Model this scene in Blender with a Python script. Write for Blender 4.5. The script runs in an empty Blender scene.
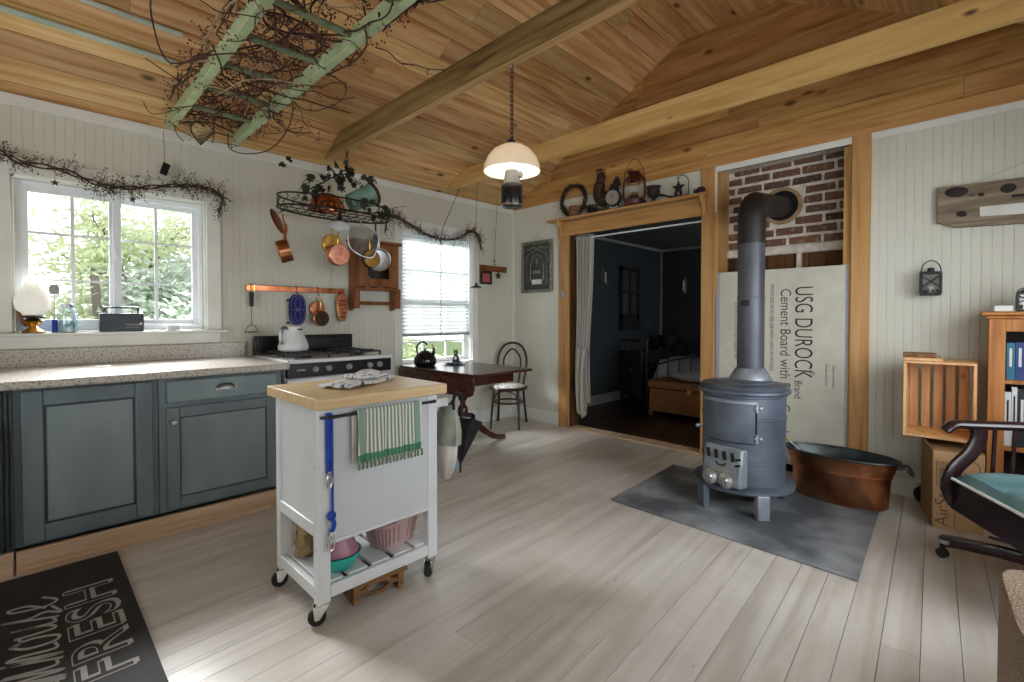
import bpy, bmesh, math, random
from math import sin, cos, pi, radians as R
from mathutils import Vector as V, Matrix as MX

S = bpy.context.scene
COL = S.collection
# ---------------------------------------------------------------- camera, world, light, exposure
def look_cam():
    cd = bpy.data.cameras.new('camera'); c = bpy.data.objects.new('camera', cd); COL.objects.link(c)
    cd.sensor_fit = 'HORIZONTAL'; cd.sensor_width = 36.0
    cd.lens = 477.0 / 1024.0 * 36.0
    cd.shift_y = -15.7 / 1024.0
    cd.clip_start = 0.02; cd.clip_end = 200
    a = math.atan2(468, 477)
    c.location = (0, 0, 1.2)
    c.rotation_euler = (R(90 - 1.0), 0, a - pi / 2)
    S.camera = c
look_cam()

W = bpy.data.worlds.new('overcast_sky'); S.world = W; W.use_nodes = True
def world():
    n = W.node_tree.nodes; l = W.node_tree.links; n.clear()
    o = n.new('ShaderNodeOutputWorld'); b = n.new('ShaderNodeBackground')
    tc = n.new('ShaderNodeTexCoord'); ns = n.new('ShaderNodeTexNoise'); ns.inputs['Scale'].default_value = 2.2
    rp = n.new('ShaderNodeValToRGB')
    rp.color_ramp.elements[0].color = (0.86, 0.92, 1.0, 1); rp.color_ramp.elements[1].color = (1.0, 0.99, 0.96, 1)
    l.new(tc.outputs['Generated'], ns.inputs['Vector']); l.new(ns.outputs['Fac'], rp.inputs['Fac'])
    l.new(rp.outputs['Color'], b.inputs['Color']); b.inputs['Strength'].default_value = 2.6
    l.new(b.outputs['Background'], o.inputs['Surface'])
world()

def area(name, loc, target, sx, sy, power, col):
    d = bpy.data.lights.new(name, 'AREA'); d.shape = 'RECTANGLE'; d.size = sx; d.size_y = sy
    d.energy = power; d.color = col
    o = bpy.data.objects.new(name, d); COL.objects.link(o); o.location = loc
    o.rotation_euler = (V(target) - V(loc)).to_track_quat('-Z', 'Y').to_euler()
    return o
# daylight through the windows of the walls behind the camera and of the next room
area('daylight_front_window', (0.55, -0.99, 1.35), (4.0, 0.7, 0.7), 1.5, 1.25, 20, (0.88, 0.94, 1.0)).data.spread = R(118)
area('daylight_front_window', (2.45, -0.99, 1.35), (3.6, 1.6, 0.3), 1.3, 1.25, 24, (0.87, 0.93, 1.0)).data.spread = R(118)
area('daylight_left_window', (-1.66, 1.6, 1.35), (0.0, 2.7, 3.0), 1.7, 1.25, 17, (0.96, 0.98, 1.0)).data.spread = R(130)
# added lamp out of view, boosts sky light through the kitchen-side windows
area('added_sky_lamp', (1.6, 6.6, 3.6), (1.6, 3.9, 1.6), 5.0, 1.4, 3000, (0.97, 0.985, 1.0))
for nm_, lo_, sx_, sz_ in (('portal_kitchen_window', (0.435, 4.16, 1.57), 0.98, 0.92), ('portal_far_window', (3.01, 4.16, 1.39), 0.9, 1.32)):
    p_ = area(nm_, lo_, (lo_[0], 0, lo_[2]), sx_, sz_, 1, (1, 1, 1)); p_.data.cycles.is_portal = True
area('daylight_bedroom_window', (6.5, -0.46, 1.5), (6.3, 3, 0.7), 0.9, 1.0, 11, (0.93, 0.97, 1.0))
S.view_settings.view_transform = 'Standard'
S.view_settings.look = 'None'
S.view_settings.gamma = 1.0
S.view_settings.use_curve_mapping = False
S.view_settings.exposure = -0.1
S.cycles.use_denoising = True
S.cycles.max_bounces = 10
S.cycles.diffuse_bounces = 6
S.cycles.sample_clamp_indirect = 6.0
S.cycles.caustics_reflective = False
S.cycles.caustics_refractive = False

# ---------------------------------------------------------------- materials
def H(s):
    c = []
    for i in (0, 2, 4):
        v = int(s[i:i + 2], 16) / 255.0
        c.append(v / 12.92 if v <= 0.04045 else ((v + 0.055) / 1.055) ** 2.4)
    return (c[0], c[1], c[2], 1)
def mk(name):
    m = bpy.data.materials.new(name); m.use_nodes = True
    n = m.node_tree.nodes; return m, n, m.node_tree.links, n['Principled BSDF']
def mixc(n, l, fac, a, b, mode='MIX'):
    x = n.new('ShaderNodeMix'); x.data_type = 'RGBA'; x.blend_type = mode
    for k, v in ((0, fac), (6, a), (7, b)):
        if hasattr(v, 'links'): l.new(v, x.inputs[k])
        else: x.inputs[k].default_value = v
    return x.outputs[2]
def mth(n, l, op, a, b=0.0, c=0.0):
    x = n.new('ShaderNodeMath'); x.operation = op
    for k, v in ((0, a), (1, b), (2, c)):
        if hasattr(v, 'links'): l.new(v, x.inputs[k])
        else: x.inputs[k].default_value = v
    return x.outputs[0]
def mat(name, c1, c2=None, rough=0.5, metal=0.0, scale=6.0, st=(1, 1, 1), bump=0.0, bscale=None, spec=0.5, lo=0.35, hi=0.65, emit=0.0, alpha=None, trans=0.0, detail=4.0):
    m, n, l, b = mk(name)
    b.inputs['Roughness'].default_value = rough; b.inputs['Metallic'].default_value = metal
    b.inputs['Specular IOR Level'].default_value = spec
    tc = n.new('ShaderNodeTexCoord'); mp = n.new('ShaderNodeMapping'); mp.inputs['Scale'].default_value = st
    l.new(tc.outputs['Object'], mp.inputs['Vector'])
    ns = n.new('ShaderNodeTexNoise'); ns.inputs['Scale'].default_value = scale; ns.inputs['Detail'].default_value = detail
    l.new(mp.outputs['Vector'], ns.inputs['Vector'])
    if c2 is None: c2 = c1
    rp = n.new('ShaderNodeValToRGB'); rp.color_ramp.elements[0].position = lo; rp.color_ramp.elements[1].position = hi
    rp.color_ramp.elements[0].color = H(c1); rp.color_ramp.elements[1].color = H(c2)
    l.new(ns.outputs['Fac'], rp.inputs['Fac']); l.new(rp.outputs['Color'], b.inputs['Base Color'])
    if bump:
        n2 = n.new('ShaderNodeTexNoise'); n2.inputs['Scale'].default_value = bscale or scale * 4; n2.inputs['Detail'].default_value = 3
        l.new(mp.outputs['Vector'], n2.inputs['Vector'])
        bp = n.new('ShaderNodeBump'); bp.inputs['Strength'].default_value = bump; bp.inputs['Distance'].default_value = 0.01
        l.new(n2.outputs['Fac'], bp.inputs['Height']); l.new(bp.outputs['Normal'], b.inputs['Normal'])
    if emit:
        b.inputs['Emission Color'].default_value = H(c2); b.inputs['Emission Strength'].default_value = emit
    if trans: b.inputs['Transmission Weight'].default_value = trans
    if alpha is not None: b.inputs['Alpha'].default_value = alpha
    return m
def pine(name, light, mid, dark, axis=0, knots=1.0, rough=0.5, vary=0.35, scale=1.0, knotcol='3a1c0c', rot=0.0, spec=0.35, stain=0.0):
    """boards: grain along one axis, knots, a shade of its own for every board"""
    m, n, l, b = mk(name); b.inputs['Roughness'].default_value = rough; b.inputs['Specular IOR Level'].default_value = spec
    tc = n.new('ShaderNodeTexCoord'); geo = n.new('ShaderNodeNewGeometry')
    rnd = geo.outputs['Random Per Island']
    src = tc.outputs['Object']
    if rot:
        mr = n.new('ShaderNodeMapping'); mr.inputs['Rotation'].default_value = (0, 0, -rot); l.new(src, mr.inputs['Vector']); src = mr.outputs['Vector']
    off = n.new('ShaderNodeCombineXYZ')
    for k in range(3): l.new(mth(n, l, 'MULTIPLY', rnd, (17.0, 31.0, 23.0)[k]), off.inputs[k])
    ad = n.new('ShaderNodeVectorMath'); ad.operation = 'ADD'; l.new(src, ad.inputs[0]); l.new(off.outputs[0], ad.inputs[1])
    mp = n.new('ShaderNodeMapping'); s = [11.0 * scale] * 3; s[axis] = 0.8 * scale; mp.inputs['Scale'].default_value = s
    l.new(ad.outputs[0], mp.inputs['Vector'])
    ns = n.new('ShaderNodeTexNoise'); ns.inputs['Scale'].default_value = 1.6; ns.inputs['Detail'].default_value = 5; ns.inputs['Distortion'].default_value = 0.6
    l.new(mp.outputs['Vector'], ns.inputs['Vector'])
    rp = n.new('ShaderNodeValToRGB'); e = rp.color_ramp.elements
    e[0].position = 0.3; e[0].color = H(dark); e[1].position = 0.72; e[1].color = H(light)
    x = e.new(0.5); x.color = H(mid)
    l.new(ns.outputs['Fac'], rp.inputs['Fac']); c = rp.outputs['Color']
    # per board shade
    hv = n.new('ShaderNodeHueSaturation'); l.new(c, hv.inputs['Color'])
    l.new(mth(n, l, 'MULTIPLY_ADD', rnd, vary, 1.0 - vary * 0.55), hv.inputs['Value'])
    l.new(mth(n, l, 'MULTIPLY_ADD', mth(n, l, 'FRACT', mth(n, l, 'MULTIPLY', rnd, 7.3)), 0.016, 0.492), hv.inputs['Hue'])
    c = hv.outputs['Color']
    if knots:
        mk2 = n.new('ShaderNodeMapping'); s = [6.2 * scale] * 3; s[axis] = 3.0 * scale; mk2.inputs['Scale'].default_value = s
        l.new(ad.outputs[0], mk2.inputs['Vector'])
        vo = n.new('ShaderNodeTexVoronoi'); vo.inputs['Scale'].default_value = 1.0; l.new(mk2.outputs['Vector'], vo.inputs['Vector'])
        r2 = n.new('ShaderNodeValToRGB'); q = r2.color_ramp.elements
        q[0].position = 0.06 * knots; q[0].color = (1, 1, 1, 1); q[1].position = 0.15 * knots; q[1].color = (0, 0, 0, 1)
        l.new(vo.outputs['Distance'], r2.inputs['Fac'])
        sep = n.new('ShaderNodeSeparateColor'); l.new(vo.outputs['Color'], sep.inputs[0])
        keep = mth(n, l, 'GREATER_THAN', sep.outputs[0], 0.28)
        c = mixc(n, l, mth(n, l, 'MULTIPLY', mth(n, l, 'MULTIPLY', r2.outputs['Color'], keep), 0.85), c, H(knotcol))
    if stain:
        n3 = n.new('ShaderNodeTexNoise'); n3.inputs['Scale'].default_value = 1.3; n3.inputs['Detail'].default_value = 5; l.new(src, n3.inputs['Vector'])
        r3 = n.new('ShaderNodeValToRGB'); r3.color_ramp.elements[0].position = 0.5; r3.color_ramp.elements[1].position = 0.75
        l.new(n3.outputs['Fac'], r3.inputs['Fac'])
        c = mixc(n, l, mth(n, l, 'MULTIPLY', r3.outputs['Color'], stain), c, H('8d7a63'))
    l.new(c, b.inputs['Base Color'])
    bp = n.new('ShaderNodeBump'); bp.inputs['Strength'].default_value = 0.12; bp.inputs['Distance'].default_value = 0.004
    l.new(ns.outputs['Fac'], bp.inputs['Height']); l.new(bp.outputs['Normal'], b.inputs['Normal'])
    return m
def brickmat():
    m, n, l, b = mk('brick_face'); b.inputs['Roughness'].default_value = 0.9
    geo = n.new('ShaderNodeNewGeometry'); tc = n.new('ShaderNodeTexCoord')
    rp = n.new('ShaderNodeValToRGB'); e = rp.color_ramp.elements
    e[0].position = 0.0; e[0].color = H('38302c'); e[1].position = 1.0; e[1].color = H('5f4539')
    for p, c in ((0.25, '6b4c3b'), (0.5, '57473c'), (0.75, '77513a')):
        x = e.new(p); x.color = H(c)
    l.new(geo.outputs['Random Per Island'], rp.inputs['Fac'])
    ns = n.new('ShaderNodeTexNoise'); ns.inputs['Scale'].default_value = 28; ns.inputs['Detail'].default_value = 5
    l.new(tc.outputs['Object'], ns.inputs['Vector'])
    r2 = n.new('ShaderNodeValToRGB'); r2.color_ramp.elements[0].position = 0.55; r2.color_ramp.elements[1].position = 0.72
    l.new(ns.outputs['Fac'], r2.inputs['Fac'])
    l.new(mixc(n, l, mth(n, l, 'MULTIPLY', r2.outputs['Color'], 0.55), rp.outputs['Color'], H('a79a8b')), b.inputs['Base Color'])
    bp = n.new('ShaderNodeBump'); bp.inputs['Strength'].default_value = 0.6; bp.inputs['Distance'].default_value = 0.01
    l.new(ns.outputs['Fac'], bp.inputs['Height']); l.new(bp.outputs['Normal'], b.inputs['Normal'])
    return m
def glass(name, col='ffffff', rough=0.02, alpha=0.12):
    m, n, l, b = mk(name); n.remove(b)
    o = [x for x in n if x.type == 'OUTPUT_MATERIAL'][0]
    t = n.new('ShaderNodeBsdfTransparent'); t.inputs[0].default_value = H(col)
    g = n.new('ShaderNodeBsdfGlossy'); g.inputs['Roughness'].default_value = rough
    fr = n.new('ShaderNodeFresnel'); fr.inputs['IOR'].default_value = 1.45
    mx = n.new('ShaderNodeMixShader'); l.new(mth(n, l, 'MULTIPLY_ADD', fr.outputs[0], 0.35, alpha * 0.1), mx.inputs[0])
    l.new(t.outputs[0], mx.inputs[1]); l.new(g.outputs[0], mx.inputs[2]); l.new(mx.outputs[0], o.inputs['Surface'])
    return m
def cloth_trans(name, col, tcol, fac=0.5, rough=0.9):
    m, n, l, b = mk(name); b.inputs['Base Color'].default_value = H(col); b.inputs['Roughness'].default_value = rough
    tc = n.new('ShaderNodeTexCoord'); ns = n.new('ShaderNodeTexNoise'); ns.inputs['Scale'].default_value = 5
    l.new(tc.outputs['Object'], ns.inputs['Vector'])
    l.new(mixc(n, l, ns.outputs['Fac'], H(col), H(tcol)), b.inputs['Base Color'])
    o = [x for x in n if x.type == 'OUTPUT_MATERIAL'][0]
    t = n.new('ShaderNodeBsdfTranslucent'); t.inputs[0].default_value = H(tcol)
    mx = n.new('ShaderNodeMixShader'); mx.inputs[0].default_value = fac
    l.new(b.outputs[0], mx.inputs[1]); l.new(t.outputs[0], mx.inputs[2]); l.new(mx.outputs[0], o.inputs['Surface'])
    return m
def stripes(name, axis, freq, stops, rough=0.9, bump=0.0, offs=0.0):
    """woven stripes along one object axis; stops = [(pos, hex)] constant ramp over one period"""
    m, n, l, b = mk(name); b.inputs['Roughness'].default_value = rough
    tc = n.new('ShaderNodeTexCoord'); sp = n.new('ShaderNodeSeparateXYZ'); l.new(tc.outputs['Object'], sp.inputs[0])
    f = mth(n, l, 'FRACT', mth(n, l, 'MULTIPLY_ADD', sp.outputs[axis], freq, offs + 50.0))
    rp = n.new('ShaderNodeValToRGB'); rp.color_ramp.interpolation = 'CONSTANT'; e = rp.color_ramp.elements
    e[0].position = stops[0][0]; e[0].color = H(stops[0][1]); e[1].position = stops[1][0]; e[1].color = H(stops[1][1])
    for p, c in stops[2:]:
        x = e.new(p); x.color = H(c)
    l.new(f, rp.inputs['Fac']); l.new(rp.outputs['Color'], b.inputs['Base Color'])
    return m
def towelmat():
    """cream towel with green stripes, green side bands and a green band near the hem (object z is measured from the bar, down)"""
    m, n, l, b = mk('striped_towel'); b.inputs['Roughness'].default_value = 0.95
    tc = n.new('ShaderNodeTexCoord'); sp = n.new('ShaderNodeSeparateXYZ'); l.new(tc.outputs['Object'], sp.inputs[0])
    x, z = sp.outputs[0], sp.outputs[2]
    st = mth(n, l, 'GREATER_THAN', mth(n, l, 'FRACT', mth(n, l, 'MULTIPLY', x, 60.0)), 0.5)
    side = mth(n, l, 'MAXIMUM', mth(n, l, 'MULTIPLY', mth(n, l, 'LESS_THAN', x, 0.040), mth(n, l, 'GREATER_THAN', x, 0.014)), mth(n, l, 'MULTIPLY', mth(n, l, 'GREATER_THAN', x, 0.275), mth(n, l, 'LESS_THAN', x, 0.305)))
    band = mth(n, l, 'MULTIPLY', mth(n, l, 'LESS_THAN', z, -0.172), mth(n, l, 'GREATER_THAN', z, -0.202))
    inside = mth(n, l, 'MULTIPLY', mth(n, l, 'GREATER_THAN', x, 0.040), mth(n, l, 'LESS_THAN', x, 0.28))
    st = mth(n, l, 'MULTIPLY', st, inside)
    c = mixc(n, l, mth(n, l, 'MULTIPLY', st, 0.85), H('d6d5c9'), H('56776c'))
    c = mixc(n, l, mth(n, l, 'MULTIPLY', side, 0.75), c, H('4a8573'))
    c = mixc(n, l, mth(n, l, 'MULTIPLY', band, 0.85), c, H('14714f'))
    l.new(c, b.inputs['Base Color'])
    ns = n.new('ShaderNodeTexNoise'); ns.inputs['Scale'].default_value = 260; l.new(tc.outputs['Object'], ns.inputs['Vector'])
    bp = n.new('ShaderNodeBump'); bp.inputs['Strength'].default_value = 0.3; bp.inputs['Distance'].default_value = 0.003
    l.new(ns.outputs['Fac'], bp.inputs['Height']); l.new(bp.outputs['Normal'], b.inputs['Normal'])
    return m
def weavemat(name, c1, c2, s=60.0, axis_a=0, axis_b=2, rough=0.8, bump=0.8):
    m, n, l, b = mk(name); b.inputs['Roughness'].default_value = rough
    tc = n.new('ShaderNodeTexCoord'); sp = n.new('ShaderNodeSeparateXYZ'); l.new(tc.outputs['Object'], sp.inputs[0])
    u = mth(n, l, 'SINE', mth(n, l, 'MULTIPLY', mth(n, l, 'ADD', sp.outputs[axis_a], sp.outputs[1] if axis_a == 0 else 0.0), s))
    v = mth(n, l, 'SINE', mth(n, l, 'MULTIPLY', sp.outputs[axis_b], s * 1.6))
    f = mth(n, l, 'MULTIPLY_ADD', mth(n, l, 'MULTIPLY', u, v), 0.5, 0.5)
    ns = n.new('ShaderNodeTexNoise'); ns.inputs['Scale'].default_value = 9; l.new(tc.outputs['Object'], ns.inputs['Vector'])
    l.new(mixc(n, l, mth(n, l, 'MULTIPLY', f, mth(n, l, 'ADD', ns.outputs['Fac'], 0.35)), H(c1), H(c2)), b.inputs['Base Color'])
    bp = n.new('ShaderNodeBump'); bp.inputs['Strength'].default_value = bump; bp.inputs['Distance'].default_value = 0.006
    l.new(f, bp.inputs['Height']); l.new(bp.outputs['Normal'], b.inputs['Normal'])
    return m

M = {}
M['ceil'] = pine('ceiling_pine', 'dcbc8d', 'c99e6a', 'a77644', 0, 1.15, 0.5, 0.42)
M['gable'] = pine('gable_pine', 'cba46c', 'b58850', '906333', 1, 1.15, 0.5, 0.40)
M['trimwood'] = pine('pine_trim', 'cda56c', 'bf945a', 'a37943', 2, 0.55, 0.5, 0.12)
M['trimwoodY'] = pine('pine_trim_level', 'cda56c', 'bf945a', 'a37943', 1, 0.5, 0.5, 0.12)
M['beamold'] = pine('weathered_beam', '988355', '7f6a3e', '4a391c', 1, 0.9, 0.8, 0.05, 1.2, '2a1a0c')
M['beamnew'] = pine('fresh_beam', 'd9b97a', 'cba967', 'b59050', 1, 0.7, 0.6, 0.05)
M['floor'] = pine('whitewashed_floor', 'd6d2cb', 'cac5bd', 'b6aea2', 0, 0.16, 0.28, 0.06, 0.7, '4a3a2a', R(3.0), 0.5, 0.6)
M['darkfloor'] = pine('dark_floor', '4d3526', '3b281c', '281a12', 0, 0, 0.35, 0.3)
M['white'] = mat('white_paint', 'd6d7cc', 'dddfd6', 0.5, scale=3)
M['wall'] = mat('cream_wall_paint', 'cbcabc', 'd3d2c5', 0.6, scale=1.5)
M['trimw'] = mat('white_trim_paint', 'dadbd4', 'e2e4de', 0.45, scale=4)
M['vinyl'] = mat('white_vinyl', 'dfe4e8', 'e6eaee', 0.4)
M['blue'] = mat('dark_blue_wall', '2f353a', '343b40', 0.7, scale=2)
M['greyceil'] = mat('grey_ceiling_paint', '62666a', '6b6f72', 0.8, scale=2)
M['gap'] = mat('dark_gap', '2a2018', '30261c', 0.9)
M['cab'] = mat('blue_grey_cabinet_paint', '5b686e', '748287', 0.36, scale=3.0, st=(2.5, 2.5, 0.6), bump=0.08, lo=0.25, hi=0.75)
M['cabp'] = mat('worn_cabinet_panel_paint', '6d7c82', '8f9d9d', 0.36, scale=2.2, st=(1.6, 1.6, 0.7), bump=0.06, lo=0.25, hi=0.75)
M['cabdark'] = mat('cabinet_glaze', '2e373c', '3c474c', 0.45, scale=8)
M['stone'] = mat('speckled_laminate', '8d8476', 'bfbab0', 0.22, scale=85, bump=0.03, lo=0.36, hi=0.52, detail=8)
M['rawpine'] = pine('raw_pine', 'd6bfa6', 'c6aa8c', 'a98767', 0, 0.6, 0.6, 0.2)
M['enamel'] = mat('white_enamel', 'd5d9dc', 'dfe2e4', 0.22, scale=3)
M['black'] = mat('black_enamel', '101113', '17181a', 0.25, scale=6)
M['blackm'] = mat('black_iron', '15161a', '232428', 0.55, scale=14, bump=0.15)
M['wire'] = mat('dark_bronze_wire', '1d1712', '2c241b', 0.5, 0.4, scale=20)
M['chrome'] = mat('chrome', 'c9c9c6', 'd6d6d3', 0.18, 1.0)
M['steel'] = mat('brushed_steel', '9a9b9c', 'b8b9ba', 0.35, 1.0, scale=30)
M['brass'] = mat('brass', 'c79a4a', 'd9b468', 0.28, 1.0, scale=12)
M['copper'] = mat('copper', '9a5335', 'c98560', 0.26, 1.0, scale=9, bump=0.06)
M['coppers'] = mat('tarnished_copper', '95563a', 'd89a6e', 0.3, 1.0, scale=6, bump=0.15, lo=0.3, hi=0.7)
M['copperpink'] = mat('hammered_pink_copper', 'b9755a', 'dca08a', 0.35, 1.0, scale=25, bump=0.3)
M['tinned'] = mat('blackened_tin', '2b3130', '4a504e', 0.4, 0.7, scale=7)
M['butcher'] = pine('butcher_block', 'dfcaa0', 'd6be91', 'caad7b', 0, 0, 0.35, 0.1, 1.5)
M['cartw'] = mat('white_cart_paint', 'd3d6d8', 'dbdee0', 0.35, scale=4)
M['cartpanel'] = mat('grey_white_panel', 'c3c8ca', 'cbd0d2', 0.4, scale=2)
M['rubber'] = mat('black_rubber', '141414', '1c1c1c', 0.6)
M['strap'] = mat('blue_webbing', '12328a', '1c4ab8', 0.7, scale=50, bump=0.2)
M['navy'] = mat('navy_quilted_cotton', '1a2260', '232c74', 0.9, scale=30, bump=0.3)
M['pink'] = mat('pink_plastic', 'a98b8b', 'b79a99', 0.45)
M['pinkb'] = mat('mauve_plastic', '9a6678', 'a87488', 0.35)
M['teal'] = mat('teal_plastic', '1f9f95', '2ab3a6', 0.35)
M['paper'] = mat('brown_paper', '98805c', 'b39a72', 0.85, scale=10, bump=0.4)
M['oldwood'] = pine('old_brown_wood', '97734a', '7d5b36', '553a20', 0, 0.4, 0.7, 0.2, 1.6)
M['mahog'] = pine('mahogany', '532318', '431b13', '2b100b', 0, 0, 0.22, 0.08, 1.2, spec=0.5)
M['bent'] = mat('dark_bentwood', '21140f', '33201a', 0.35, scale=8)
M['seatfab'] = mat('grey_patterned_fabric', '8f938c', 'c9c9c0', 0.9, scale=26, lo=0.42, hi=0.58)
M['stove'] = mat('grey_blue_stove_iron', '454c58', '5d6571', 0.46, 0.25, scale=5, bump=0.08, bscale=40)
M['stovel'] = mat('worn_grey_iron', '767d86', '979da4', 0.45, 0.4, scale=10, bump=0.15)
M['pipe'] = mat('galvanised_grey_pipe', '44454b', '595b63', 0.48, 0.35, scale=6, st=(1, 1, 0.3))
M['pipeb'] = mat('sooty_black_pipe', '191615', '26211f', 0.5, 0.2, scale=5)
M['slate'] = mat('slate_board', '4d5257', 'a2a6a9', 0.6, scale=3.2, bump=0.25, lo=0.42, hi=0.80, detail=10)
M['cement'] = mat('cement_board', 'c3c0b0', 'cdcabb', 0.85, scale=7, bump=0.06)
M['cementedge'] = mat('cement_board_edge', '98a2ae', 'aab3bc', 0.9, scale=60, bump=0.3)
M['ink'] = mat('black_ink', '20211f', '262724', 0.8)
M['mortar'] = mat('old_mortar', 'c2b9ac', 'ddd4c8', 0.95, scale=22, bump=0.6)
M['brick'] = brickmat()
M['clay'] = mat('clay_thimble', '8b6e51', 'a08563', 0.9, scale=16)
M['soot'] = mat('soot', '080706', '0d0b0a', 0.95)
M['darkboard'] = pine('dark_lath', '6e4a2c', '583819', '3c250f', 2, 0.4, 0.8, 0.4)
M['crate'] = pine('pine_crate', 'e2ba88', 'd3a46e', 'b3824b', 2, 0.7, 0.6, 0.25)
M['card'] = mat('cardboard', 'b08b63', 'c09a70', 0.85, scale=4)
M['cardd'] = mat('cardboard_inside', '86653f', '94724b', 0.85, scale=6)
M['oak'] = pine('oak_bookcase', 'c0884b', 'b0773b', '8c5a28', 2, 0, 0.45, 0.1, 1.6)
M['chairw'] = mat('dark_mahogany_varnish', '1e1012', '33201f', 0.22, scale=5, st=(1, 1, 1))
M['velvet'] = mat('teal_velvet', '4f757a', '87a9aa', 0.75, scale=5, bump=0.15, lo=0.35, hi=0.7)
M['nail'] = mat('white_braid', 'c4c6c2', 'd6d8d4', 0.7)
M['pillow'] = mat('cream_printed_cotton', '6e675c', 'cfc9bb', 0.9, scale=16, lo=0.42, hi=0.5)
M['knit'] = mat('beige_woven_fabric', '7d6a57', 'ab9781', 0.95, scale=150, bump=1.0, bscale=170, detail=2)
M['iron'] = mat('grey_black_iron', '2c3136', '4a5057', 0.4, 0.5, scale=12)
M['mat'] = mat('black_foam_mat', '1e1c1b', '2a2827', 0.7, scale=6, bump=0.1, bscale=150)
M['matink'] = mat('grey_print', '9d9b96', 'aaa8a3', 0.7)
M['leaf'] = mat('dark_ivy_leaf', '10170e', '202a1a', 0.6, scale=30)
M['twig'] = mat('brown_twig', '2c1c13', '4a3325', 0.85, scale=20)
M['twigl'] = mat('pale_twig', '8a7156', 'a58b6c', 0.85, scale=20)
M['berry'] = mat('dark_red_berry', '4a1a18', '6d2b26', 0.6, scale=40)
M['greybud'] = mat('grey_brown_bud', '3a3129', '5b5048', 0.8, scale=40)
M['green'] = mat('pale_green_paint', '93a47d', 'b6c49b', 0.6, scale=9, bump=0.1, lo=0.3, hi=0.7)
M['greend'] = mat('old_green_paint', '5d6b4a', '788563', 0.7, scale=9)
M['palelath'] = mat('pale_grey_green_lath', 'a9b9ae', 'bccabf', 0.5, scale=7)
M['opal'] = cloth_trans('opal_glass', 'efe8dc', 'fff6e6', 0.45, 0.2)
M['glass'] = glass('clear_glass')
M['jarglass'] = glass('jar_glass', 'f2f7f8', 0.05, 1.6)
M['grey'] = mat('grey_metal_paint', '8d8f8a', '9c9e99', 0.5)
M['cabw'] = pine('honey_pine_cabinet', '96643a', '82522c', '62391b', 2, 0.4, 0.45, 0.1)
M['dark'] = mat('dark_brown', '1c1310', '261a15', 0.7)  # very dark brown shared by ornaments and back panels
M['verdi'] = mat('verdigris_tin', '5f8376', '83a394', 0.6, scale=9)
M['silverpot'] = mat('tin_plate', 'a4a6a6', 'c4c6c6', 0.3, 0.9, scale=12)
M['frame'] = mat('pewter_frame', '6d6f66', '8f9186', 0.4, 0.6, scale=30, bump=0.4)
M['picture'] = mat('dark_print', '2c3330', '46504b', 0.5, scale=24, lo=0.4, hi=0.7)
M['dial'] = mat('aged_clock_dial', '8d867c', 'a59e93', 0.6, scale=12)
M['paperw'] = mat('off_white_paper', 'cfcfc8', 'dcdcd6', 0.8)
M['rust'] = mat('rusty_tin', '33221a', '4d3425', 0.7, 0.3, scale=18)
M['reden'] = mat('dark_red_enamel', '3d100e', '521614', 0.4, scale=12)
M['weather'] = pine('weathered_plank', '9a8e7d', '857863', '5c5142', 1, 0.8, 0.85, 0.1, 1.4, '2d2018')
M['wovencane'] = weavemat('wicker', '7a5230', 'c08c5a', 110.0, 1, 2, 0.8, 1.0)
M['sheet'] = mat('grey_white_bedding', 'a9b3bb', 'c2cad0', 0.9, scale=9)
M['floral'] = mat('floral_cotton', '6f7479', 'd7d5d0', 0.9, scale=18, lo=0.45, hi=0.55)
M['greenb'] = mat('green_blanket', '3f5445', '4e6453', 0.95, scale=30, bump=0.3)
M['curtain'] = cloth_trans('greige_curtain', 'b9b2a9', 'cdc7bf', 0.25)
M['blind'] = cloth_trans('white_cellular_blind', 'dce3e7', 'e8eef1', 0.13)
M['bagw'] = mat('printed_bag_fabric', 'b7b2aa', 'cfcbc4', 0.8, scale=8)
M['bagg'] = mat('sage_fabric', '8e9588', '9fa699', 0.9, scale=14, bump=0.2)
M['blackfab'] = mat('black_fabric', '101012', '1b1b1e', 0.9, scale=14)
M['sky_blue'] = mat('blue_patch', '3f7fae', '5293bf', 0.7)
M['red'] = mat('faded_red', 'a0504c', 'b4605a', 0.7)
M['news'] = mat('printed_tea_towel', '3c4668', 'dcdee2', 0.9, scale=26, st=(1, 2.6, 1), lo=0.40, hi=0.46)
M['kettle'] = mat('black_speckled_enamel', '0d0d0f', '15151a', 0.12, scale=30)
M['china'] = mat('blue_white_china', '6f86a8', 'd0d6dc', 0.2, scale=30, lo=0.42, hi=0.55)
M['milk'] = cloth_trans('white_milk_glass', 'f0efec', 'faf9f6', 0.55, 0.2)
M['jarblue'] = mat('blue_glass_beads', '79b5c6', 'c3e2e8', 0.4, scale=60)
M['radio'] = mat('dark_grey_radio', '2a313a', '39424d', 0.45)
M['bookb'] = mat('teal_book_cloth', '1e5e78', '2a7391', 0.5)
M['bookn'] = mat('navy_book_cloth', '1c2e66', '2a4380', 0.5)
M['bookw'] = mat('white_book_cover', 'c9cbca', 'd5d7d6', 0.5)
M['bookk'] = mat('black_book_cover', '16181b', '202327', 0.5)
M['bookg'] = mat('lime_book_cover', '8fae3c', 'a0bf4c', 0.5)
M['bark'] = mat('tree_bark', '4b443d', '5f564d', 0.95, scale=9, bump=0.5)
M['foliage'] = cloth_trans('spring_leaves', 'bcc59e', 'd3dcb8', 0.5)
M['foliage2'] = cloth_trans('grey_green_leaves', 'a6b4a6', 'c3cec2', 0.5)
M['lawn'] = mat('lawn', '566b3c', '6f8552', 0.95, scale=3)

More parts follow.
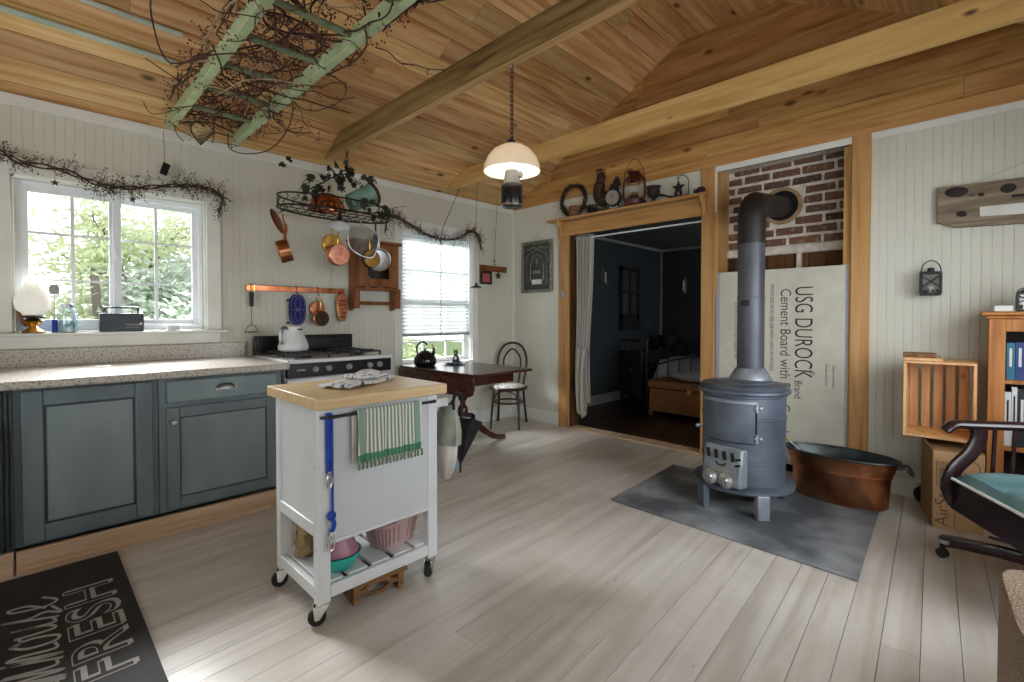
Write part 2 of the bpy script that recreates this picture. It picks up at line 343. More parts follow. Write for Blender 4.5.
# ---------------------------------------------------------------- mesh helpers
class MB:
    def __init__(s): s.bm = bmesh.new()
    def hexa(s, P):
        v = [s.bm.verts.new(p) for p in P]
        for f in ((0, 3, 2, 1), (4, 5, 6, 7), (0, 1, 5, 4), (1, 2, 6, 5), (2, 3, 7, 6), (3, 0, 4, 7)):
            s.bm.faces.new([v[i] for i in f])
        return s
    def b(s, x0, x1, y0, y1, z0, z1):
        return s.hexa([(x0, y0, z0), (x1, y0, z0), (x1, y1, z0), (x0, y1, z0), (x0, y0, z1), (x1, y0, z1), (x1, y1, z1), (x0, y1, z1)])
    def box(s, c, d, M=None):
        h = [x / 2 for x in d]; P = [(-h[0], -h[1], -h[2]), (h[0], -h[1], -h[2]), (h[0], h[1], -h[2]), (-h[0], h[1], -h[2]), (-h[0], -h[1], h[2]), (h[0], -h[1], h[2]), (h[0], h[1], h[2]), (-h[0], h[1], h[2])]
        P = [V(p) for p in P]
        if M is not None: P = [M @ p for p in P]
        return s.hexa([p + V(c) for p in P])
    def bar(s, p, q, w, h, up=(0, 0, 1)):
        p, q = V(p), V(q); d = (q - p).normalized(); a = d.cross(V(up))
        if a.length < 1e-4: a = d.cross(V((1, 0, 0)))
        a.normalize(); u = a.cross(d).normalized(); a = a * w / 2; u = u * h / 2
        return s.hexa([p - a - u, p + a - u, q + a - u, q - a - u, p - a + u, p + a + u, q + a + u, q - a + u])
    def ring(s, c, x, y, r, n, r2=None):
        return [s.bm.verts.new(c + x * (r * cos(2 * pi * i / n)) + y * ((r2 or r) * sin(2 * pi * i / n))) for i in range(n)]
    def tube(s, pts, r, n=8, closed=False, cap=True, flat=1.0, up=None):
        pts = [V(p) for p in pts]; m = len(pts); rr = r if isinstance(r, (list, tuple)) else [r] * m
        rings = []; prev = None
        for i, p in enumerate(pts):
            if closed: t = pts[(i + 1) % m] - pts[i - 1]
            else: t = pts[min(i + 1, m - 1)] - pts[max(i - 1, 0)]
            if t.length < 1e-9: t = V((0, 0, 1))
            t.normalize()
            if prev is None:
                a = V(up) if up else (V((0, 0, 1)) if abs(t.z) < 0.9 else V((1, 0, 0)))
                a = (a - t * a.dot(t)).normalized()
            else:
                a = prev - t * prev.dot(t)
                if a.length < 1e-6: a = V((1, 0, 0)) if abs(t.x) < .9 else V((0, 1, 0))
                a.normalize()
            prev = a; rings.append(s.ring(p, a, t.cross(a), rr[i], n, rr[i] * flat))
        k = m if closed else m - 1
        for i in range(k):
            A, B = rings[i], rings[(i + 1) % m]
            for j in range(n): s.bm.faces.new((A[j], A[(j + 1) % n], B[(j + 1) % n], B[j]))
        if cap and not closed and n > 2:
            s.bm.faces.new(rings[0][::-1]); s.bm.faces.new(rings[-1])
        return s
    def cyl(s, p, q, r, r2=None, n=20): return s.tube([p, q], [r, r if r2 is None else r2], n)
    def lathe(s, prof, c=(0, 0, 0), n=28, sx=1.0, sy=1.0, M=None):
        c = V(c); rs = []
        for r, z in prof:
            if r < 1e-5:
                p = V((0, 0, z)); p = (M @ p if M is not None else p) + c; rs.append([s.bm.verts.new(p)])
            else:
                L = []
                for i in range(n):
                    p = V((r * sx * cos(2 * pi * i / n), r * sy * sin(2 * pi * i / n), z)); p = (M @ p if M is not None else p) + c; L.append(s.bm.verts.new(p))
                rs.append(L)
        for A, B in zip(rs[:-1], rs[1:]):
            if len(A) == 1 and len(B) == 1: continue
            for j in range(n):
                k = (j + 1) % n
                if len(A) == 1: s.bm.faces.new((A[0], B[k], B[j]))
                elif len(B) == 1: s.bm.faces.new((A[j], A[k], B[0]))
                else: s.bm.faces.new((A[j], A[k], B[k], B[j]))
        return s
    def sph(s, c, r, n=12, sc=(1, 1, 1), M=None):
        k = max(4, n // 2); pr = [(r * sin(pi * i / k), -r * cos(pi * i / k)) for i in range(k + 1)]
        pr[0] = (0, -r); pr[-1] = (0, r)
        D = MX.Diagonal(sc).to_4x4() if M is None else M @ MX.Diagonal(sc).to_4x4()
        return s.lathe(pr, c, n, M=D.to_3x3())
    def prism(s, poly, o, ax, ay, h):
        """poly of 2-D points in the plane (ax, ay) at o, extruded by vector h"""
        o, ax, ay, h = V(o), V(ax), V(ay), V(h)
        a = [s.bm.verts.new(o + ax * x + ay * y) for x, y in poly]; b = [s.bm.verts.new(o + ax * x + ay * y + h) for x, y in poly]
        s.bm.faces.new(a[::-1]); s.bm.faces.new(b); n = len(a)
        for i in range(n): s.bm.faces.new((a[i], a[(i + 1) % n], b[(i + 1) % n], b[i]))
        return s
    def face(s, P): s.bm.faces.new([s.bm.verts.new(p) for p in P]); return s
    def grid(s, f, nu, nv, cu=False):
        G = [[s.bm.verts.new(f(i / nu, j / nv)) for j in range(nv + 1)] for i in range(nu if cu else nu + 1)]
        for i in range(nu):
            for j in range(nv):
                k = (i + 1) % len(G) if cu else i + 1
                s.bm.faces.new((G[i][j], G[k][j], G[k][j + 1], G[i][j + 1]))
        return s
    def obj(s, name, m, parent=None, loc=None, rot=0.0, bev=0.0, solid=0.0, sub=0, flat=False, ang=38, seg=2):
        bmesh.ops.recalc_face_normals(s.bm, faces=s.bm.faces)
        me = bpy.data.meshes.new(name); s.bm.to_mesh(me); s.bm.free()
        if not flat:
            me.polygons.foreach_set('use_smooth', [True] * len(me.polygons)); me.set_sharp_from_angle(angle=R(ang))
        me.materials.append(M[m] if isinstance(m, str) else m)
        o = bpy.data.objects.new(name, me); COL.objects.link(o)
        if parent: o.parent = parent
        if loc is not None: o.location = loc
        if rot: o.rotation_euler = rot if isinstance(rot, tuple) else (0, 0, rot)
        if solid:
            q = o.modifiers.new('thickness', 'SOLIDIFY'); q.thickness = solid; q.offset = 0
        if sub:
            q = o.modifiers.new('smooth', 'SUBSURF'); q.levels = sub; q.render_levels = sub
        if bev:
            q = o.modifiers.new('bevel', 'BEVEL'); q.width = bev; q.segments = seg; q.limit_method = 'ANGLE'; q.angle_limit = R(40)
        return o
def thing(name, label, cat, loc=(0, 0, 0), rot=0.0, group=None):
    o = bpy.data.objects.new(name, None); COL.objects.link(o); o.location = loc
    o.rotation_euler = rot if isinstance(rot, tuple) else (0, 0, rot); o.empty_display_size = 0.05
    o['label'] = label; o['category'] = cat
    if group: o['group'] = group
    return o
def tag(o, label, cat, group=None, kind=None):
    o['label'] = label; o['category'] = cat
    if group: o['group'] = group
    if kind: o['kind'] = kind
    return o
def struct(o, label=None):
    o['kind'] = 'structure'
    if label: o['label'] = label
    return o
def text(body, size, m, parent, o, ax, ay, name='lettering', depth=0.001, xs=1.0, align='LEFT', offset=0.0, outline=0.0, loc=None, space=1.0):
    c = bpy.data.curves.new('t', 'FONT'); c.body = body; c.size = size; c.align_x = align; c.offset = offset; c.space_character = space
    if outline: c.fill_mode = 'NONE'; c.bevel_depth = outline; c.bevel_resolution = 1
    else: c.extrude = depth
    t = bpy.data.objects.new('t', c); me = bpy.data.meshes.new_from_object(t); bpy.data.objects.remove(t)
    ax, ay = V(ax).normalized(), V(ay).normalized(); n = ax.cross(ay); o = V(o)
    for v in me.vertices:
        p = v.co.copy(); v.co = o + ax * (p.x * xs) + ay * p.y + n * p.z
    me.materials.clear(); me.materials.append(M[m]); me.name = name
    ob = bpy.data.objects.new(name, me); COL.objects.link(ob); ob.parent = parent
    if loc: ob.location = loc
    return ob
def smooth(P, k=6, closed=False):
    """Catmull-Rom through points"""
    P = [V(p) for p in P]; out = []; n = len(P)
    for i in range(n if closed else n - 1):
        g = (lambda j: P[j % n]) if closed else (lambda j: P[max(0, min(n - 1, j))])
        a, b, c, d = g(i - 1), g(i), g(i + 1), g(i + 2)
        for j in range(k):
            t = j / k
            out.append(0.5 * ((2 * b) + (c - a) * t + (2 * a - 5 * b + 4 * c - d) * t * t + (3 * b - a - 3 * c + d) * t ** 3))
    if not closed: out.append(P[-1])
    return out
def copy_tree(o, loc, rot=None, label=None, group=None):
    c = o.copy(); COL.objects.link(c); c.location = loc
    if rot is not None: c.rotation_euler = (0, 0, rot)
    if label: c['label'] = label
    if group: c['group'] = group
    for ch in list(o.children):
        d = ch.copy(); COL.objects.link(d); d.parent = c
        for g in list(ch.children):
            e = g.copy(); COL.objects.link(e); e.parent = d
    return c
X3, Y3, Z3 = V((1, 0, 0)), V((0, 1, 0)), V((0, 0, 1))
def rotx(a): return MX.Rotation(a, 3, 'X')
def roty(a): return MX.Rotation(a, 3, 'Y')
def rotz(a): return MX.Rotation(a, 3, 'Z')

# ---------------------------------------------------------------- the room
XB, YA, XD, YC = 4.12, 4.026, -1.6, -0.93
def cz(y):
    if y > 1.95: return 2.49 + 0.557 * (4.03 - y)
    if y < 1.11: return 2.49 + 0.557 * (y + 0.93) + 0.0
    return 3.65
rng = random.Random(7)
def boards(u0, u1, w, seg, r, gap=0.004, start=None):
    """rows of boards broken to length: yields (row index, a, b)"""
    k = 0
    while True:
        a = u0 - r.random() * seg
        while a < u1:
            b = a + seg * (0.6 + r.random() * 0.8)
            if b > u0: yield k, max(a, u0), min(b - gap * 0.5, u1)
            a = b
        k += 1
        if k > 400: return
def mk_floor():
    t = R(3.0); c, s = cos(t), sin(t); mb = MB(); w = 0.111
    n = int(6.4 / w)
    for k in range(n):
        v0 = -1.2 + k * w
        a = -1.9 - rng.random() * 4
        while a < 4.6:
            b = a + 4.2 + rng.random() * 2.4
            P = []
            for z in (-0.03, 0.0):
                for u, v in ((a, v0 + 0.001), (b - 0.0012, v0 + 0.001), (b - 0.0012, v0 + w - 0.001), (a, v0 + w - 0.001)):
                    P.append((u * c - v * s, u * s + v * c, z))
            x0, x1 = P[0][0], P[1][0]
            if x1 > XD - .1 and x0 < XB + .1:
                # trim boards to the room
                Q = []
                for p in P:
                    x = min(max(p[0], XD - 0.02), XB + 0.03); Q.append((x, p[1] + (x - p[0]) * s / c, p[2]))
                ym = max(q[1] for q in Q); yn = min(q[1] for q in Q)
                if yn < YA + .05 and ym > YC - .05: mb.hexa(Q)
            a = b
    o = mb.obj('floor', 'floor', flat=True); struct(o)
    struct(MB().b(XD - .05, XB + .05, YC - .1, YA + .1, -0.07, -0.031).obj('floor_underlay', 'gap', flat=True))
mk_floor()
def mk_ceiling():
    mb = MB(); w = 0.172
    for side in (0, 1):
        y0, y1 = (4.10, 1.95) if side == 0 else (-1.0, 1.11)
        L = math.hypot(y1 - y0, cz(y1) - cz(y0)) ; n = int(L / w) + 1
        dy = (y1 - y0) / L; dz = (cz(1.951 if side == 0 else 1.109) - cz(y0)) / L
        nz = V((0, -dz, dy)) if side == 0 else V((0, -dz, dy))
        if nz.z < 0: nz = -nz
        for k in range(n):
            s0 = k * w + 0.0015; s1 = min(L, (k + 1) * w - 0.0025)
            if s1 - s0 < .01: continue
            a = XD - rng.random() * 2.5
            while a < XB:
                b = a + 2.4 + rng.random() * 2.4
                x0, x1 = max(a, XD), min(b - 0.002, XB)
                if x1 > x0 + .02:
                    P = [V((x, y0 + dy * s, cz(y0) + dz * s)) for x, s in ((x0, s0), (x1, s0), (x1, s1), (x0, s1))]
                    mb.hexa(P + [p + nz * 0.018 for p in P])
                a = b
    k = 0; y = 1.95
    while y > 1.11:
        a = XD - rng.random() * 2
        while a < XB:
            b = a + 1.6 + rng.random() * 2.2
            if min(b, XB) > max(a, XD) + .02: mb.b(max(a, XD), min(b - .002, XB), max(1.108, y - .168), y - .002, 3.65, 3.668)
            a = b
        y -= 0.17
    struct(mb.obj('ceiling', 'ceil', flat=True))
    mb = MB()
    for P in (((XD - .1, 4.15, cz(4.15)), (XB + .1, 4.15, cz(4.15)), (XB + .1, 1.95, 3.65), (XD - .1, 1.95, 3.65)), ((XD - .1, 1.95, 3.65), (XB + .1, 1.95, 3.65), (XB + .1, 1.11, 3.65), (XD - .1, 1.11, 3.65)), ((XD - .1, 1.11, 3.65), (XB + .1, 1.11, 3.65), (XB + .1, -1.05, cz(-1.05)), (XD - .1, -1.05, cz(-1.05)))):
        P = [V(p) + V((0, 0, .03)) for p in P]; mb.hexa(P + [p + V((0, 0, .12)) for p in P])
    struct(mb.obj('ceiling_deck', 'gap', flat=True))
mk_ceiling()
def bead(mb, u0, u1, z0, z1, f, pitch=0.046, g=0.0028, ztop=None):
    """beadboard: f(u, depth, z) -> point; depth into the wall is positive"""
    u = math.floor(u0 / pitch) * pitch; pr = [(u0, 0.0)]
    while u < u1 + pitch:
        for d, q in ((-.0032, 0), (0, g), (.0032, 0)):
            if u0 < u + d < u1: pr.append((u + d, q))
        u += pitch
    pr.append((u1, 0.0))
    lo = [mb.bm.verts.new(f(a, q, z0)) for a, q in pr]; hi = [mb.bm.verts.new(f(a, q, ztop(a) if ztop else z1)) for a, q in pr]
    for i in range(len(pr) - 1): mb.bm.faces.new((lo[i], lo[i + 1], hi[i + 1], hi[i]))
# wall with the two windows (wall_back), a beadboard skin over a plain core
W1 = (-0.055, 0.925, 1.108, 2.03); W2 = (2.56, 3.46, 0.73, 2.05)
def mk_back():
    f = lambda u, q, z: (u, YA + q, z); mb = MB()
    for a, b, z0, z1 in ((XD, W1[0], 0, 2.5), (W1[0], W1[1], 0, W1[2]), (W1[0], W1[1], W1[3], 2.5), (W1[1], W2[0], 0, 2.5), (W2[0], W2[1], 0, W2[2]), (W2[0], W2[1], W2[3], 2.5), (W2[1], XB, 0, 2.5)):
        bead(mb, a, b, z0, z1, f); mb.b(a, b, YA + .008, YA + .10, z0, z1)
    struct(mb.obj('wall_back', 'wall', flat=True))
    struct(MB().b(XD, XB, YA - .018, YA + .004, 2.425, 2.492).obj('trim_1', 'trimw', bev=.003))       # white cornice board
    struct(MB().b(1.78, 1.85, YA - .012, YA + .004, 0.1, 2.43).obj('trim_2', 'wall', bev=.003))
    struct(MB().b(XB - .03, XB, YA - .03, YA, 0.0, 2.47).obj('trim_3', 'trimw', bev=.003))            # corner batten
    struct(MB().b(2.0, XB - .02, YA - .018, YA + .004, 0.0, 0.15).obj('baseboard_back', 'trimw', bev=.004))
mk_back()
def mk_right():
    f = lambda u, q, z: (XB + q, u, z); mb = MB()
    for a, b, z0, z1 in ((3.30, YA, 0, 2.48), (1.72, 3.30, 2.22, 2.48), (YC, 0.56, 0, 2.48)):
        bead(mb, a, b, z0, z1, f); mb.b(XB + .008, XB + .10, a, b, z0, z1)
    struct(mb.obj('wall_right', 'wall', flat=True))
    mb = MB(); mb.b(XB + .008, XB + .10, 1.615, 3.30, 2.15, 2.48); mb.b(XB + .008, XB + .10, .55, 1.73, 2.45, 2.62); mb.b(XB + .025, XB + .10, YC - .1, YA + .1, 2.48, 3.8)
    struct(mb.obj('wall_right_core', 'gap', flat=True))
    mb = MB(); z = 2.555; w = 0.158
    while z < 3.66:
        yl, yr = (4.03 - (z - 2.49) / 0.557) + .05, -0.93 + (z - 2.49) / 0.557 - .05
        a = yr - rng.random() * 1.5
        while a < yl:
            b = a + 0.9 + rng.random() * 1.6
            if min(b, yl) > max(a, yr) + .02: mb.b(XB, XB + .02, max(a, yr), min(b - .002, yl), z + .001, min(z + w - .002, 3.70))
            a = b
        z += w
    struct(mb.obj('wall_right_gable', 'gable', flat=True))
    struct(MB().b(XB - .02, XB + .005, YC, YA - .01, 2.472, 2.562).obj('trim_4', 'trimwoodY', bev=.003))      # board along the wall top
    mb = MB(); mb.b(XB - .012, XB + .004, YC, .55, 2.425, 2.472); struct(mb.obj('trim_5', 'trimw', bev=.002))
    mb = MB(); mb.b(XB - .014, XB + .003, YC, .55, 0, .12); struct(mb.obj('baseboard_right', 'trimw', bev=.004))
    mb = MB(); mb.b(XB - .014, XB + .003, 3.31, YA - .02, 0, .14); struct(mb.obj('baseboard_corner', 'trimw', bev=.004))
mk_right()
def mk_front_left():
    # wall_front (behind the camera, right) with two window openings, wall_left with one
    mb = MB(); f = lambda u, q, z: (u, YC - q, z)
    op = ((-0.2, 1.3), (1.8, 3.1)); xs = [XD, -0.2, 1.3, 1.8, 3.1, XB + .1]
    for i in range(5):
        a, b = xs[i], xs[i + 1]
        for z0, z1 in (((0, .72), (1.98, 2.5)) if i in (1, 3) else ((0, 2.5),)):
            bead(mb, a, b, z0, z1, f); mb.b(a, b, YC - .10, YC - .008, z0, z1)
    struct(mb.obj('wall_front', 'wall', flat=True))
    for k, (a, b) in enumerate(op):
        mb = MB()
        for x0, x1, z0, z1 in ((a - .08, a, .64, 2.06), (b, b + .08, .64, 2.06), (a, b, .64, .72), (a, b, 1.98, 2.06), ((a + b) / 2 - .02, (a + b) / 2 + .02, .72, 1.98)): mb.b(x0, x1, YC - .08, YC + .015, z0, z1)
        struct(mb.obj('window_%d' % (k + 3), 'trimw', bev=.003))
    mb = MB(); f = lambda u, q, z: (XD - q, u, z); ys = [YC - .1, .75, 2.45, YA + .1]
    for i in range(3):
        for z0, z1 in (((0, .72), (1.98, 2.5)) if i == 1 else ((0, 2.5),)):
            bead(mb, ys[i], ys[i + 1], z0, z1, f); mb.b(XD - .10, XD - .008, ys[i], ys[i + 1], z0, z1)
    P = [(XD - .02, -1.03, 2.5), (XD - .02, 4.12, 2.5), (XD - .02, 1.95, 3.7), (XD - .02, 1.11, 3.7)]
    Q = [V(p) - V((.08, 0, 0)) for p in P]; mb.hexa([P[0], P[1], P[2], P[3]] + Q)
    struct(mb.obj('wall_left', 'wall', flat=True))
    mb = MB()
    for y0, y1, z0, z1 in ((.67, .75, .64, 2.06), (2.45, 2.53, .64, 2.06), (.75, 2.45, .64, .72), (.75, 2.45, 1.98, 2.06), (1.58, 1.62, .72, 1.98)): mb.b(XD - .08, XD + .015, y0, y1, z0, z1)
    struct(mb.obj('window_5', 'trimw', bev=.003))
mk_front_left()
# tie beams
M['strip'] = pine('lit_underside_tone', 'c2a377', 'b08e60', '8f6d42', 1, 0.4, 0.7, 0.05)  # paler wood colour imitates light from below on the weathered beam
struct(MB().b(1.779, 1.823, YC, 3.94, 2.522, 2.531).obj('trim_12', 'strip', bev=.002))  # thin box added to carry the painted light along the beam underside
o = MB().b(1.775, 1.825, YC, 3.97, 2.53, 2.685).obj('trim_6', 'beamold', bev=.004); struct(o)
o = MB().b(3.075, 3.12, YC, 3.93, 2.515, 2.675).obj('trim_7', 'beamnew', bev=.003); struct(o)

def mk_window1():
    x0, x1, z0, z1 = W1
    r = thing('window_1', 'wide white slider window over the counter with six-light grids in both sashes', 'window'); r['kind'] = 'structure'
    mb = MB()
    mb.b(x0 - .09, x0, YA - .02, YA + .004, z0 - .0, z1 + .10); mb.b(x1, x1 + .09, YA - .02, YA + .004, z0, z1 + .10); mb.b(x0, x1, YA - .02, YA + .004, z1, z1 + .10)
    mb.b(x0 - .5, x0 - .09, YA - .016, YA + .004, z0, z1 + .10)
    mb.obj('casing', 'trimw', r, bev=.003)
    mb = MB(); mb.b(x0 - .008, x0 + .012, YA, YA + .11, z0, z1); mb.b(x1 - .012, x1 + .008, YA, YA + .11, z0, z1); mb.b(x0, x1, YA, YA + .11, z1 - .012, z1 + .008); mb.b(x0, x1, YA, YA + .11, z0 - .008, z0 + .004)
    mb.obj('jamb', 'trimw', r)
    mb = MB(); mb.b(-0.6, 1.048, YA - .06, YA + .11, z0 - .022, z0 - .002); mb.obj('sill', 'trimw', r, bev=.004)
    mb = MB(); mb.b(-0.6, 1.01, YA - .016, YA + .004, 1.012, z0 - .022); mb.obj('apron', 'trimw', r, bev=.003)
    yf = YA + .07
    mb = MB()
    for a, b, c, d in ((x0 + .013, x0 + .045, z0 + .006, z1 - .014), (x1 - .04, x1 - .013, z0 + .006, z1 - .014), (x0 + .045, x1 - .04, z1 - .045, z1 - .014), (x0 + .045, x1 - .04, z0 + .006, z0 + .045)): mb.b(a, b, yf - .03, yf + .035, c, d)
    mb.obj('frame', 'vinyl', r, bev=.004)
    for k, (a, b, y) in enumerate(((x0 + .03, .45, yf - .013), (.39, x1 - .03, yf + .018))):
        c, d = z0 + .035, z1 - .035; mb = MB(); w = .042
        for q in ((a, a + w, c, d), (b - w, b, c, d), (a + w, b - w, c, c + w), (a + w, b - w, d - w, d)): mb.b(q[0], q[1], y - .0145, y + .0145, q[2], q[3])
        s = mb.obj('sash', 'vinyl', r, bev=.003)
        mb = MB(); xm = (a + b) / 2
        mb.b(xm - .009, xm + .009, y - .007, y + .007, c, d)
        for i in (1, 2): zz = c + (d - c) * i / 3; mb.b(a, b, y - .006, y + .006, zz - .007, zz + .007)
        mb.obj('muntins', 'vinyl', s)
        MB().b(a + w, b - w, y - .002, y + .002, c + w, d - w).obj('pane', 'glass', s)
    MB().box((.422, yf - .034, 1.62), (.016, .016, .07)).obj('latch', 'vinyl', r, bev=.004)
mk_window1()
def mk_window2():
    x0, x1, z0, z1 = W2
    r = thing('window_2', 'tall white window behind the table with a lowered cellular blind', 'window'); r['kind'] = 'structure'
    mb = MB()
    mb.b(x0 - .085, x0, YA - .02, YA + .004, z0 - .1, z1 + .10); mb.b(x1, x1 + .085, YA - .02, YA + .004, z0 - .1, z1 + .10); mb.b(x0, x1, YA - .02, YA + .004, z1, z1 + .10); mb.b(x0, x1, YA - .05, YA + .03, z0 - .03, z0)
    mb.obj('casing', 'trimw', r, bev=.003)
    mb = MB(); mb.b(x0 - .005, x0 + .014, YA, YA + .11, z0, z1); mb.b(x1 - .014, x1 + .005, YA, YA + .11, z0, z1); mb.b(x0, x1, YA, YA + .11, z1 - .012, z1 + .008)
    mb.obj('jamb', 'trimw', r)
    y = YA + .085
    for c, d, yy in ((z0, 1.40, y - .012), (1.37, z1, y + .014)):
        mb = MB(); w = .045
        for q in ((x0 + .016, x0 + .016 + w, c, d), (x1 - .016 - w, x1 - .016, c, d), (x0 + .016 + w, x1 - .016 - w, c, c + w), (x0 + .016 + w, x1 - .016 - w, d - w, d)): mb.b(q[0], q[1], yy - .0125, yy + .0125, q[2], q[3])
        s = mb.obj('sash', 'vinyl', r, bev=.003); mb = MB()
        for i in (1, 2): xm = x0 + (x1 - x0) * i / 3; mb.b(xm - .009, xm + .009, yy - .006, yy + .006, c, d)
        zz = (c + d) / 2 - .12 * (c < 1); mb.b(x0, x1, yy - .006, yy + .006, zz - .008, zz + .008); mb.obj('muntins', 'vinyl', s)
        MB().b(x0 + .05, x1 - .05, yy - .002, yy + .002, c + .04, d - .04).obj('pane', 'glass', s)
    r = thing('cellular_blind', 'white horizontal cellular blind pulled most of the way down the far window', 'blind', (0, 0, 0))
    n = 27; zt, zb = 2.03, 1.03; mb = MB()
    def f(u, v):
        k = v * n * 2; i = int(round(k)); return (x0 + .018 + u * (x1 - x0 - .036), YA + .03 + (.010 if i % 2 else -.006), zt + (zb - zt) * v)
    mb.grid(f, 1, n * 2); mb.obj('pleats', 'blind', r, flat=True)
    MB().b(x0 + .016, x1 - .016, YA + .015, YA + .05, 1.005, 1.032).obj('bottom_rail', 'grey', r, bev=.004)
    MB().b(x0 + .016, x1 - .016, YA + .012, YA + .055, 2.025, 2.045).obj('head_rail', 'vinyl', r, bev=.003)
mk_window2()

# doorway, shelf over it, chimney recess
def mk_door():
    r = thing('door_1', 'wide pine-cased opening to the dark blue bedroom', 'doorway'); r['kind'] = 'structure'
    MB().b(XB - .022, XB + .004, 3.17, 3.305, 0, 2.0745).obj('casing', 'trimwood', r, bev=.004)
    MB().b(XB - .022, XB + .12, 1.615, 1.73, 0, 2.472).obj('casing', 'trimwood', r, bev=.004)
    MB().b(XB - .026, XB + .004, 1.731, 3.312, 2.075, 2.225).obj('head_board', 'trimwoodY', r, bev=.003)
    mb = MB(); mb.b(XB + .004, XB + .14, 3.15, 3.17, 0, 2.14); mb.b(XB + .004, XB + .14, 1.73, 3.17, 2.13, 2.15); mb.obj('lining', 'darkboard', r)
    MB().b(XB - .03, XB + .12, 1.73, 3.17, -.005, .014).obj('threshold', 'rawpine', r, bev=.005)
    MB().b(XB - .115, XB, 1.665, 3.405, 2.232, 2.254).obj('shelf', 'trimwoodY', r, bev=.004)
    for y in (3.255, 1.70):
        P = [(0, 0), (-.085, 0), (-.07, -.03), (-.035, -.06), (-.02, -.12), (-.012, -.15), (0, -.15)]
        MB().prism(P, (XB - .022, y - .018, 2.232), X3, Z3, (0, .036, 0)).obj('bracket', 'trimwood', r, bev=.002)
    w = tag(MB().box((XB - .03, 3.232, 1.45), (.016, .045, .085)).obj('light_switch', 'grey', bev=.004), 'small grey switch plate on the pine casing left of the doorway', 'switch')
mk_door()
def mk_recess():
    xk = 4.36
    mb = MB(); mb.b(XB - .022, XB + .12, .55, .66, 0, 2.472); o = mb.obj('trim_8', 'trimwood', bev=.004); struct(o)
    mb = MB(); mb.b(XB, xk + .05, 1.598, 1.615, 1.4, 2.46); mb.b(XB, xk + .05, .66, .675, 0, 2.46); mb.b(XB + .02, XB + .20, .675, .712, 1.3, 2.42); struct(mb.obj('trim_9', 'trimwood'))
    mb = MB(); mb.b(XB - .016, XB + .004, .66, 1.62, 2.425, 2.472); mb.b(XB - .016, XB + .003, 1.605, 1.622, 2.09, 2.43); struct(mb.obj('trim_10', 'trimw', bev=.002))
    mb = MB(); mb.b(xk + .02, xk + .12, .55, 1.75, 0, 2.7); mb.b(XB, xk + .1, .6, 1.7, 2.46, 2.5); mb.b(XB + .1, xk + .1, 1.62, 1.73, 0, 2.5); mb.b(XB + .1, xk + .1, .55, .655, 0, 2.5); struct(mb.obj('wall_recess', 'mortar', flat=True))
    # chimney brick: real bricks on a mortar bed, a round flue hole left open
    mb = MB(); hy, hz, hr = 1.172, 2.111, 0.135; z = 1.79; k = 0; bh = .056; jh = .023
    while z < 2.46:
        y = .69 - (0.105 if k % 2 else 0) - rng.random() * .03
        while y < 1.60:
            L = .19 + rng.random() * .03
            y0, y1 = max(y, .69), min(y + L, 1.592)
            if y1 - y0 > .03:
                segs = [(y0, y1)]
                if abs(z + bh / 2 - hz) < hr + .02:
                    h = math.sqrt(max(0, (hr + .03) ** 2 - (z + bh / 2 - hz) ** 2)); segs = [(a, b) for a, b in ((y0, min(y1, hy - h)), (max(y0, hy + h), y1)) if b - a > .02]
                for a, b in segs:
                    j = lambda: (rng.random() - .5) * .008
                    d = rng.random() * .008
                    mb.hexa([(xk + .03, a, z + j()), (xk + .03, b, z), (xk + .03, b, z + bh), (xk + .03, a, z + bh), (xk - .002 - d, a + j(), z + j()), (xk - .002 - d, b + j(), z + j()), (xk - .002 - d, b + j(), z + bh + j()), (xk - .002 - d, a + j(), z + bh + j())])
            y += L + .022
        z += bh + jh; k += 1
    ch = thing('chimney_breast', 'exposed old brick chimney breast in the pine-framed recess above the cement board', 'chimney'); ch['kind'] = 'structure'
    mb.obj('bricks', 'brick', ch, bev=.004, seg=1)
    MB().b(xk + .004, xk + .03, .675, 1.6, 1.70, 2.46).obj('mortar_bed', 'mortar', ch, flat=True)
    MB().b(xk - .03, xk + .02, .675, 1.6, 1.712, 1.782).obj('ledge', 'mortar', ch, bev=.01)
    mb = MB(); N = 32; A = [V((xk - .012, hy + .15 * cos(2 * pi * i / N), hz + .15 * sin(2 * pi * i / N))) for i in range(N)]; B = [V((xk - .014, hy + .122 * cos(2 * pi * i / N), hz + .122 * sin(2 * pi * i / N))) for i in range(N)]
    C = [p + V((.05, 0, 0)) for p in A]; D = [p + V((.04, 0, 0)) for p in B]
    vs = [[mb.bm.verts.new(p) for p in L] for L in (C, A, B, D)]
    for p, q in ((0, 1), (1, 2), (2, 3)):
        for i in range(N): mb.bm.faces.new((vs[p][i], vs[p][(i + 1) % N], vs[q][(i + 1) % N], vs[q][i]))
    mb.obj('clay_thimble', 'clay', ch)
    MB().cyl((xk - .004, hy, hz), (xk + .02, hy, hz), .124, n=32).obj('flue_opening', 'soot', ch)
    mb = MB(); y = .68
    while y < 1.59:
        w = .11 + rng.random() * .07; mb.b(xk - .01, xk + .01, y, min(y + w - .006, 1.597), 1.3, 1.71); y += w
    mb.obj('lath_board', 'darkboard', ch, flat=True)
    mb = MB(); mb.b(xk - .035, xk - .01, 1.02, 1.055, 1.3, 1.712); mb.b(xk - .035, xk - .01, .70, .735, 1.3, 1.712); mb.obj('lath_strip', 'mortar', ch)
    # cement board leaning flat over the lower half of the recess
    cb = thing('cement_board', 'grey cement board sheet with printed maker lettering standing behind the stove', 'board', (XB + .004, 1.61, .06))
    MB().b(0, .014, -.94, -.03, 0, 1.515).obj('sheet', 'cement', cb, bev=.002)
    MB().b(-.001, .0145, -.03, 0, 0, 1.515).obj('taped_edge', 'cementedge', cb, bev=.002); MB().b(-.001, .0145, -.948, -.918, 0, 1.51).obj('taped_edge', 'cementedge', cb, bev=.002)
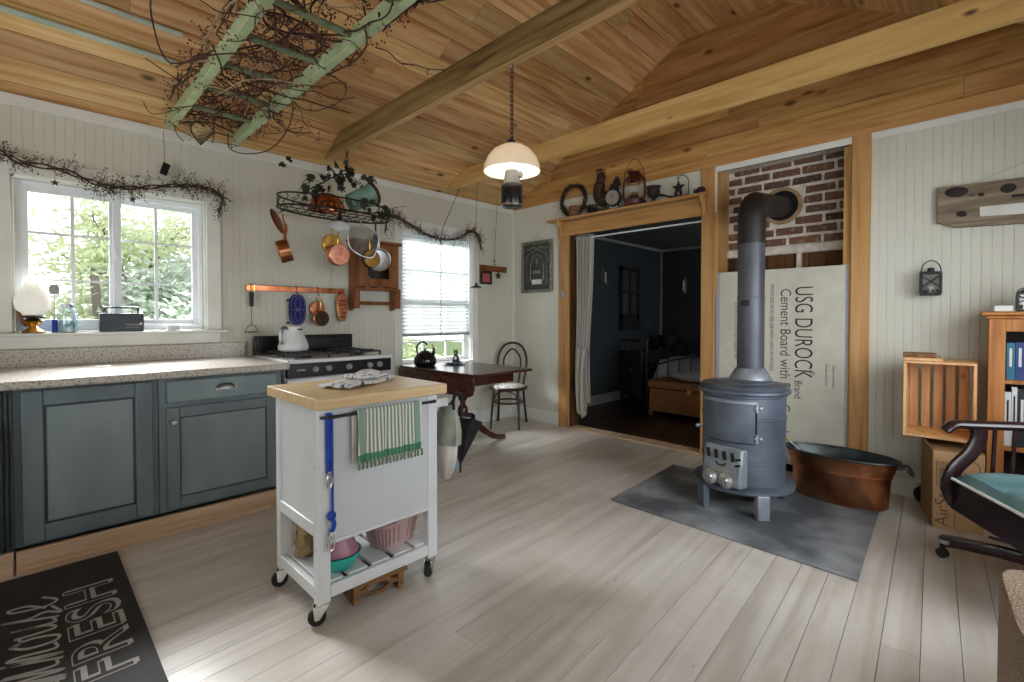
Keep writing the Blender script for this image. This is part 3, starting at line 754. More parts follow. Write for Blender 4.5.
    # lettering runs downward: text x -> -z, text y (up) -> towards -y
    def L(s, size, y, z, xs=1.0, sp=1.0): text(s, size, 'ink', cb, (-.0012, y, z), (0, 0, -1), (0, -1, 0), depth=.0006, xs=xs, offset=-.006 * size, space=sp)
    L('USG DUROCK', .172, -.60, 1.375, .635); L('Brand', .074, -.60, .655, .80); L('\u00ae', .05, -.70, .735)
    L('Cement Board with EdgeGuard', .104, -.50, 1.36, .84)
    L('SMOOTH SIDE MASTIC \u2022 SIDE LISSE MASTIC \u2022 LADO LISO MASTIQUE', .036, -.425, 1.40, .66, .95)
    L('6 ES 5/8 x 3 x 5 R12 \u2022 ES-7/1 ES-63 R 70/9', .034, -.155, 1.26, .8)
    L('Panneau de ciment', .024, -.80, .79, .85); L('Tablero de cemento', .024, -.845, .79, .85)
mk_recess()
# ---------------------------------------------------------------- bedroom beyond the doorway
def mk_bedroom():
    x0, x1, y0, y1, h = 4.22, 7.3, -.5, 3.75, 2.30
    mb = MB(); n = 0; y = y0
    while y < y1:
        a = x0 - .08 - rng.random()
        while a < x1:
            b = a + 1 + rng.random() * 1.2; mb.b(max(a, x0 - .08), min(b - .003, x1), y, y + .118, -.03, 0); a = b
        y += .12
    struct(mb.obj('bedroom_floor', 'darkfloor', flat=True))
    mb = MB(); mb.b(x0, x1 + .1, y1, y1 + .1, -.03, h + .1); struct(mb.obj('bedroom_wall_left', 'blue'))
    mb = MB(); mb.b(x1, x1 + .1, y0, y1, -.03, h + .1); struct(mb.obj('bedroom_wall_back', 'blue'))
    mb = MB(); mb.b(x0, 6.0, y0 - .1, y0, -.03, h + .1); mb.b(7.0, x1, y0 - .1, y0, -.03, h + .1); mb.b(6, 7, y0 - .1, y0, -.03, .95); mb.b(6, 7, y0 - .1, y0, 2.05, h + .1); struct(mb.obj('bedroom_wall_right', 'blue'))
    mb = MB(); mb.b(x0 + .0, x0 + .02, y0, .5, 0, h); mb.b(x0, x0 + .02, 3.3, y1, 0, h); mb.b(4.48, 4.5, .5, 1.62, 0, h); mb.b(4.22, 4.5, 1.62, 1.7, 0, h); struct(mb.obj('bedroom_wall_front', 'blue'))
    mb = MB(); mb.b(4.225, x1 + .1, 1.735, y1 + .1, h, h + .05); mb.b(4.51, x1 + .1, y0 - .1, 1.735, h, h + .05); struct(mb.obj('bedroom_ceiling', 'greyceil'))
    mb = MB(); mb.b(x0, x1, y1 - .02, y1, h - .04, h); mb.b(x1 - .02, x1, y0, y1, h - .04, h); mb.b(x1 - .03, x1, y1 - .03, y1, 0, h); struct(mb.obj('bedroom_trim_1', 'grey'))
    mb = MB(); mb.b(x0, x1, y1 - .018, y1, 0, .13); mb.b(x1 - .018, x1, y0, y1, 0, .13); struct(mb.obj('bedroom_baseboard', 'grey'))
    # wicker trunk with a cushion on the lid
    t = thing('wicker_trunk', 'brown wicker trunk with a brass clasp at the foot of the bed', 'trunk', (5.36, 2.40, 0))
    MB().b(0, .48, -.50, .50, .05, .335).obj('trunk_body', 'wovencane', t, bev=.015)
    MB().b(-.012, .492, -.512, .512, .34, .43).obj('lid', 'wovencane', t, bev=.018)
    mb = MB()
    for x in (.02, .46):
        for y in (-.48, .48): mb.b(x - .02, x + .02, y - .02, y + .02, 0, .06)
    mb.obj('feet', 'wovencane', t)
    mb = MB(); mb.box((-.02, -.02, .33), (.012, .05, .05)); mb.tube(smooth([(-.03, -.035, .315), (-.035, -.02, .285), (-.03, -.005, .315)], 4), .004, 6); mb.obj('clasp', 'brass', t)
    c = MB(); c.sph((0, 0, 0), 1, 20, (.22, .33, .065)); tag(c.obj('floor_cushion', 'sheet', loc=(5.58, 2.36, .49)), 'grey white cushion with a dark print lying on the wicker trunk', 'cushion')
    bd = thing('iron_bed', 'black iron bed with an arched scrollwork footboard in the blue room', 'bed', (5.98, 2.35, 0))
    for y in (-.95, .92): MB().cyl((0, y, 0), (0, y, .86), .02, n=10).sph((0, y, .875), .032, 10).obj('post', 'iron', bd)
    arch = lambda y: .64 + .25 * max(0.0, cos(y / .95 * pi / 2)) ** .8
    mb = MB(); mb.tube([(0, -.95 + 1.87 * i / 24, arch(-.95 + 1.87 * i / 24)) for i in range(25)], .012, 8); mb.tube([(0, -.95 + 1.87 * i / 24, arch(-.95 + 1.87 * i / 24) - .18) for i in range(25)], .011, 8)
    for i in range(1, 12): y = -.95 + 1.87 * i / 12; mb.tube([(0, y, .3), (0, y, arch(y) - .18)], .008, 6)
    mb.cyl((0, -.95, .3), (0, .92, .3), .012, n=8); mb.obj('footboard_rail', 'iron', bd)
    mb = MB()
    for i in range(10):
        y = -.85 + .185 * i; z = arch(y) - .09
        mb.tube([(0, y + .08 * (1 - k / 26) * cos(k * .55), z + .08 * (1 - k / 26) * sin(k * .55)) for k in range(22)], .009, 6)
    mb.obj('scrollwork', 'iron', bd)
    mb = MB(); mb.grid(lambda u, v: (.05 + 1.22 * u, -.9 + 1.8 * v, .60 + .05 * sin(pi * v) - (.25 if v in (0, 1) else 0) - (.3 if u == 0 else 0) + .012 * sin(9 * u + 5 * v)), 12, 16); mb.obj('mattress', 'sheet', bd, solid=.02)
    mb = MB(); mb.grid(lambda u, v: (.10 + .35 * u, -.92 + 1.25 * v, .685 + .035 * sin(pi * v) + .008 * sin(14 * u + 9 * v) - (.2 if v == 0 else 0)), 8, 14); mb.obj('blanket', 'greenb', bd, solid=.02)
    for y in (-.45, .1):
        mb = MB(); mb.sph((0, 0, 0), 1, 18, (.11, .26, .17)); tag(mb.obj('bed_pillow', 'floral', loc=(7.05, 2.35 + y, .84), rot=(0, -.25, 0)), 'floral pillow propped on the iron bed, ' + ('nearer the pine post' if y < 0 else 'next to the room corner'), 'pillow', 'pillows on the iron bed')
    d = thing('black_dresser', 'small black dresser with a gallery rail against the dark blue wall', 'dresser', (6.15, 3.55, 0))
    MB().b(-.13, .4, -.18, .17, .08, .72).obj('dresser_body', 'blackm', d, bev=.01)
    mb = MB(); mb.tube([(-.13, -.17, .86), (-.13, .16, .86), (.38, .16, .86)], .012, 6)
    for i in range(5): mb.cyl((-.13, -.17 + .0825 * i, .72), (-.13, -.17 + .0825 * i, .86), .006, n=6)
    mb.obj('gallery_rail', 'blackm', d)
    mb = MB()
    for x in (-.1, .36):
        for y in (-.15, .14): mb.b(x - .02, x + .02, y - .02, y + .02, 0, .09)
    mb.obj('feet', 'blackm', d)
    mb = MB(); mb.sph((-.145, -.02, .45), .012, 8); mb.sph((-.145, -.02, .25), .012, 8); mb.obj('knob', 'steel', d)
    s = MB(); s.cyl((6.95, 3.45, 0), (6.95, 3.45, .74), .03, n=10); s.cyl((6.95, 3.45, 0), (6.95, 3.45, .03), .17, n=20); s.cyl((6.95, 3.45, .74), (6.95, 3.45, .77), .22, n=24)
    tag(s.obj('round_side_table', 'dark'), 'dark round pedestal side table in the corner behind the bed', 'table')
    s = thing('woven_basket', 'dark woven basket on the round table in the bedroom corner', 'basket', (6.95, 3.45, .77))
    MB().lathe([(0, 0), (.11, 0), (.15, .09), (.16, .15), (.15, .15), (.1, .01)], n=22).obj('basket_body', 'dark', s)
    MB().tube([(.15 * cos(i * pi / 12), 0, .14 + .13 * sin(i * pi / 12)) for i in range(13)], .01, 6).obj('basket_handle', 'dark', s)
    m = thing('window_mirror', 'black window-frame mirror with a small ledge on the dark blue wall', 'mirror', (6.31, 3.75, 1.48))
    mb = MB()
    for a, b, c, e in ((-.27, -.20, -.45, .46), (.20, .27, -.45, .46), (-.27, .27, .40, .46), (-.27, .27, -.30, -.24), (-.015, .015, -.3, .46), (-.27, .27, .07, .10)): mb.b(a, b, -.03, 0, c, e)
    mb.obj('mirror_frame', 'blackm', m); MB().b(-.22, .22, -.012, -.006, -.3, .44).obj('mirror_glass', 'steel', m)
    mb = MB(); mb.b(-.3, .3, -.09, 0, -.47, -.44); mb.b(-.25, .25, -.06, 0, -.44, -.30); mb.obj('ledge', 'blackm', m)
    for n_, loc, rz, lb in ((0, (5.60, 3.75, 1.74), 0, 'pewter wall sconce beside the window-frame mirror'), (1, (7.3, 3.33, 1.69), -pi / 2, 'pewter wall sconce on the far blue wall right of the corner')):
        s = thing('wall_sconce', lb, 'sconce', loc, rz, 'bedroom sconces')
        mb = MB(); mb.box((0, -.008, 0), (.05, .012, .26)); mb.obj('back_plate', 'frame', s, bev=.005)
        mb = MB(); mb.lathe([(0, -.1), (.04, -.09), (.045, -.07)], (0, -.06, 0)); mb.tube([(0, -.01, -.05), (0, -.06, -.1)], .006); mb.obj('sconce_cup', 'frame', s)
        MB().cyl((0, -.06, -.085), (0, -.06, .08), .016, .014, 12).obj('candle', 'paperw', s)
mk_bedroom()
def mk_curtain():
    r = thing('curtain_rod', 'thin white tension rod across the top of the doorway', 'rod', (XB + .07, 2.44, 2.045))
    MB().cyl((0, -.70, 0), (0, .70, 0), .009, n=10).obj('rod', 'vinyl', r)
    mb = MB(); mb.cyl((0, .69, 0), (0, .705, 0), .018, n=12); mb.cyl((0, -.705, 0), (0, -.69, 0), .018, n=12); mb.obj('end_cap', 'grey', r)
    c = thing('curtain', 'greige linen curtain gathered at the left of the doorway, its hem tucked up', 'curtain', (XB + .07, 3.14, 0))
    def f(u, v):
        z = 2.075 - v * (1.80 - .0 * u)
        w = .225 - .03 * v - .02 * sin(pi * v)
        y = -u * w + .012 * sin(8 * v + 3 * u) * v; x = .028 * sin(u * 34 + 1.6 * v) * (1 - .25 * v) + .015 * sin(5 * v)
        if v > .72: y -= (v - .72) * .10 * (1 - u); z += .12 * (v - .72) / .28 * (1 - u) * (1.4 if u < .4 else .6)
        return (x, y, z)
    mb = MB(); mb.grid(f, 90, 40); mb.obj('panel', 'curtain', c, solid=.004)
    def g(u, v):
        y = -.03 - u * .15 + .03 * v; z = .86 - v * (.62 + .12 * sin(u * pi)); x = -.035 - .03 * sin(pi * v) + .022 * sin(u * 16 + 2 * v); return (x, y - .04 * v, z)
    mb = MB(); mb.grid(g, 40, 24); mb.obj('tucked_hem', 'curtain', c, solid=.004)
mk_curtain()
# ---------------------------------------------------------------- kitchen run under the window
def raised_door(parent, x0, x1, z0, z1, y, name='door', w=.065, deep=.03):
    """frame-and-panel front in the plane y, facing -y"""
    mb = MB()
    for a, b, c, d in ((x0, x0 + w, z0, z1), (x1 - w, x1, z0, z1), (x0 + w, x1 - w, z0, z0 + w), (x0 + w, x1 - w, z1 - w, z1)): mb.b(a, b, y, y + .022, c, d)
    d = mb.obj(name, 'cab', parent, bev=.005)
    a, b, c, e = x0 + w, x1 - w, z0 + w, z1 - w; mb = MB(); q = deep
    mb.hexa([(a, y + .014, c), (b, y + .014, c), (b, y + .02, c), (a, y + .02, c), (a, y + .014, e), (b, y + .014, e), (b, y + .02, e), (a, y + .02, e)])
    if q: mb.hexa([(a + .008, y + .014, c + .008), (b - .008, y + .014, c + .008), (b - q, y + .003, c + q), (a + q, y + .003, c + q), (a + .008, y + .014, e - .008), (b - .008, y + .014, e - .008), (b - q, y + .003, e - q), (a + q, y + .003, e - q)])
    mb.obj('panel', 'cabp', d, bev=.002)
    g = .011 if q else .006; mb = MB()
    for r in ((a, a + g, c, e), (b - g, b, c, e), (a + g, b - g, c, c + g), (a + g, b - g, e - g, e)): mb.b(r[0], r[1], y + .010, y + .0145, r[2], r[3])
    mb.obj('glaze_line', 'cabdark', d)
    return d
def mk_cabs():
    yf = 3.2
    t = thing('base_cabinet', 'blue-grey base cabinet with one tall raised-panel front and fluted pilaster, left of the drawer unit', 'cabinet', (0, 0, 0))
    MB().b(-.75, .503, yf + .022, 3.95, .11, .866).obj('carcass', 'cab', t, bev=.003)
    raised_door(t, -.022, .478, .125, .85, yf, w=.075, deep=.045)
    mb = MB()
    for k in range(5): mb.b(-.128 + k * .017, -.116 + k * .017, yf - .004, yf + .022, .11, .866)
    mb.obj('fluted_pilaster', 'cabdark', t, bev=.004)
    raised_door(t, -.66, -.15, .125, .85, yf, w=.075, deep=.045)
    t = thing('base_cabinet', 'blue-grey base cabinet with a cup-pull drawer over a flat-panel door beside the gas range', 'cabinet', (0, 0, 0))
    MB().b(.505, 1.15, yf + .022, 3.95, .11, .866).obj('carcass', 'cab', t, bev=.003)
    d = MB().b(.54, 1.118, yf, yf + .022, .72, .845).obj('drawer', 'cabp', t, bev=.007)
    mb = MB()
    mb.grid(lambda u, v: (.826 + .055 * cos(pi * u), yf - .004 - .026 * sin(pi * v * .5) * (sin(pi * u) ** .5 if 0 < u < 1 else 0), .775 + .036 * sin(pi * u) * cos(pi * v * .5)), 16, 6)
    mb.b(.765, .78, yf - .004, yf, .768, .79); mb.b(.872, .887, yf - .004, yf, .768, .79)
    mb.obj('cup_pull', 'steel', d)
    d = raised_door(t, .54, 1.118, .125, .695, yf, w=.06, deep=0)
    mb = MB(); mb.lathe([(0, .032), (.012, .03), (.016, .022), (.012, .014), (.006, .01), (.007, 0)], (.568, yf, .615), 14, M=rotx(pi / 2)); mb.obj('knob', 'steel', d)
    mb = MB(); mb.b(-.75, -.052, 3.172, 3.2, 0, .11); mb.b(-.045, 1.10, 3.172, 3.2, 0, .105); mb.b(-.045, 1.06, 3.155, 3.172, 0, .028)
    struct(mb.obj('trim_11', 'rawpine', bev=.004))
    t = thing('countertop', 'speckled stone-look laminate countertop with an upstand running under the kitchen window', 'countertop', (0, 0, 0))
    MB().b(-.8, 1.165, 3.105, 3.998, .868, .908).obj('worktop', 'stone', t, bev=.009)
    MB().b(-.8, 1.17, 3.999, 4.014, .906, 1.008).obj('upstand', 'stone', t, bev=.003)
    # a folded cloth at the picture's edge, hung on the cabinet front
    mb = MB(); mb.grid(lambda u, v: (-.155 + .062 * u, 3.165 - .02 * sin(pi * u) - .008 * sin(v * 3), .70 - .24 * v + .01 * sin(u * 4)), 8, 12)
    tag(mb.obj('dish_towel', 'bagg', solid=.01), 'sage green dish towel hanging on the cabinet front by the fluted pilaster', 'towel')
mk_cabs()
def mk_range():
    x0, x1, yf, yb = 1.2, 1.985, 3.27, 3.94
    t = thing('gas_range', 'white gas range with black control panel and black backguard', 'stove', (x0, yf, 0)); w = x1 - x0; d = yb - yf
    MB().b(0, w, .03, d, .03, .885).obj('range_body', 'enamel', t, bev=.006)
    mb = MB(); mb.b(-.004, w + .004, -.03, d - .02, .885, .912); mb.obj('cooktop', 'enamel', t, bev=.012, seg=3)
    p = MB().b(.004, w - .004, -.012, .03, .79, .884).obj('control_panel', 'black', t, bev=.004)
    for k, x in enumerate((.19, .285, .435, .60, .68)):
        mb = MB(); mb.lathe([(0, .026), (.014, .025), (.018, .018), (.021, 0)], (x, -.012, .842), 16, M=rotx(pi / 2)); mb.box((x, -.04, .842), (.006, .012, .03)); mb.obj('knob', 'enamel' if 0 else 'grey', p)
    mb = MB(); mb.box((.095, -.0126, .842), (.06, .002, .012)); mb.obj('badge', 'grey', p)
    dr = MB().b(.006, w - .006, -.008, .03, .22, .782).obj('oven_door', 'enamel', t, bev=.008)
    MB().b(.14, w - .14, -.0085, -.004, .33, .60).obj('door_window', 'black', dr)
    mb = MB(); mb.tube([(.30, -.008, .745), (.30, -.045, .745), (.62, -.045, .745), (.62, -.008, .745)], .011, 8); mb.obj('door_handle', 'black', dr)
    MB().b(.006, w - .006, -.006, .03, .05, .212).obj('drawer', 'enamel', t, bev=.006)
    mb = MB(); mb.b(0.0, w, d - .055, d, .885, 1.055); mb.b(.01, w - .01, d - .075, d - .055, .94, 1.04); mb.obj('backguard', 'black', t, bev=.008)
    for (cx, cy) in ((.19, .14), (.19, .43), (.59, .14), (.59, .43)):
        mb = MB(); r = .115
        for i in range(8):
            a = i * pi / 4; mb.bar((cx + .03 * cos(a), cy + .03 * sin(a), .945), (cx + r * cos(a) * 1.05, cy + r * sin(a) * 1.05, .945), .008, .012)
        for sx in (-1, 1):
            mb.bar((cx + sx * r, cy - r, .94), (cx + sx * r, cy + r, .94), .01, .012); mb.bar((cx - r, cy + sx * r, .94), (cx + r, cy + sx * r, .94), .01, .012)
            for sy in (-1, 1): mb.b(cx + sx * r - .006, cx + sx * r + .006, cy + sy * r - .006, cy + sy * r + .006, .91, .945)
        mb.obj('burner_grate', 'blackm', t)
        MB().lathe([(0, .93), (.03, .93), (.034, .925), (.04, .912)], (cx, cy, 0), 18).obj('burner_cap', 'blackm', t)
    mb = MB()
    for x in (.05, w - .05):
        for y in (.06, d - .06): mb.cyl((x, y, 0), (x, y, .035), .018, n=10)
    mb.obj('leveling_feet', 'blackm', t)
    # enamel coffee pot on the left front burner
    p = thing('coffee_pot', 'white glass-style coffee pot with grey handle standing on the left burner', 'pot', (1.375, 3.60, .952), R(25))
    mb = MB(); mb.lathe([(0, 0), (.088, 0), (.102, .012), (.105, .03), (.095, .07), (.07, .125), (.058, .155), (.062, .178), (.056, .178), (.052, .155)], n=32)
    mb.prism([(.045, 0), (.085, .012), (.05, -.03)], (0, -.014, .168), X3, Z3, (0, .028, 0)); mb.obj('pot_body', 'enamel', p)
    mb = MB(); mb.tube(smooth([(-.052, 0, .165), (-.095, 0, .168), (-.118, 0, .14), (-.118, 0, .08), (-.108, 0, .055)], 5), [.013] * 20 + [.008], 10, up=(0, 1, 0)); mb.obj('pot_handle', 'steel', p)
    mb = MB(); mb.lathe([(0, .19), (.03, .188), (.052, .178)], n=24); mb.obj('pot_lid', 'enamel', p)
    mb = MB()
    for k in range(9): mb.box((.012 - .0 + .0585 * cos(-1.9 + .12 * k) - .012, .0585 * sin(-1.9 + .12 * k), .158), (.004, .004, .012 if k % 3 else .007))
    mb.obj('printed_marks', 'ink', p)
mk_range()
def mk_sill():
    y, z = 3.995, 1.106
    # hurricane lamp
    p = thing('oil_lamp', 'white glass oil lamp on an ornate brass foot at the left end of the sill', 'lamp', (.03, 3.985, z))
    MB().lathe([(0, 0), (.045, 0), (.05, .012), (.03, .022), (.018, .04), (.035, .055), (.045, .07), (.03, .082), (.018, .088)], n=24).obj('brass_foot', 'brass', p)
    MB().lathe([(.05, .088), (.055, .095), (.045, .102), (.03, .104), (.0, .104)], n=24).obj('burner_gallery', 'blackm', p)
    MB().lathe([(.04, .104), (.075, .14), (.082, .185), (.07, .225), (.042, .265), (.03, .31), (.026, .335), (.022, .335), (.026, .31), (.038, .265), (.064, .225), (.076, .185), (.07, .145), (.036, .108)], n=32).obj('glass_shade', 'milk', p)
    d = MB(); d.lathe([(0, .004), (.05, .004), (.066, .012), (.07, .02), (.066, .016), (.05, .009), (0, .009)], (0, 0, 0), 28, M=roty(R(72)))
    tag(d.obj('copper_plate', 'copper', loc=(-.034, 4.03, z + .094)), 'small copper plate leaning on the window jamb behind the oil lamp', 'plate')
    # fly swatter in a blue holder
    p = thing('fly_swatter', 'white fly swatter standing upright on the sill in a blue sleeve', 'swatter', (.122, 3.99, z))
    mb = MB(); mb.cyl((0, 0, .06), (0, 0, .235), .0028, n=6); mb.obj('wire_stem', 'steel', p)
    mb = MB(); mb.prism([(-.02, 0), (.02, 0), (.023, .02), (.023, .04), (.014, .058), (-.014, .058), (-.023, .04), (-.023, .02)], (0, -.002, .232), X3, Z3, (0, .004, 0)); mb.obj('swatter_head', 'grey', p)
    MB().cyl((0, 0, 0), (0, 0, .078), .013, n=12).obj('blue_sleeve', 'strap', p)
    p = thing('glass_jar', 'glass jar of pale blue beads with a grey screw lid on the window sill', 'jar', (.178, 3.985, z))
    MB().lathe([(0, 0), (.042, 0), (.046, .01), (.046, .115), (.038, .14), (.03, .15), (.03, .16)], n=28).obj('jar_body', 'jarglass', p)
    MB().lathe([(0, .004), (.041, .004), (.042, .055), (.035, .075), (.02, .07), (0, .076)], n=20).obj('blue_beads', 'jarblue', p)
    MB().lathe([(.032, .150), (.032, .172), (.028, .176), (0, .176)], n=24).obj('jar_lid', 'steel', p)
    p = thing('portable_radio', 'dark grey portable radio with a carry handle in the middle of the sill', 'radio', (.437, 3.985, z))
    MB().b(-.112, .112, -.03, .03, .0, .118).obj('radio_body', 'radio', p, bev=.008)
    mb = MB(); mb.tube(smooth([(-.085, 0, .115), (-.085, 0, .148), (-.075, 0, .155), (.075, 0, .155), (.085, 0, .148), (.085, 0, .115)], 4), .006, 8); mb.obj('carry_handle', 'radio', p)
    mb = MB()
    for i in range(7):
        for k in range(4): mb.box((.02 + .012 * i, -.0305, .066 + .010 * k), (.006, .002, .004))
    mb.obj('speaker_grille', 'black', p)
    mb = MB(); mb.box((.055, -.031, .045), (.075, .002, .004)); mb.box((.055, -.031, .028), (.075, .002, .003)); mb.obj('tuning_dial', 'grey', p)
    mb = MB(); mb.cyl((.095, -.03, .05), (.095, -.036, .05), .008, n=12); mb.obj('tuning_knob', 'steel', p)
    p = thing('white_ladle', 'white enamel ladle lying on the sill right of the radio', 'ladle', (.715, 3.985, z))
    MB().lathe([(0, .002), (.03, .004), (.048, .02), (.052, .034), (.048, .034), (.03, .012), (0, .008)], n=24).obj('ladle_bowl', 'enamel', p)
    mb = MB(); mb.tube(smooth([(.05, 0, .032), (.09, 0, .04), (.13, 0, .036), (.155, 0, .022), (.165, 0, .004)], 5), .004, 8); mb.obj('ladle_handle', 'enamel', p)
    # small scrap on the counter behind the radio
    mb = MB(); mb.box((0, 0, .006), (.07, .03, .012), rotz(.3)); tag(mb.obj('soap_bar', 'milk', loc=(.31, 3.62, .908), bev=.004), 'white bar of soap on the counter in front of the upstand', 'soap')
mk_sill()

# ---------------------------------------------------------------- the white kitchen cart
def mk_cart():
    rz = 0.0; t = thing('kitchen_cart', 'white kitchen cart on casters with a butcher-block top', 'cart', (.772, 1.80, 0), rz)
    w, d = .565, .43; lw, ld = .052, .042
    MB().b(-.014, w + .035, -.03, d + .065, .845, .89).obj('butcher_block_top', 'butcher', t, bev=.004)
    for x, y in ((0, 0), (w - lw, 0), (0, d - ld), (w - lw, d - ld)):
        l = MB().b(x, x + lw, y, y + ld, .085, .845).obj('leg', 'cartw', t, bev=.004)
        mb = MB()
        for z in (.13, .30, .62):
            q = -.001 if y == 0 else d + .001
            mb.cyl((x - .001 if x == 0 else x + lw + .001, y + ld / 2, z), (x + .002 if x == 0 else x + lw - .002, y + ld / 2, z), .004, n=8)
        mb.obj('bolt', 'grey', l)
    mb = MB()
    mb.b(lw, w - lw, .004, .020, .325, .845); mb.obj('front_panel', 'cartpanel', t, bev=.002)
    MB().b(lw, w - lw, .002, .024, .31, .325).obj('front_panel_lip', 'cartw', t, bev=.002)
    MB().b(.006, .02, ld, d - ld, .395, .845).obj('side_panel', 'cartw', t); MB().b(w - .02, w - .006, ld, d - ld, .395, .845).obj('side_panel', 'cartw', t)
    MB().b(lw, w - lw, d - .02, d - .006, .325, .845).obj('back_panel', 'cartw', t)
    for x in (0, w - .03): MB().b(x, x + .03, ld, d - ld, .345, .395).obj('side_rail', 'cartw', t, bev=.003)
    for y in (.002, d - .026): MB().b(lw, w - lw, y, y + .024, .10, .15).obj('shelf_rail', 'cartw', t, bev=.003)
    for x in (.0, w - .026): MB().b(x, x + .026, ld, d - ld, .10, .15).obj('shelf_side_rail', 'cartw', t, bev=.003)
    for k in range(5): MB().b(.03 + .107 * k, .03 + .107 * k + .085, .026, d - .026, .142, .156).obj('shelf_slat', 'cartw', t, bev=.002)
    MB().b(lw, w - lw, .03, d - .03, .325, .335).obj('cupboard_floor', 'cartw', t)
    mb = MB(); mb.tube([(.015, -.002, .812), (.03, -.028, .815), (w - .03, -.028, .815), (w - .015, -.002, .812)], .0065, 8); mb.obj('towel_bar', 'blackm', t)
    mb = MB(); mb.b(w + .002, w + .075, .012, .03, .775, .815); mb.obj('end_hook_board', 'cartw', t, bev=.004)
    for x, y, a in ((.026, .02, R(-25)), (w - .026, .02, R(30)), (.026, d - .02, R(-15)), (w - .026, d - .02, R(10))):
        dx, dy = -.02 * cos(a), -.02 * sin(a); px, py = -sin(a), cos(a)
        mb = MB(); mb.box((x, y, .082), (.05, .04, .006), rotz(a)); mb.cyl((x, y, .07), (x, y, .082), .016, n=14)
        F = lambda u, q, z, e: (x + u * cos(a) + px * q * e, y + u * sin(a) + py * q * e, z)
        for q in (-1, 1): mb.hexa([F(.022, q, .076, .0145), F(-.034, q, .076, .0145), F(-.034, q, .076, .0175), F(.022, q, .076, .0175), F(-.010, q, .026, .0145), F(-.030, q, .026, .0145), F(-.030, q, .026, .0175), F(-.010, q, .026, .0175)])
        c = mb.obj('caster', 'chrome', t, bev=.001, seg=1)
        mb = MB(); q = V((px, py, 0)); o = V((x + dx, y + dy, .034)); mb.cyl(o - q * .011, o + q * .011, .034, n=24); mb.obj('wheel', 'rubber', c, bev=.004)
        mb = MB(); mb.cyl(o - q * .019, o + q * .019, .009, n=12); mb.obj('axle', 'chrome', c)
    return t, rz
cart, crz = mk_cart()
def cpt(x, y, z): return (.772 + x * cos(crz) - y * sin(crz), 1.80 + x * sin(crz) + y * cos(crz), z)
def mk_cart_things():
    # green striped towel over the bar
    t = thing('striped_towel', 'cream towel with green stripes draped over the cart towel bar', 'towel', cpt(.135, -.028, .822), crz)
    def f(u, v):
        x = .01 + .305 * u + .004 * sin(v * 4)
        fold = .006 * sin(u * 22 + 1.5 * v) + .004 * sin(u * 41)
        if v < .12: a = (v / .12) * pi; return (x, .010 * cos(a), .0 + .008 * sin(a) - .0)
        k = (v - .12) / .88; return (x, -.010 - fold * k - .006 * k, -.205 * k)
    mb = MB()
    def g(u, v): p = f(u, .12 * v); return p
    mb.grid(f, 60, 30); mb.obj('towel_front', towelmat(), t, solid=.003)
    mb = MB(); mb.grid(lambda u, v: (-.002 + .30 * u, .011 + .004 * sin(u * 20) * v, -.20 * v), 50, 12); mb.obj('towel_back', 'bagw', t, solid=.003)
    mb = MB()
    for i in range(18): x = .016 + .0175 * i; mb.tube([(x, -.014, -.203), (x + .003 * sin(i * 3), -.016, -.222), (x + .002 * sin(i * 5), -.014, -.232)], [.005, .004, .005], 5)
    mb.obj('fringe', 'greend', t)
    # folded printed tea towel on the block
    t = thing('folded_tea_towel', 'white tea towel printed in dark blue lying folded on the butcher block', 'tea towel', cpt(.30, .235, .8905), crz + R(22))
    mb = MB(); mb.grid(lambda u, v: (-.17 + .36 * u, -.085 + .17 * v + .03 * u, .012 + .005 * sin(7 * u + 3 * v) + .004 * sin(13 * v)), 24, 14); mb.obj('upper_fold', 'news', t, solid=.012)
    mb = MB(); mb.grid(lambda u, v: (.02 + .20 * u, -.02 + .14 * v, .026 + .018 * u * v + .003 * sin(11 * u)), 14, 10); mb.obj('turned_corner', 'news', t, solid=.008)
    # blue strap with clip on the left front leg
    t = thing('leash', 'blue webbing leash with a metal clip hanging from the corner of the cart', 'leash', cpt(.042, -.006, .83), crz)
    mb = MB(); mb.b(-.012, .012, -.006, .0, -.235, 0); mb.b(.006, .016, -.012, -.006, -.42, -.005); mb.obj('webbing', 'strap', t, bev=.002)
    mb = MB(); mb.sph((.006, -.012, -.40), .018, 12, (1, .7, 1)); mb.tube(smooth([(.0, -.012, -.39), (.012, -.02, -.43), (.006, -.012, -.46)], 4), .009, 8); mb.obj('knot', 'strap', t)
    mb = MB(); mb.tube(smooth([(.0, -.01, -.235), (-.010, -.012, -.262), (.0, -.012, -.29), (.010, -.012, -.262)], 5, True), .0035, 8, True); mb.cyl((0, -.011, -.225), (0, -.011, -.245), .008, n=10); mb.obj('upper_clip', 'chrome', t)
    mb = MB(); mb.tube(smooth([(.006, -.012, -.47), (-.008, -.012, -.50), (-.005, -.012, -.53), (.012, -.012, -.53), (.016, -.012, -.50)], 5, True), .004, 8, True); mb.b(-.004, .016, -.018, -.006, -.475, -.46); mb.obj('lower_clip', 'chrome', t)
    z = .157
    # pink basket
    t = thing('plastic_basket', 'dusty pink slotted plastic basket on the right of the cart shelf', 'basket', cpt(.415, .155, z), crz + R(14))
    def ov(s, z, n=28): return [V((s * .122 * (abs(cos(a)) ** .6) * (1 if cos(a) > 0 else -1), s * .085 * (abs(sin(a)) ** .6) * (1 if sin(a) > 0 else -1), z)) for a in [2 * pi * (i + .5) / n for i in range(n)]]
    mb = MB(); rings = [[mb.bm.verts.new(p) for p in ov(s, zz)] for s, zz in ((.80, .0), (.84, .03), (.97, .105), (1.03, .108), (1.03, .12), (.98, .12), (.80, .03), (.76, .006))]
    for A, B in zip(rings[:-1], rings[1:]):
        for i in range(28): mb.bm.faces.new((A[i], A[(i + 1) % 28], B[(i + 1) % 28], B[i]))
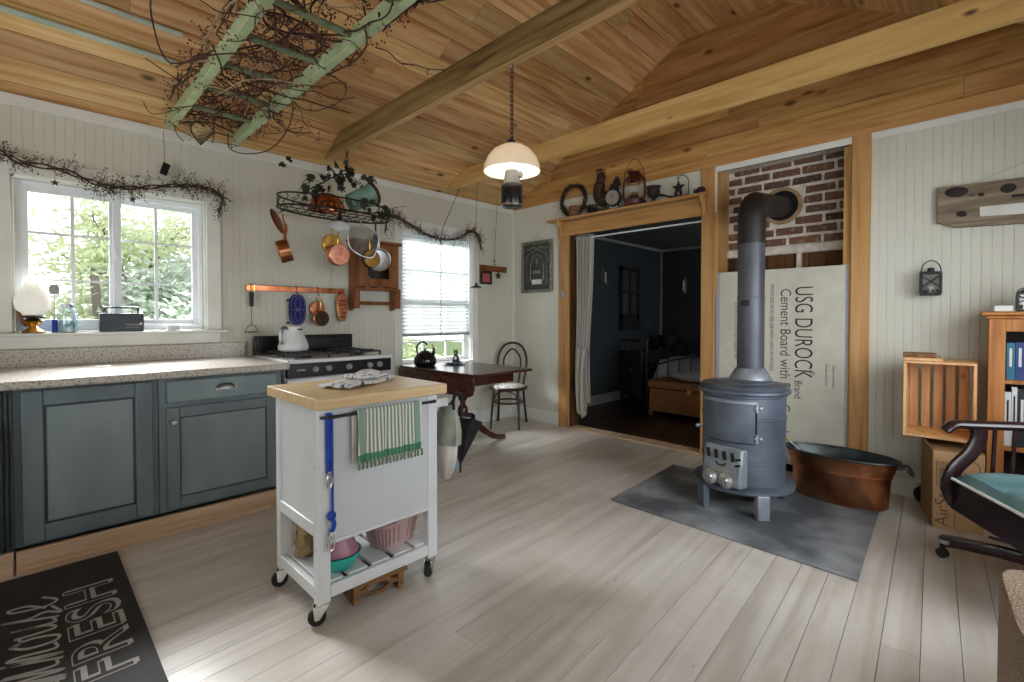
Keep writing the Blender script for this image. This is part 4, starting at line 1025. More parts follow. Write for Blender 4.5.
    mb.bm.faces.new(rings[0][::-1]); mb.bm.faces.new(rings[-1]); mb.obj('basket_body', 'pink', t)
    mb = MB()
    for i in range(28):
        a, b = ov(.855, .022)[i], ov(.985, .098)[i]; mb.tube([a, b], .0042, 6)
    mb.obj('slot_ribs', 'pink', t)
    mb = MB()
    for s in (-1, 1): mb.tube(smooth([(-.06, s * .087, .118), (-.035, s * .091, .145), (.035, s * .091, .145), (.06, s * .087, .118)], 5), .006, 8)
    mb.obj('basket_handles', 'pink', t)
    mb = MB(); r2 = random.Random(3)
    for i in range(16): mb.sph((r2.uniform(-.07, .07), r2.uniform(-.045, .045), .085 + r2.random() * .03), .018, 8, (1, .7, .8))
    o = mb.obj('basket_contents', 'oldwood', t); o['kind'] = 'stuff'
    # bowls
    t = thing('nested_bowl', 'teal plastic mixing bowl at the front left of the cart shelf', 'bowl', cpt(.13, .105, z))
    MB().lathe([(0, .004), (.05, 0), (.06, .004), (.088, .05), (.095, .068), (.09, .068), (.08, .045), (.055, .01), (0, .008)], n=36).obj('bowl', 'teal', t)
    t = thing('upturned_bowl', 'mauve plastic bowl turned upside down inside the teal bowl', 'bowl', cpt(.13, .105, z + .07))
    MB().lathe([(0, .094), (.035, .095), (.05, .09), (.062, .05), (.078, .008), (.085, 0), (.08, .0), (.058, .045), (.045, .08), (0, .086)], n=36).obj('bowl_shell', 'pinkb', t)
    MB().lathe([(.032, .094), (.034, .10), (.03, .10), (.028, .095)], n=28).obj('foot_ring', 'pink', t)
    # crumpled paper bag
    mb = MB(); r2 = random.Random(11); nz = [[r2.uniform(-.012, .012) for _ in range(20)] for _ in range(9)]
    def f(u, v):
        a = 2 * pi * u; j = int(v * 8 + .5); i = int(u * 20 + .5) % 20; s = 1 - .15 * v
        return ((.085 * (abs(cos(a)) ** .5) * (1 if cos(a) > 0 else -1)) * s + nz[j][i], (.045 * (abs(sin(a)) ** .5) * (1 if sin(a) > 0 else -1)) * s + nz[j][(i + 7) % 20], .005 + v * .17 + (nz[j][i] * 1.5 if v > .9 else 0))
    mb.grid(f, 20, 8, cu=True); tag(mb.obj('paper_bag', 'paper', loc=cpt(.125, .325, z), rot=.3, solid=.002, flat=True), 'crumpled brown paper bag at the back left of the cart shelf', 'bag')
    # carved stool under the cart
    t = thing('step_stool', 'small brown wooden stool with a carved cut-out front under the cart', 'stool', cpt(.285, .10, 0), crz + R(-6))
    MB().b(-.125, .125, -.092, .09, .080, .097).obj('stool_top', 'oldwood', t, bev=.004)
    for x in (-.10, .10): MB().b(x - .014, x + .014, -.075, .075, 0, .080).obj('leg', 'oldwood', t, bev=.003)
    N = 24
    mb = MB(); A = [V((.066 * cos(2 * pi * i / N), -.07, .046 + .034 * sin(2 * pi * i / N))) for i in range(N)]; B = [V((.046 * cos(2 * pi * i / N), -.07, .042 + .019 * sin(2 * pi * i / N))) for i in range(N)]
    vs = [[mb.bm.verts.new(p + V((0, o, 0))) for p in L] for L, o in ((A, 0), (B, 0), (B, .014), (A, .014))]
    for k in range(4):
        for i in range(N): mb.bm.faces.new((vs[k][i], vs[k][(i + 1) % N], vs[(k + 1) % 4][(i + 1) % N], vs[(k + 1) % 4][i]))
    mb.b(-.086, .086, -.07, -.056, .066, .080); mb.b(-.088, -.06, -.07, -.056, .034, .052); mb.b(.06, .088, -.07, -.056, .034, .052); mb.obj('carved_apron', 'oldwood', t, bev=.002)
    # bags hanging off the right end
    hk = cpt(.68, -.03, .80)
    t = thing('tote_bag', 'sage and white printed cloth bag hanging off the right end of the cart', 'bag', hk, crz)
    mb = MB()
    def f(u, v):
        a = 2 * pi * u; ww = .035 + .045 * sin(min(1, v * 1.15) * pi * .55); return (.012 + ww * .55 * cos(a) + .012 * sin(5 * a) * v - .02 * v, .11 + 1.25 * ww * sin(a), -.03 - .19 * v)
    mb.grid(f, 28, 10, cu=True); mb.obj('upper_bag', 'bagg', t)
    mb = MB()
    def f(u, v):
        a = 2 * pi * u; ww = .07 * (1 - v ** 3 * .75) + .006 * sin(4 * a); return (-.01 + ww * .55 * cos(a), .11 + 1.15 * ww * sin(a), -.20 - .20 * v)
    mb.grid(f, 28, 12, cu=True); mb.bm.faces.new([v for v in mb.bm.verts if abs(v.co.z + .40) < 1e-5]); mb.obj('lower_bag', 'bagw', t)
    mb = MB(); mb.sph((.025, .075, -.33), .024, 10, (.5, .8, 1.2)); mb.obj('blue_motif', 'sky_blue', t); mb = MB(); mb.sph((.03, .095, -.245), .02, 10, (.4, .7, 1.2)); mb.obj('red_motif', 'red', t)
    mb = MB(); mb.tube(smooth([(-.05, -.01, -.035), (-.05, -.012, .025), (-.02, .0, .04), (.02, .06, .03), (.04, .10, -.01), (.02, .12, -.05)], 5), .007, 8); mb.obj('strap_handle', 'blackfab', t)
    t = thing('folded_umbrella', 'black folded umbrella hanging point down behind the cloth bag', 'umbrella', cpt(.785, .10, .67), crz)
    mb = MB()
    def f(u, v):
        a = 2 * pi * u; rr = (.085 * (1 - v) + .006) * (1 + .18 * sin(6 * a)); return (.012 + rr * cos(a) - .01 * v, rr * sin(a), -.22 * v + .02 * sin(3 * a) * (1 - v))
    mb.grid(f, 36, 10, cu=True); mb.obj('canopy', 'blackfab', t)
    mb = MB(); mb.cyl((0, 0, -.27), (.012, 0, .10), .006, n=8); mb.tube(smooth([(.012, 0, .10), (.0, -.01, .135), (-.03, -.02, .13)], 5), .008, 8); mb.obj('shaft', 'blackm', t)
    mb = MB(); mb.tube([(.068, 0, .0), (.0, .06, .01), (-.05, 0, .0)], .004, 6); mb.obj('binding_strap', 'bagg', t)
mk_cart_things()
# ---------------------------------------------------------------- wood stove on its slate board
def mk_stove():
    mb = MB(); P = [(2.66, 1.70), (2.62, .38), (3.69, .43), (3.63, 1.75)]
    mb.hexa([(x, y, 0.001) for x, y in P[::-1]] + [(x, y, .016) for x, y in P[::-1]])
    tag(mb.obj('hearth_pad', 'slate', bev=.004), 'flat grey slate hearth board on the floor under the wood stove', 'hearth pad')
    cx, cy = 3.21, 1.075
    t = thing('wood_stove', 'round grey cast-iron wood stove with its flue pipe, on the slate board', 'stove', (cx, cy, .016), R(168))   # door faces local +x
    r = .24
    MB().lathe([(0, .13), (r + .045, .13), (r + .055, .14), (r + .055, .158), (r + .02, .168), (r, .17), (r, .17)], n=56).obj('base_ring', 'stove', t)
    MB().lathe([(r, .165), (r, .30), (r + .006, .305), (r + .006, .318), (r, .322), (r, .56), (r + .005, .565), (r + .005, .575), (r, .58), (r, .695), (r + .008, .70), (r + .008, .715), (r - .01, .72), (0, .72)], n=64).obj('barrel', 'stove', t)
    MB().lathe([(r - .01, .712), (r + .022, .714), (r + .03, .724), (r + .026, .735), (r + .012, .742), (r + .016, .752), (r + .004, .764), (.17, .772), (.165, .778), (.03, .782), (0, .782)], n=64).obj('lid', 'stove', t)
    for a in (-20, 52, 160, 232):
        a = R(a); mb = MB(); c, s = cos(a), sin(a); q = V((c, s, 0)); n = V((-s, c, 0)); o = q * (r + .05)
        P = []
        for z, w, d in ((0.0, .042, .02), (.145, .042, .02)):
            e = o + q * .0
            P += [e - n * w - q * d + Z3 * z, e + q * .018 - n * w * .8 + Z3 * z, e + q * .018 + n * w * .8 + Z3 * z, e + n * w - q * d + Z3 * z]
        mb.hexa(P); mb.obj('leg', 'stovel' if .8 < a < 1.0 else 'stove', t, bev=.006)
    def arc(r0, r1, a0, a1, z0, z1, n=14):
        mb = MB()
        for i in range(n):
            a, b = R(a0 + (a1 - a0) * i / n), R(a0 + (a1 - a0) * (i + 1) / n)
            mb.hexa([(q * cos(w), q * sin(w), z) for z in (z0, z1) for q, w in ((r0, a), (r1, a), (r1, b), (r0, b))])
        bmesh.ops.remove_doubles(mb.bm, verts=mb.bm.verts, dist=1e-5)
        bmesh.ops.delete(mb.bm, geom=[f for f in mb.bm.faces if not f.is_valid or False], context='FACES') if 0 else None
        return mb
    # in view: +angle is to the viewer's right (door faces the camera's left)
    dr = arc(r - .004, r + .014, -32, 45, .435, .672).obj('fire_door', 'stove', t, ang=60)
    arc(r + .0, r + .021, -34, 47, .668, .682).obj('door_rail', 'stovel', t, ang=60)
    mb = MB()
    for z in (.465, .645):
        for a in (46, 52): mb.sph(((r + .012) * cos(R(a)), (r + .012) * sin(R(a)), z), .014, 10)
        mb.cyl(((r + .016) * cos(R(47)), (r + .016) * sin(R(47)), z - .024), ((r + .016) * cos(R(47)), (r + .016) * sin(R(47)), z + .024), .01, n=10)
    mb.obj('door_hinge', 'stovel', t)
    arc(r - .002, r + .0065, 45.2, 48, .44, .668).obj('door_gap', 'soot', t, ang=60); arc(r - .002, r + .007, -32, 45, .428, .4345).obj('door_gap', 'soot', t, ang=60)
    mb = MB(); a = R(-37); mb.tube([(r * cos(a), r * sin(a), .49), ((r + .04) * cos(a), (r + .04) * sin(a), .49)], .007, 8); mb.sph(((r + .045) * cos(a), (r + .045) * sin(a), .488), .014, 10); mb.obj('door_latch', 'stovel', dr)
    # draught box under the door: sloping plate with slots, a name strip and two screw dampers
    p = thing_part = None
    mb = MB(); A0, A1 = -.105, .15
    mb.hexa([(r * .93, A0 - .01, .17), (r + .046, A0, .17), (r + .046, A1, .17), (r * .88, A1 + .01, .17), (r * .93, A0 - .01, .40), (r + .012, A0 + .01, .40), (r + .012, A1 - .01, .40), (r * .88, A1 + .01, .40)])
    db = mb.obj('draught_box', 'stovel', t, bev=.012)
    sl = lambda y, z, o=0.0: V((r + .046 - (z - .17) / .23 * .034 + .002 + o, y, z))
    mb = MB()
    for i, y in enumerate((-.07, -.018, .036, .09)): mb.tube([sl(y - .005, .372, 0), sl(y + .007, .322, 0)], .011, 8)
    mb.tube(smooth([sl(-.018, .302), sl(.002, .288), sl(.03, .288), sl(.05, .302)], 4), .0045, 8); mb.tube([sl(.11, .335, -.003), sl(.14, .345, -.004)], .007, 8); mb.tube([sl(.11, .30, -.003), sl(.14, .31, -.004)], .007, 8)
    mb.obj('air_slot', 'soot', db)
    mb = MB(); mb.bar(sl(-.05, .262), sl(.07, .262), .008, .026); mb.obj('name_strip', 'silverpot', db)
    for y in (-.038, .065):
        mb = MB(); c = sl(y, .205); mb.lathe([(0, .03), (.016, .03), (.02, .022), (.03, .02), (.046, .012), (.047, 0)], c, 24, M=roty(pi / 2 - .18)); mb.bar(c + V((.03, 0, -.012)), c + V((.03, 0, .012)), .005, .008); mb.obj('screw_damper', 'silverpot', db)
    # ash under the grate
    mb = MB(); mb.lathe([(0, .02), (.10, .04), (.15, .10), (.155, .13)], n=24); mb.obj('ash_pan', 'rust', t)
    # collar and pipe (local frame: the pipe stands at the back of the lid)
    w = MX.Rotation(-R(168), 3, 'Z'); pl = w @ V((3.335 - cx, 1.075 - cy, 0)); hole = w @ V((4.37 - cx, 1.172 - cy, 0)); zh = 1.955 - .016; zk = 2.105 - .016
    MB().lathe([(.128, .772), (.126, .785), (.088, .85), (.084, .852)], pl, 40).obj('flue_collar', 'stovel', t)
    mb = MB(); mb.lathe([(.081, .82), (.081, 1.30), (.083, 1.302), (.083, 1.315), (.0805, 1.318), (.0805, 1.67)], pl, 40); pp = mb.obj('flue_pipe', 'pipe', t)
    mb = MB(); q = (hole - pl).normalized(); a = q.cross(Z3); mb.box(pl - q * .0 + V((0, 0, 1.275)) + (w @ V((-.078, .01, 0))), (.016, .05, .04), w); mb.obj('damper_plate', 'pipeb', pp)
    d = (hole - pl); pts = [pl + V((0, 0, 1.66)), pl + V((0, 0, zh - .12))] + [pl + q * (.12 * (1 - cos(k * pi / 12))) + V((0, 0, zh - .12 + .12 * sin(k * pi / 12))) for k in range(1, 7)] + [pl + q * .2 + V((0, 0, zh + .012)), hole + V((0, 0, zk))]
    mb = MB(); mb.tube(pts, .083, 32); mb.obj('flue_elbow', 'pipeb', t, ang=50)
mk_stove()
def mk_tub():
    t = thing('copper_boiler', 'oval copper wash boiler with iron handles standing behind the stove', 'tub', (3.70, .645, .016), R(-3))
    mb = MB(); sx, sy = .165, .315
    mb.lathe([(0, .004), (.80, 0), (.83, .01), (.86, .19), (.88, .20), (.88, .205), (.98, .285), (1.0, .292)], n=48, sx=sx, sy=sy); mb.obj('outer_wall', 'coppers', t)
    mb = MB(); mb.lathe([(.985, .30), (.96, .29), (.84, .20), (.80, .03), (0, .02)], n=48, sx=sx, sy=sy); mb.obj('inner_lining', 'tinned', t)
    mb = MB(); mb.tube([(sx * 1.0 * cos(i * pi / 30), sy * 1.0 * sin(i * pi / 30), .297) for i in range(60)], .008, 8, True); mb.obj('rolled_rim', 'tinned', t)
    mb = MB(); mb.tube([(sx * .885 * cos(i * pi / 30), sy * .885 * sin(i * pi / 30), .20) for i in range(60)], .004, 6, True); mb.obj('seam', 'coppers', t)
    for s in (-1, 1):
        mb = MB(); mb.tube(smooth([(-.04, s * sy * .97, .275), (-.035, s * (sy + .03), .282), (-.02, s * (sy + .055), .245), (.02, s * (sy + .055), .245), (.035, s * (sy + .03), .282), (.04, s * sy * .97, .275)], 5), .008, 8); mb.obj('handle', 'blackm', t)
    t = thing('fire_poker', 'thin brass-handled fire poker leaning in the copper boiler', 'poker', (0, 0, 0))
    mb = MB(); mb.cyl((3.71, .78, .20), (3.625, .945, .385), .006, n=8); mb.obj('rod', 'steel', t); mb = MB(); mb.cyl((3.637, .921, .358), (3.612, .97, .413), .009, n=10); mb.sph((3.61, .974, .417), .013, 10); mb.obj('grip', 'brass', t)
mk_tub()
def mk_boxes():
    rz = R(12); t = thing('cardboard_box', 'brown cardboard box printed with a large name, under the pine crate', 'box', (3.62, .18, 0), rz)
    MB().b(0, .34, -.215, 0, 0, .445).obj('carton', 'card', t, bev=.003)
    mb = MB(); mb.hexa([(0, .0, .44), (.0, .006, .44), (.32, .006, .44), (.32, 0, .44), (-.005, .028, .485), (-.005, .034, .485), (.30, .034, .485), (.30, .028, .485)]); mb.hexa([(0, -.21, .44), (.33, -.21, .44), (.33, -.0, .44), (0, -.0, .44), (0, -.21, .452), (.33, -.21, .452), (.33, -.0, .452), (0, 0, .452)]); mb.b(0.0, .34, .0, .004, .0, .44); mb.obj('carton_flap', 'cardd', t)
    text('AirStone', .088, 'ink', t, (-.0015, -.068, .012), (0, 0, 1), (0, 1, 0), depth=.0008, xs=1.05, offset=-.002)
    for k in range(4): text('decorative wall stone easy to install', .012, 'ink', t, (-.0015, -.018 - .013 * k, .235), (0, 0, 1), (0, 1, 0), name='small_print', depth=.0006, xs=.85)
    mb = MB(); mb.b(-.001, .0, -.095, -.093, 0, .44); mb.obj('printed_line', 'ink', t)
    mb = MB(); mb.tube([(-.001, -.155 + .04 * cos(i * pi / 14), .36 + .04 * sin(i * pi / 14)) for i in range(28)], .0016, 4, True); mb.obj('printed_ring', 'ink', t)
    # crate on end, open towards the room
    t = thing('wooden_crate', 'slatted pine crate standing on its side on top of the cardboard box', 'crate', (3.655, .322, .497), R(2))
    h, w, d, k = .445, .315, .30, .014
    MB().b(0, d, -w, 0, h - k, h).obj('side_board', 'crate', t, bev=.002); MB().b(0, d, -w, 0, 0, k).obj('side_board', 'crate', t, bev=.002)
    MB().b(0, d, -k, 0, k, h - k).obj('end_board', 'crate', t, bev=.002); MB().b(0, d, -w, -w + k, k, h - k).obj('end_board', 'crate', t, bev=.002)
    for i in range(5): y = -.016 - i * .0575; MB().b(d - .012, d, y - .0415, y, .002, h - .002).obj('slat', 'crate', t, bev=.002)
    for i, (dx, a) in enumerate(((0, 0), (.01, .03))):
        mb = MB(); L = (.165, .15)[i]; mb.b(.0 + dx, .11 + dx, -L - .008 * (1 - i) - .01, -.01, .0, .026 if i else .018)
        tag(mb.obj('wood_offcut', 'oldwood' if i else 'crate', loc=(3.66, .335 - (0 if i else .005), .943 + (.0185 if i else 0)), rot=R(2 + 2 * i), bev=.003), 'short board offcut lying on top of the pine crate, ' + ('the upper, darker one' if i else 'the lower one'), 'board', 'board offcuts on the crate')
    mb = MB(); r2 = random.Random(5)
    mb.grid(lambda u, v: ((.04 + .02 * sin(5 * v)) * sin(pi * v) * cos(2 * pi * u), .055 * sin(pi * v) * sin(2 * pi * u), .05 - .05 * cos(pi * v) + .008 * sin(8 * u * 2 * pi) * sin(pi * v)), 20, 10, cu=True)
    tag(mb.obj('black_rag', 'blackfab', loc=(4.06, .245, .0)), 'crumpled black rag on the floor between the wall and the cardboard box', 'rag')
mk_boxes()
def mk_bookcase():
    t = thing('bookcase', 'honey oak bookcase with a moulded top against the right-hand wall', 'bookcase', (3.78, -.035, 0))
    d, w, h = .32, .82, 1.19
    for y in (-.02, -w): MB().b(.02, d, y, y + .02, 0, h).obj('side_panel', 'oak', t)
    for y in (-.068, -w): MB().b(0, .02, y, y + .068, .0, h).obj('stile', 'oak', t, bev=.003)
    MB().b(0, .02, -w + .068, -.068, 1.12, h).obj('top_rail', 'oak', t, bev=.002)
    MB().b(-.012, d, -w - .015, .012, h, h + .018).obj('moulding', 'oak', t, bev=.006)
    MB().b(-.03, d + .005, -w - .03, .03, h + .018, h + .04).obj('top_board', 'oak', t, bev=.006)
    for z in (.06, .46, .83): MB().b(.012, d - .012, -w + .02, -.02, z, z + .022).obj('shelf', 'oak', t, bev=.002)
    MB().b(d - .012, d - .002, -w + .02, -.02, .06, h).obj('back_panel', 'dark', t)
    def bk(y, z, th, hh, m, lb, x=.04, dep=.17, title=None):
        b = thing('book', lb, 'book', (3.78 + x, y, z), 0, 'books in the oak bookcase')
        MB().b(0, .004, -th, 0, 0, hh).obj('spine', m, b, bev=.0015); mb = MB(); mb.b(0.004, dep, -th, -th + .0025, 0, hh); mb.b(.004, dep, -.0025, 0, 0, hh); mb.obj('cover', m, b)
        MB().b(.0045, dep - .005, -th + .003, -.003, .004, hh - .005).obj('pages', 'paperw', b)
        if title: text(title, th * .55, 'paperw' if m in ('bookb', 'bookn', 'bookk') else 'ink', b, (-.0006, -th * .72, hh * .92), (0, 0, -1), (0, 1, 0) if 0 else (0, -1, 0), name='title', depth=.0004, xs=.8) if 0 else None
        mb = MB(); mb.b(-.0006, 0, -th * .65, -th * .35, hh * .35, hh * .85); mb.obj('title_panel', 'paperw' if m != 'bookw' else 'ink', b)
    Y0 = -.035 - .072
    u = ('bookb', 'bookn', 'bookw', 'bookk', 'bookb', 'bookg', 'bookn', 'bookk'); y = Y0
    la = ['teal-blue book at the stile end of the upper shelf', 'navy book beside the teal one on the upper shelf', 'slim white book right of the navy one on the upper shelf', 'black book right of the slim white one, upper shelf', 'second teal book, beyond the black one on the upper shelf', 'lime green book on the upper shelf', 'navy book after the lime green one, upper shelf', 'black book at the far end of the upper shelf']
    for i, m in enumerate(u): th = (.034, .036, .018, .03, .032, .024, .03, .034)[i]; bk(y, .8525, th, (.205, .208, .19, .20, .205, .18, .2, .21)[i], m, la[i]); y -= th + .001
    y = Y0 + .004
    u = ('bookw', 'bookw', 'bookk', 'bookg', 'bookn', 'bookw', 'bookk'); la = ['thick white book at the stile end of the lower shelf', 'thin taller white book second along the lower shelf', 'black book beside the two white ones on the lower shelf', 'lime book half behind the chair arm on the lower shelf', 'navy book on the lower shelf', 'white book after the navy one on the lower shelf', 'black book at the far end of the lower shelf']
    for i, m in enumerate(u): th = (.026, .022, .036, .02, .03, .028, .03)[i]; bk(y, .4825, th, (.30, .33, .31, .22, .28, .3, .29)[i], m, la[i]); y -= th + .001
    mb = MB(); mb.b(0, .10, -.075, 0, 0, .032); tag(mb.obj('paper_box', 'paperw', loc=(3.80, -.055, 1.2305), bev=.003), 'small flat white box lying on top of the oak bookcase', 'box')
    lantern((3.88, -.195, 1.2305), .155, 'black square candle lantern standing on top of the oak bookcase', 0.0)
def lantern(loc, h, label, rz, hang=False):
    t = thing('candle_lantern', label, 'lantern', loc, rz); a = .048; b = h * .62
    mb = MB(); mb.b(-a, a, -a, a, 0, .012); mb.obj('lantern_base', 'blackm', t, bev=.002)
    mb = MB()
    for x in (-a, a):
        for y in (-a, a): mb.b(x - .005, x + .005, y - .005, y + .005, .01, b)
    mb.b(-a - .004, a + .004, -a - .004, a + .004, b, b + .01)
    for s in (-1, 1):
        mb.bar((-a, s * a, .05), (a, s * a, b - .01), .005, .003, (0, 1, 0)); mb.bar((-a, s * a, b - .01), (a, s * a, .05), .005, .003, (0, 1, 0)); mb.bar((s * a, -a, .05), (s * a, a, b - .01), .005, .003, (1, 0, 0)); mb.bar((s * a, -a, b - .01), (s * a, a, .05), .005, .003, (1, 0, 0))
        for k in range(4): mb.box((s * a, -.034 + .0225 * k, .026), (.004, .012, .022)); mb.box((-.034 + .0225 * k, s * a, .026), (.012, .004, .022))
    mb.obj('lantern_frame', 'blackm', t)
    mb = MB()
    for s in (-1, 1): mb.b(-a, a, s * a - .001, s * a + .001, .012, b); mb.b(s * a - .001, s * a + .001, -a, a, .012, b)
    mb.obj('lantern_glass', 'glass', t)
    mb = MB(); mb.lathe([(a * 1.5, b + .01), (.02, b + .034), (.016, b + .036), (.016, b + .055), (.022, b + .058), (0, b + .064)] if not hang else [(a * 1.1, b + .01), (.018, b + .014), (.016, b + .03), (.02, b + .034), (0, b + .038)], n=4 if not hang else 20, M=rotz(pi / 4) if not hang else None); mb.obj('lantern_cap', 'blackm', t)
    MB().cyl((0, 0, .012), (0, 0, .055), .018, n=16).obj('candle', 'milk', t)
    mb = MB()
    k = .075 if hang else .03
    mb.tube([(0, -a * 1.02 * cos(pi * i / 14), b + .008 + k * sin(pi * i / 14)) for i in range(15)], .0035, 6); mb.obj('bail_handle', 'blackm', t)
mk_bookcase()
lantern((XB - .058, .228, 1.338), .225, 'black wire-handled candle lantern hanging alone on the white beadboard', 0.0, True)
def mk_sign():
    t = thing('driftwood_sign', 'weathered plank wall hanging shaped like a fish with dark knots and a paper strip', 'sign', (XB - .012, -.16, 1.9))
    P = [(.365, .125), (.365, -.10), (.31, -.125), (.28, -.118), (-.42, -.15), (-.42, .11), (0, .115)]
    MB().prism(P, (-.028, 0, 0), Y3, Z3, (.026, 0, 0)).obj('plank', 'weather', t, bev=.004)
    mb = MB(); mb.prism([(.31, -.128), (.28, -.14), (-.42, -.172), (-.42, -.15), (.28, -.118)], (-.034, 0, 0), Y3, Z3, (.03, 0, 0)); mb.obj('lower_batten', 'weather', t)
    for y, z, a, b, tl in ((.275, .08, .055, .032, .1), (.05, .062, .034, .028, 0), (.165, .045, .016, .012, .2), (.25, -.06, .026, .018, .4)):
        MB().lathe([(0, .004), (.9, .003), (1, 0)], (-.0285, y, z), 20, sx=1, sy=1, M=MX(((0, 0, -1), (a * cos(tl), -b * sin(tl), 0), (a * sin(tl), b * cos(tl), 0)))).obj('dark_knot', 'dark', t)
    mb = MB(); mb.prism([(-.01, .09), (-.085, .09), (-.045, .05)], (-.030, 0, 0), Y3, Z3, (.003, 0, 0)); mb.bar((-.0295, .035, .012), (-.0295, -.075, .008), .004, .018, (1, 0, 0) if 0 else (0, 0, 1)); mb.obj('dark_inlay', 'dark', t)
    mb = MB(); mb.prism([(.17, -.03), (.168, -.088), (-.06, -.10), (-.075, -.085), (-.07, -.062), (-.085, -.05), (-.07, -.035)], (-.0305, 0, 0), Y3, Z3, (.003, 0, 0)); mb.obj('paper_strip', 'paperw', t)
    mb = MB()
    for y, z in ((-.03, .02), (-.06, .035), (-.09, .02), (-.075, .06)): mb.sph((-.03, y, z), .01, 8, (.3, 1, 1))
    mb.obj('shell_chip', 'paperw', t)
    mb = MB(); mb.tube([(-.02, .2, .12), (.004, -.1, .24), (.0, -.40, .12)], .0014, 5); mb.obj('hanging_wire', 'grey', t)
mk_sign()
def mk_armchair():
    t = thing('swivel_armchair', 'dark varnished swivel armchair with a teal velvet seat at the right-hand edge', 'armchair', (2.99, -.325, 0), R(29))
    w = .30
    for s in (1, -1):
        x = s * w
        mb = MB(); mb.tube(smooth([(x, .335, .655), (x, .30, .685), (x, .24, .688), (x, .0, .692), (x, -.22, .70), (x * .98, -.28, .70)], 6), [.0225, .026] + [.027] * 40 if 0 else .031, 12, flat=.7, up=(1, 0, 0)); mb.obj('armrest', 'chairw', t)
        pth = smooth([(x, .20, .675), (x, .205, .62), (x, .235, .55), (x, .29, .48), (x, .315, .41), (x, .305, .34), (x, .26, .29), (x, .18, .26), (x, .02, .245)], 5)
        mb = MB()
        for a, b in zip(pth[:-1], pth[1:]): pass
        mb.tube(pth, .034, 10, flat=.62, up=(0, 1, 0)); mb.obj('arm_support', 'chairw', t)
        for k in range(5): y = .15 - .075 * k; MB().cyl((x, y, .38), (x, y - .01, .68), .0085, n=10).obj('spindle', 'chairw', t)
        MB().b(x - .016, x + .016, -.26, .30, .31, .415).obj('seat_side_rail', 'chairw', t, bev=.006)
        MB().bar((x * .96, -.24, .32), (x * .9, -.36, .98), .035, .04, (0, 1, 0)).obj('back_post', 'chairw', t, bev=.006)
    mb = MB(); mb.b(-w, w, .285, .31, .28, .42); mb.obj('front_rail', 'chairw', t, bev=.005); MB().b(-w, w, -.26, -.235, .305, .395).obj('back_rail', 'chairw', t, bev=.005)
    MB().b(-.26, .26, -.37, -.34, .88, .98).obj('crest_rail', 'chairw', t, bev=.01)
    for k in range(5): MB().cyl((-.16 + .08 * k, -.26, .39), (-.16 + .08 * k, -.35, .90), .009, n=10).obj('back_spindle', 'chairw', t)
    mb = MB(); mb.grid(lambda u, v: (-.283 + .566 * u, -.23 + .54 * v, .428 + .085 * (max(0, sin(pi * u)) ** .3) * (max(0, sin(pi * v)) ** .3) + .005 * sin(9 * u + 7 * v)), 26, 26); mb.obj('seat_cushion', 'velvet', t)
    mb = MB()
    n = 44
    for i in range(n): mb.sph((-.28 + .56 * i / (n - 1), .314, .43), .0075, 6)
    mb.obj('braid_trim', 'nail', t); mb = MB()
    for i in range(36): mb.sph((w + .016, -.2 + .5 * i / 35, .42), .006, 6)
    mb.obj('braid_trim', 'nail', t)
    mb = MB(); mb.cyl((0, .03, .12), (0, .03, .27), .028, n=16); mb.b(-.16, .16, -.10, .16, .262, .30); mb.obj('swivel_post', 'blackm', t)
    mb = MB()
    for k in range(3): mb.tube([(.05 + .025 * cos(q * .7) + .02 * q * .3, .12 - .05 * k + .025 * sin(q * .7), .235) for q in range(18)], .006, 6)
    mb.cyl((-.12, .15, .24), (.2, .15, .22), .008, n=8); mb.cyl((-.12, .05, .23), (.22, .2, .19), .007, n=8); mb.obj('tilt_spring', 'blackm', t)
    for a in (34, 150, 235, 300):
        a = R(a); c, s = cos(a), sin(a)
        L = .47 if a < .8 else .36
        l = MB(); l.tube(smooth([(0, .03, .145), (.18 * c, .03 + .18 * s, .14), (L * .8 * c, .03 + L * .8 * s, .108), (L * c, .03 + L * s, .085)], 5), .03, 10, flat=.7, up=(0, 0, 1)); o = l.obj('base_leg', 'chairw', t)
        mb = MB(); mb.cyl((L * c, .03 + L * s, .045), (L * c, .03 + L * s, .085), .012, n=10); mb.cyl(((L + .0) * c - .012 * s, .03 + L * s + .012 * c, .024), (L * c + .012 * s, .03 + L * s - .012 * c, .024), .024, n=18); mb.obj('caster', 'blackm', o)
        mb = MB(); mb.lathe([(.03, 0), (.033, .01), (.031, .02)], V((L * .97 * c, .03 + L * .97 * s, .08)), 14); mb.obj('brass_collar', 'silverpot', o)
    mb = MB(); mb.sph((0, 0, 0), 1, 24, (.19, .085, .13)); tag(mb.obj('throw_pillow', 'pillow', loc=(3.075, -.44, .60), rot=(R(-14), 0, R(29))), 'cream pillow with a black line print leaning on the chair back', 'pillow')
    mb = MB()
    def f(u, v):
        a = 2 * pi * u; k = lambda q: (abs(q) ** .32) * (1 if q > 0 else -1)
        r = 1.0 if v < .82 else (1 - ((v - .82) / .18) ** 2.6 * .99)
        return (.26 * k(cos(a)) * r * (1 + .02 * sin(pi * min(1, v * 1.2))), .24 * k(sin(a)) * r, min(.435, .435 * v / .86) + (.012 * ((v - .82) / .18) if v > .82 else 0))
    mb.grid(f, 64, 30, cu=True); tag(mb.obj('woven_ottoman', 'knit', loc=(1.86, -.298, 0), rot=R(4)), 'beige chunky woven ottoman in the lower right corner', 'ottoman')
mk_armchair()
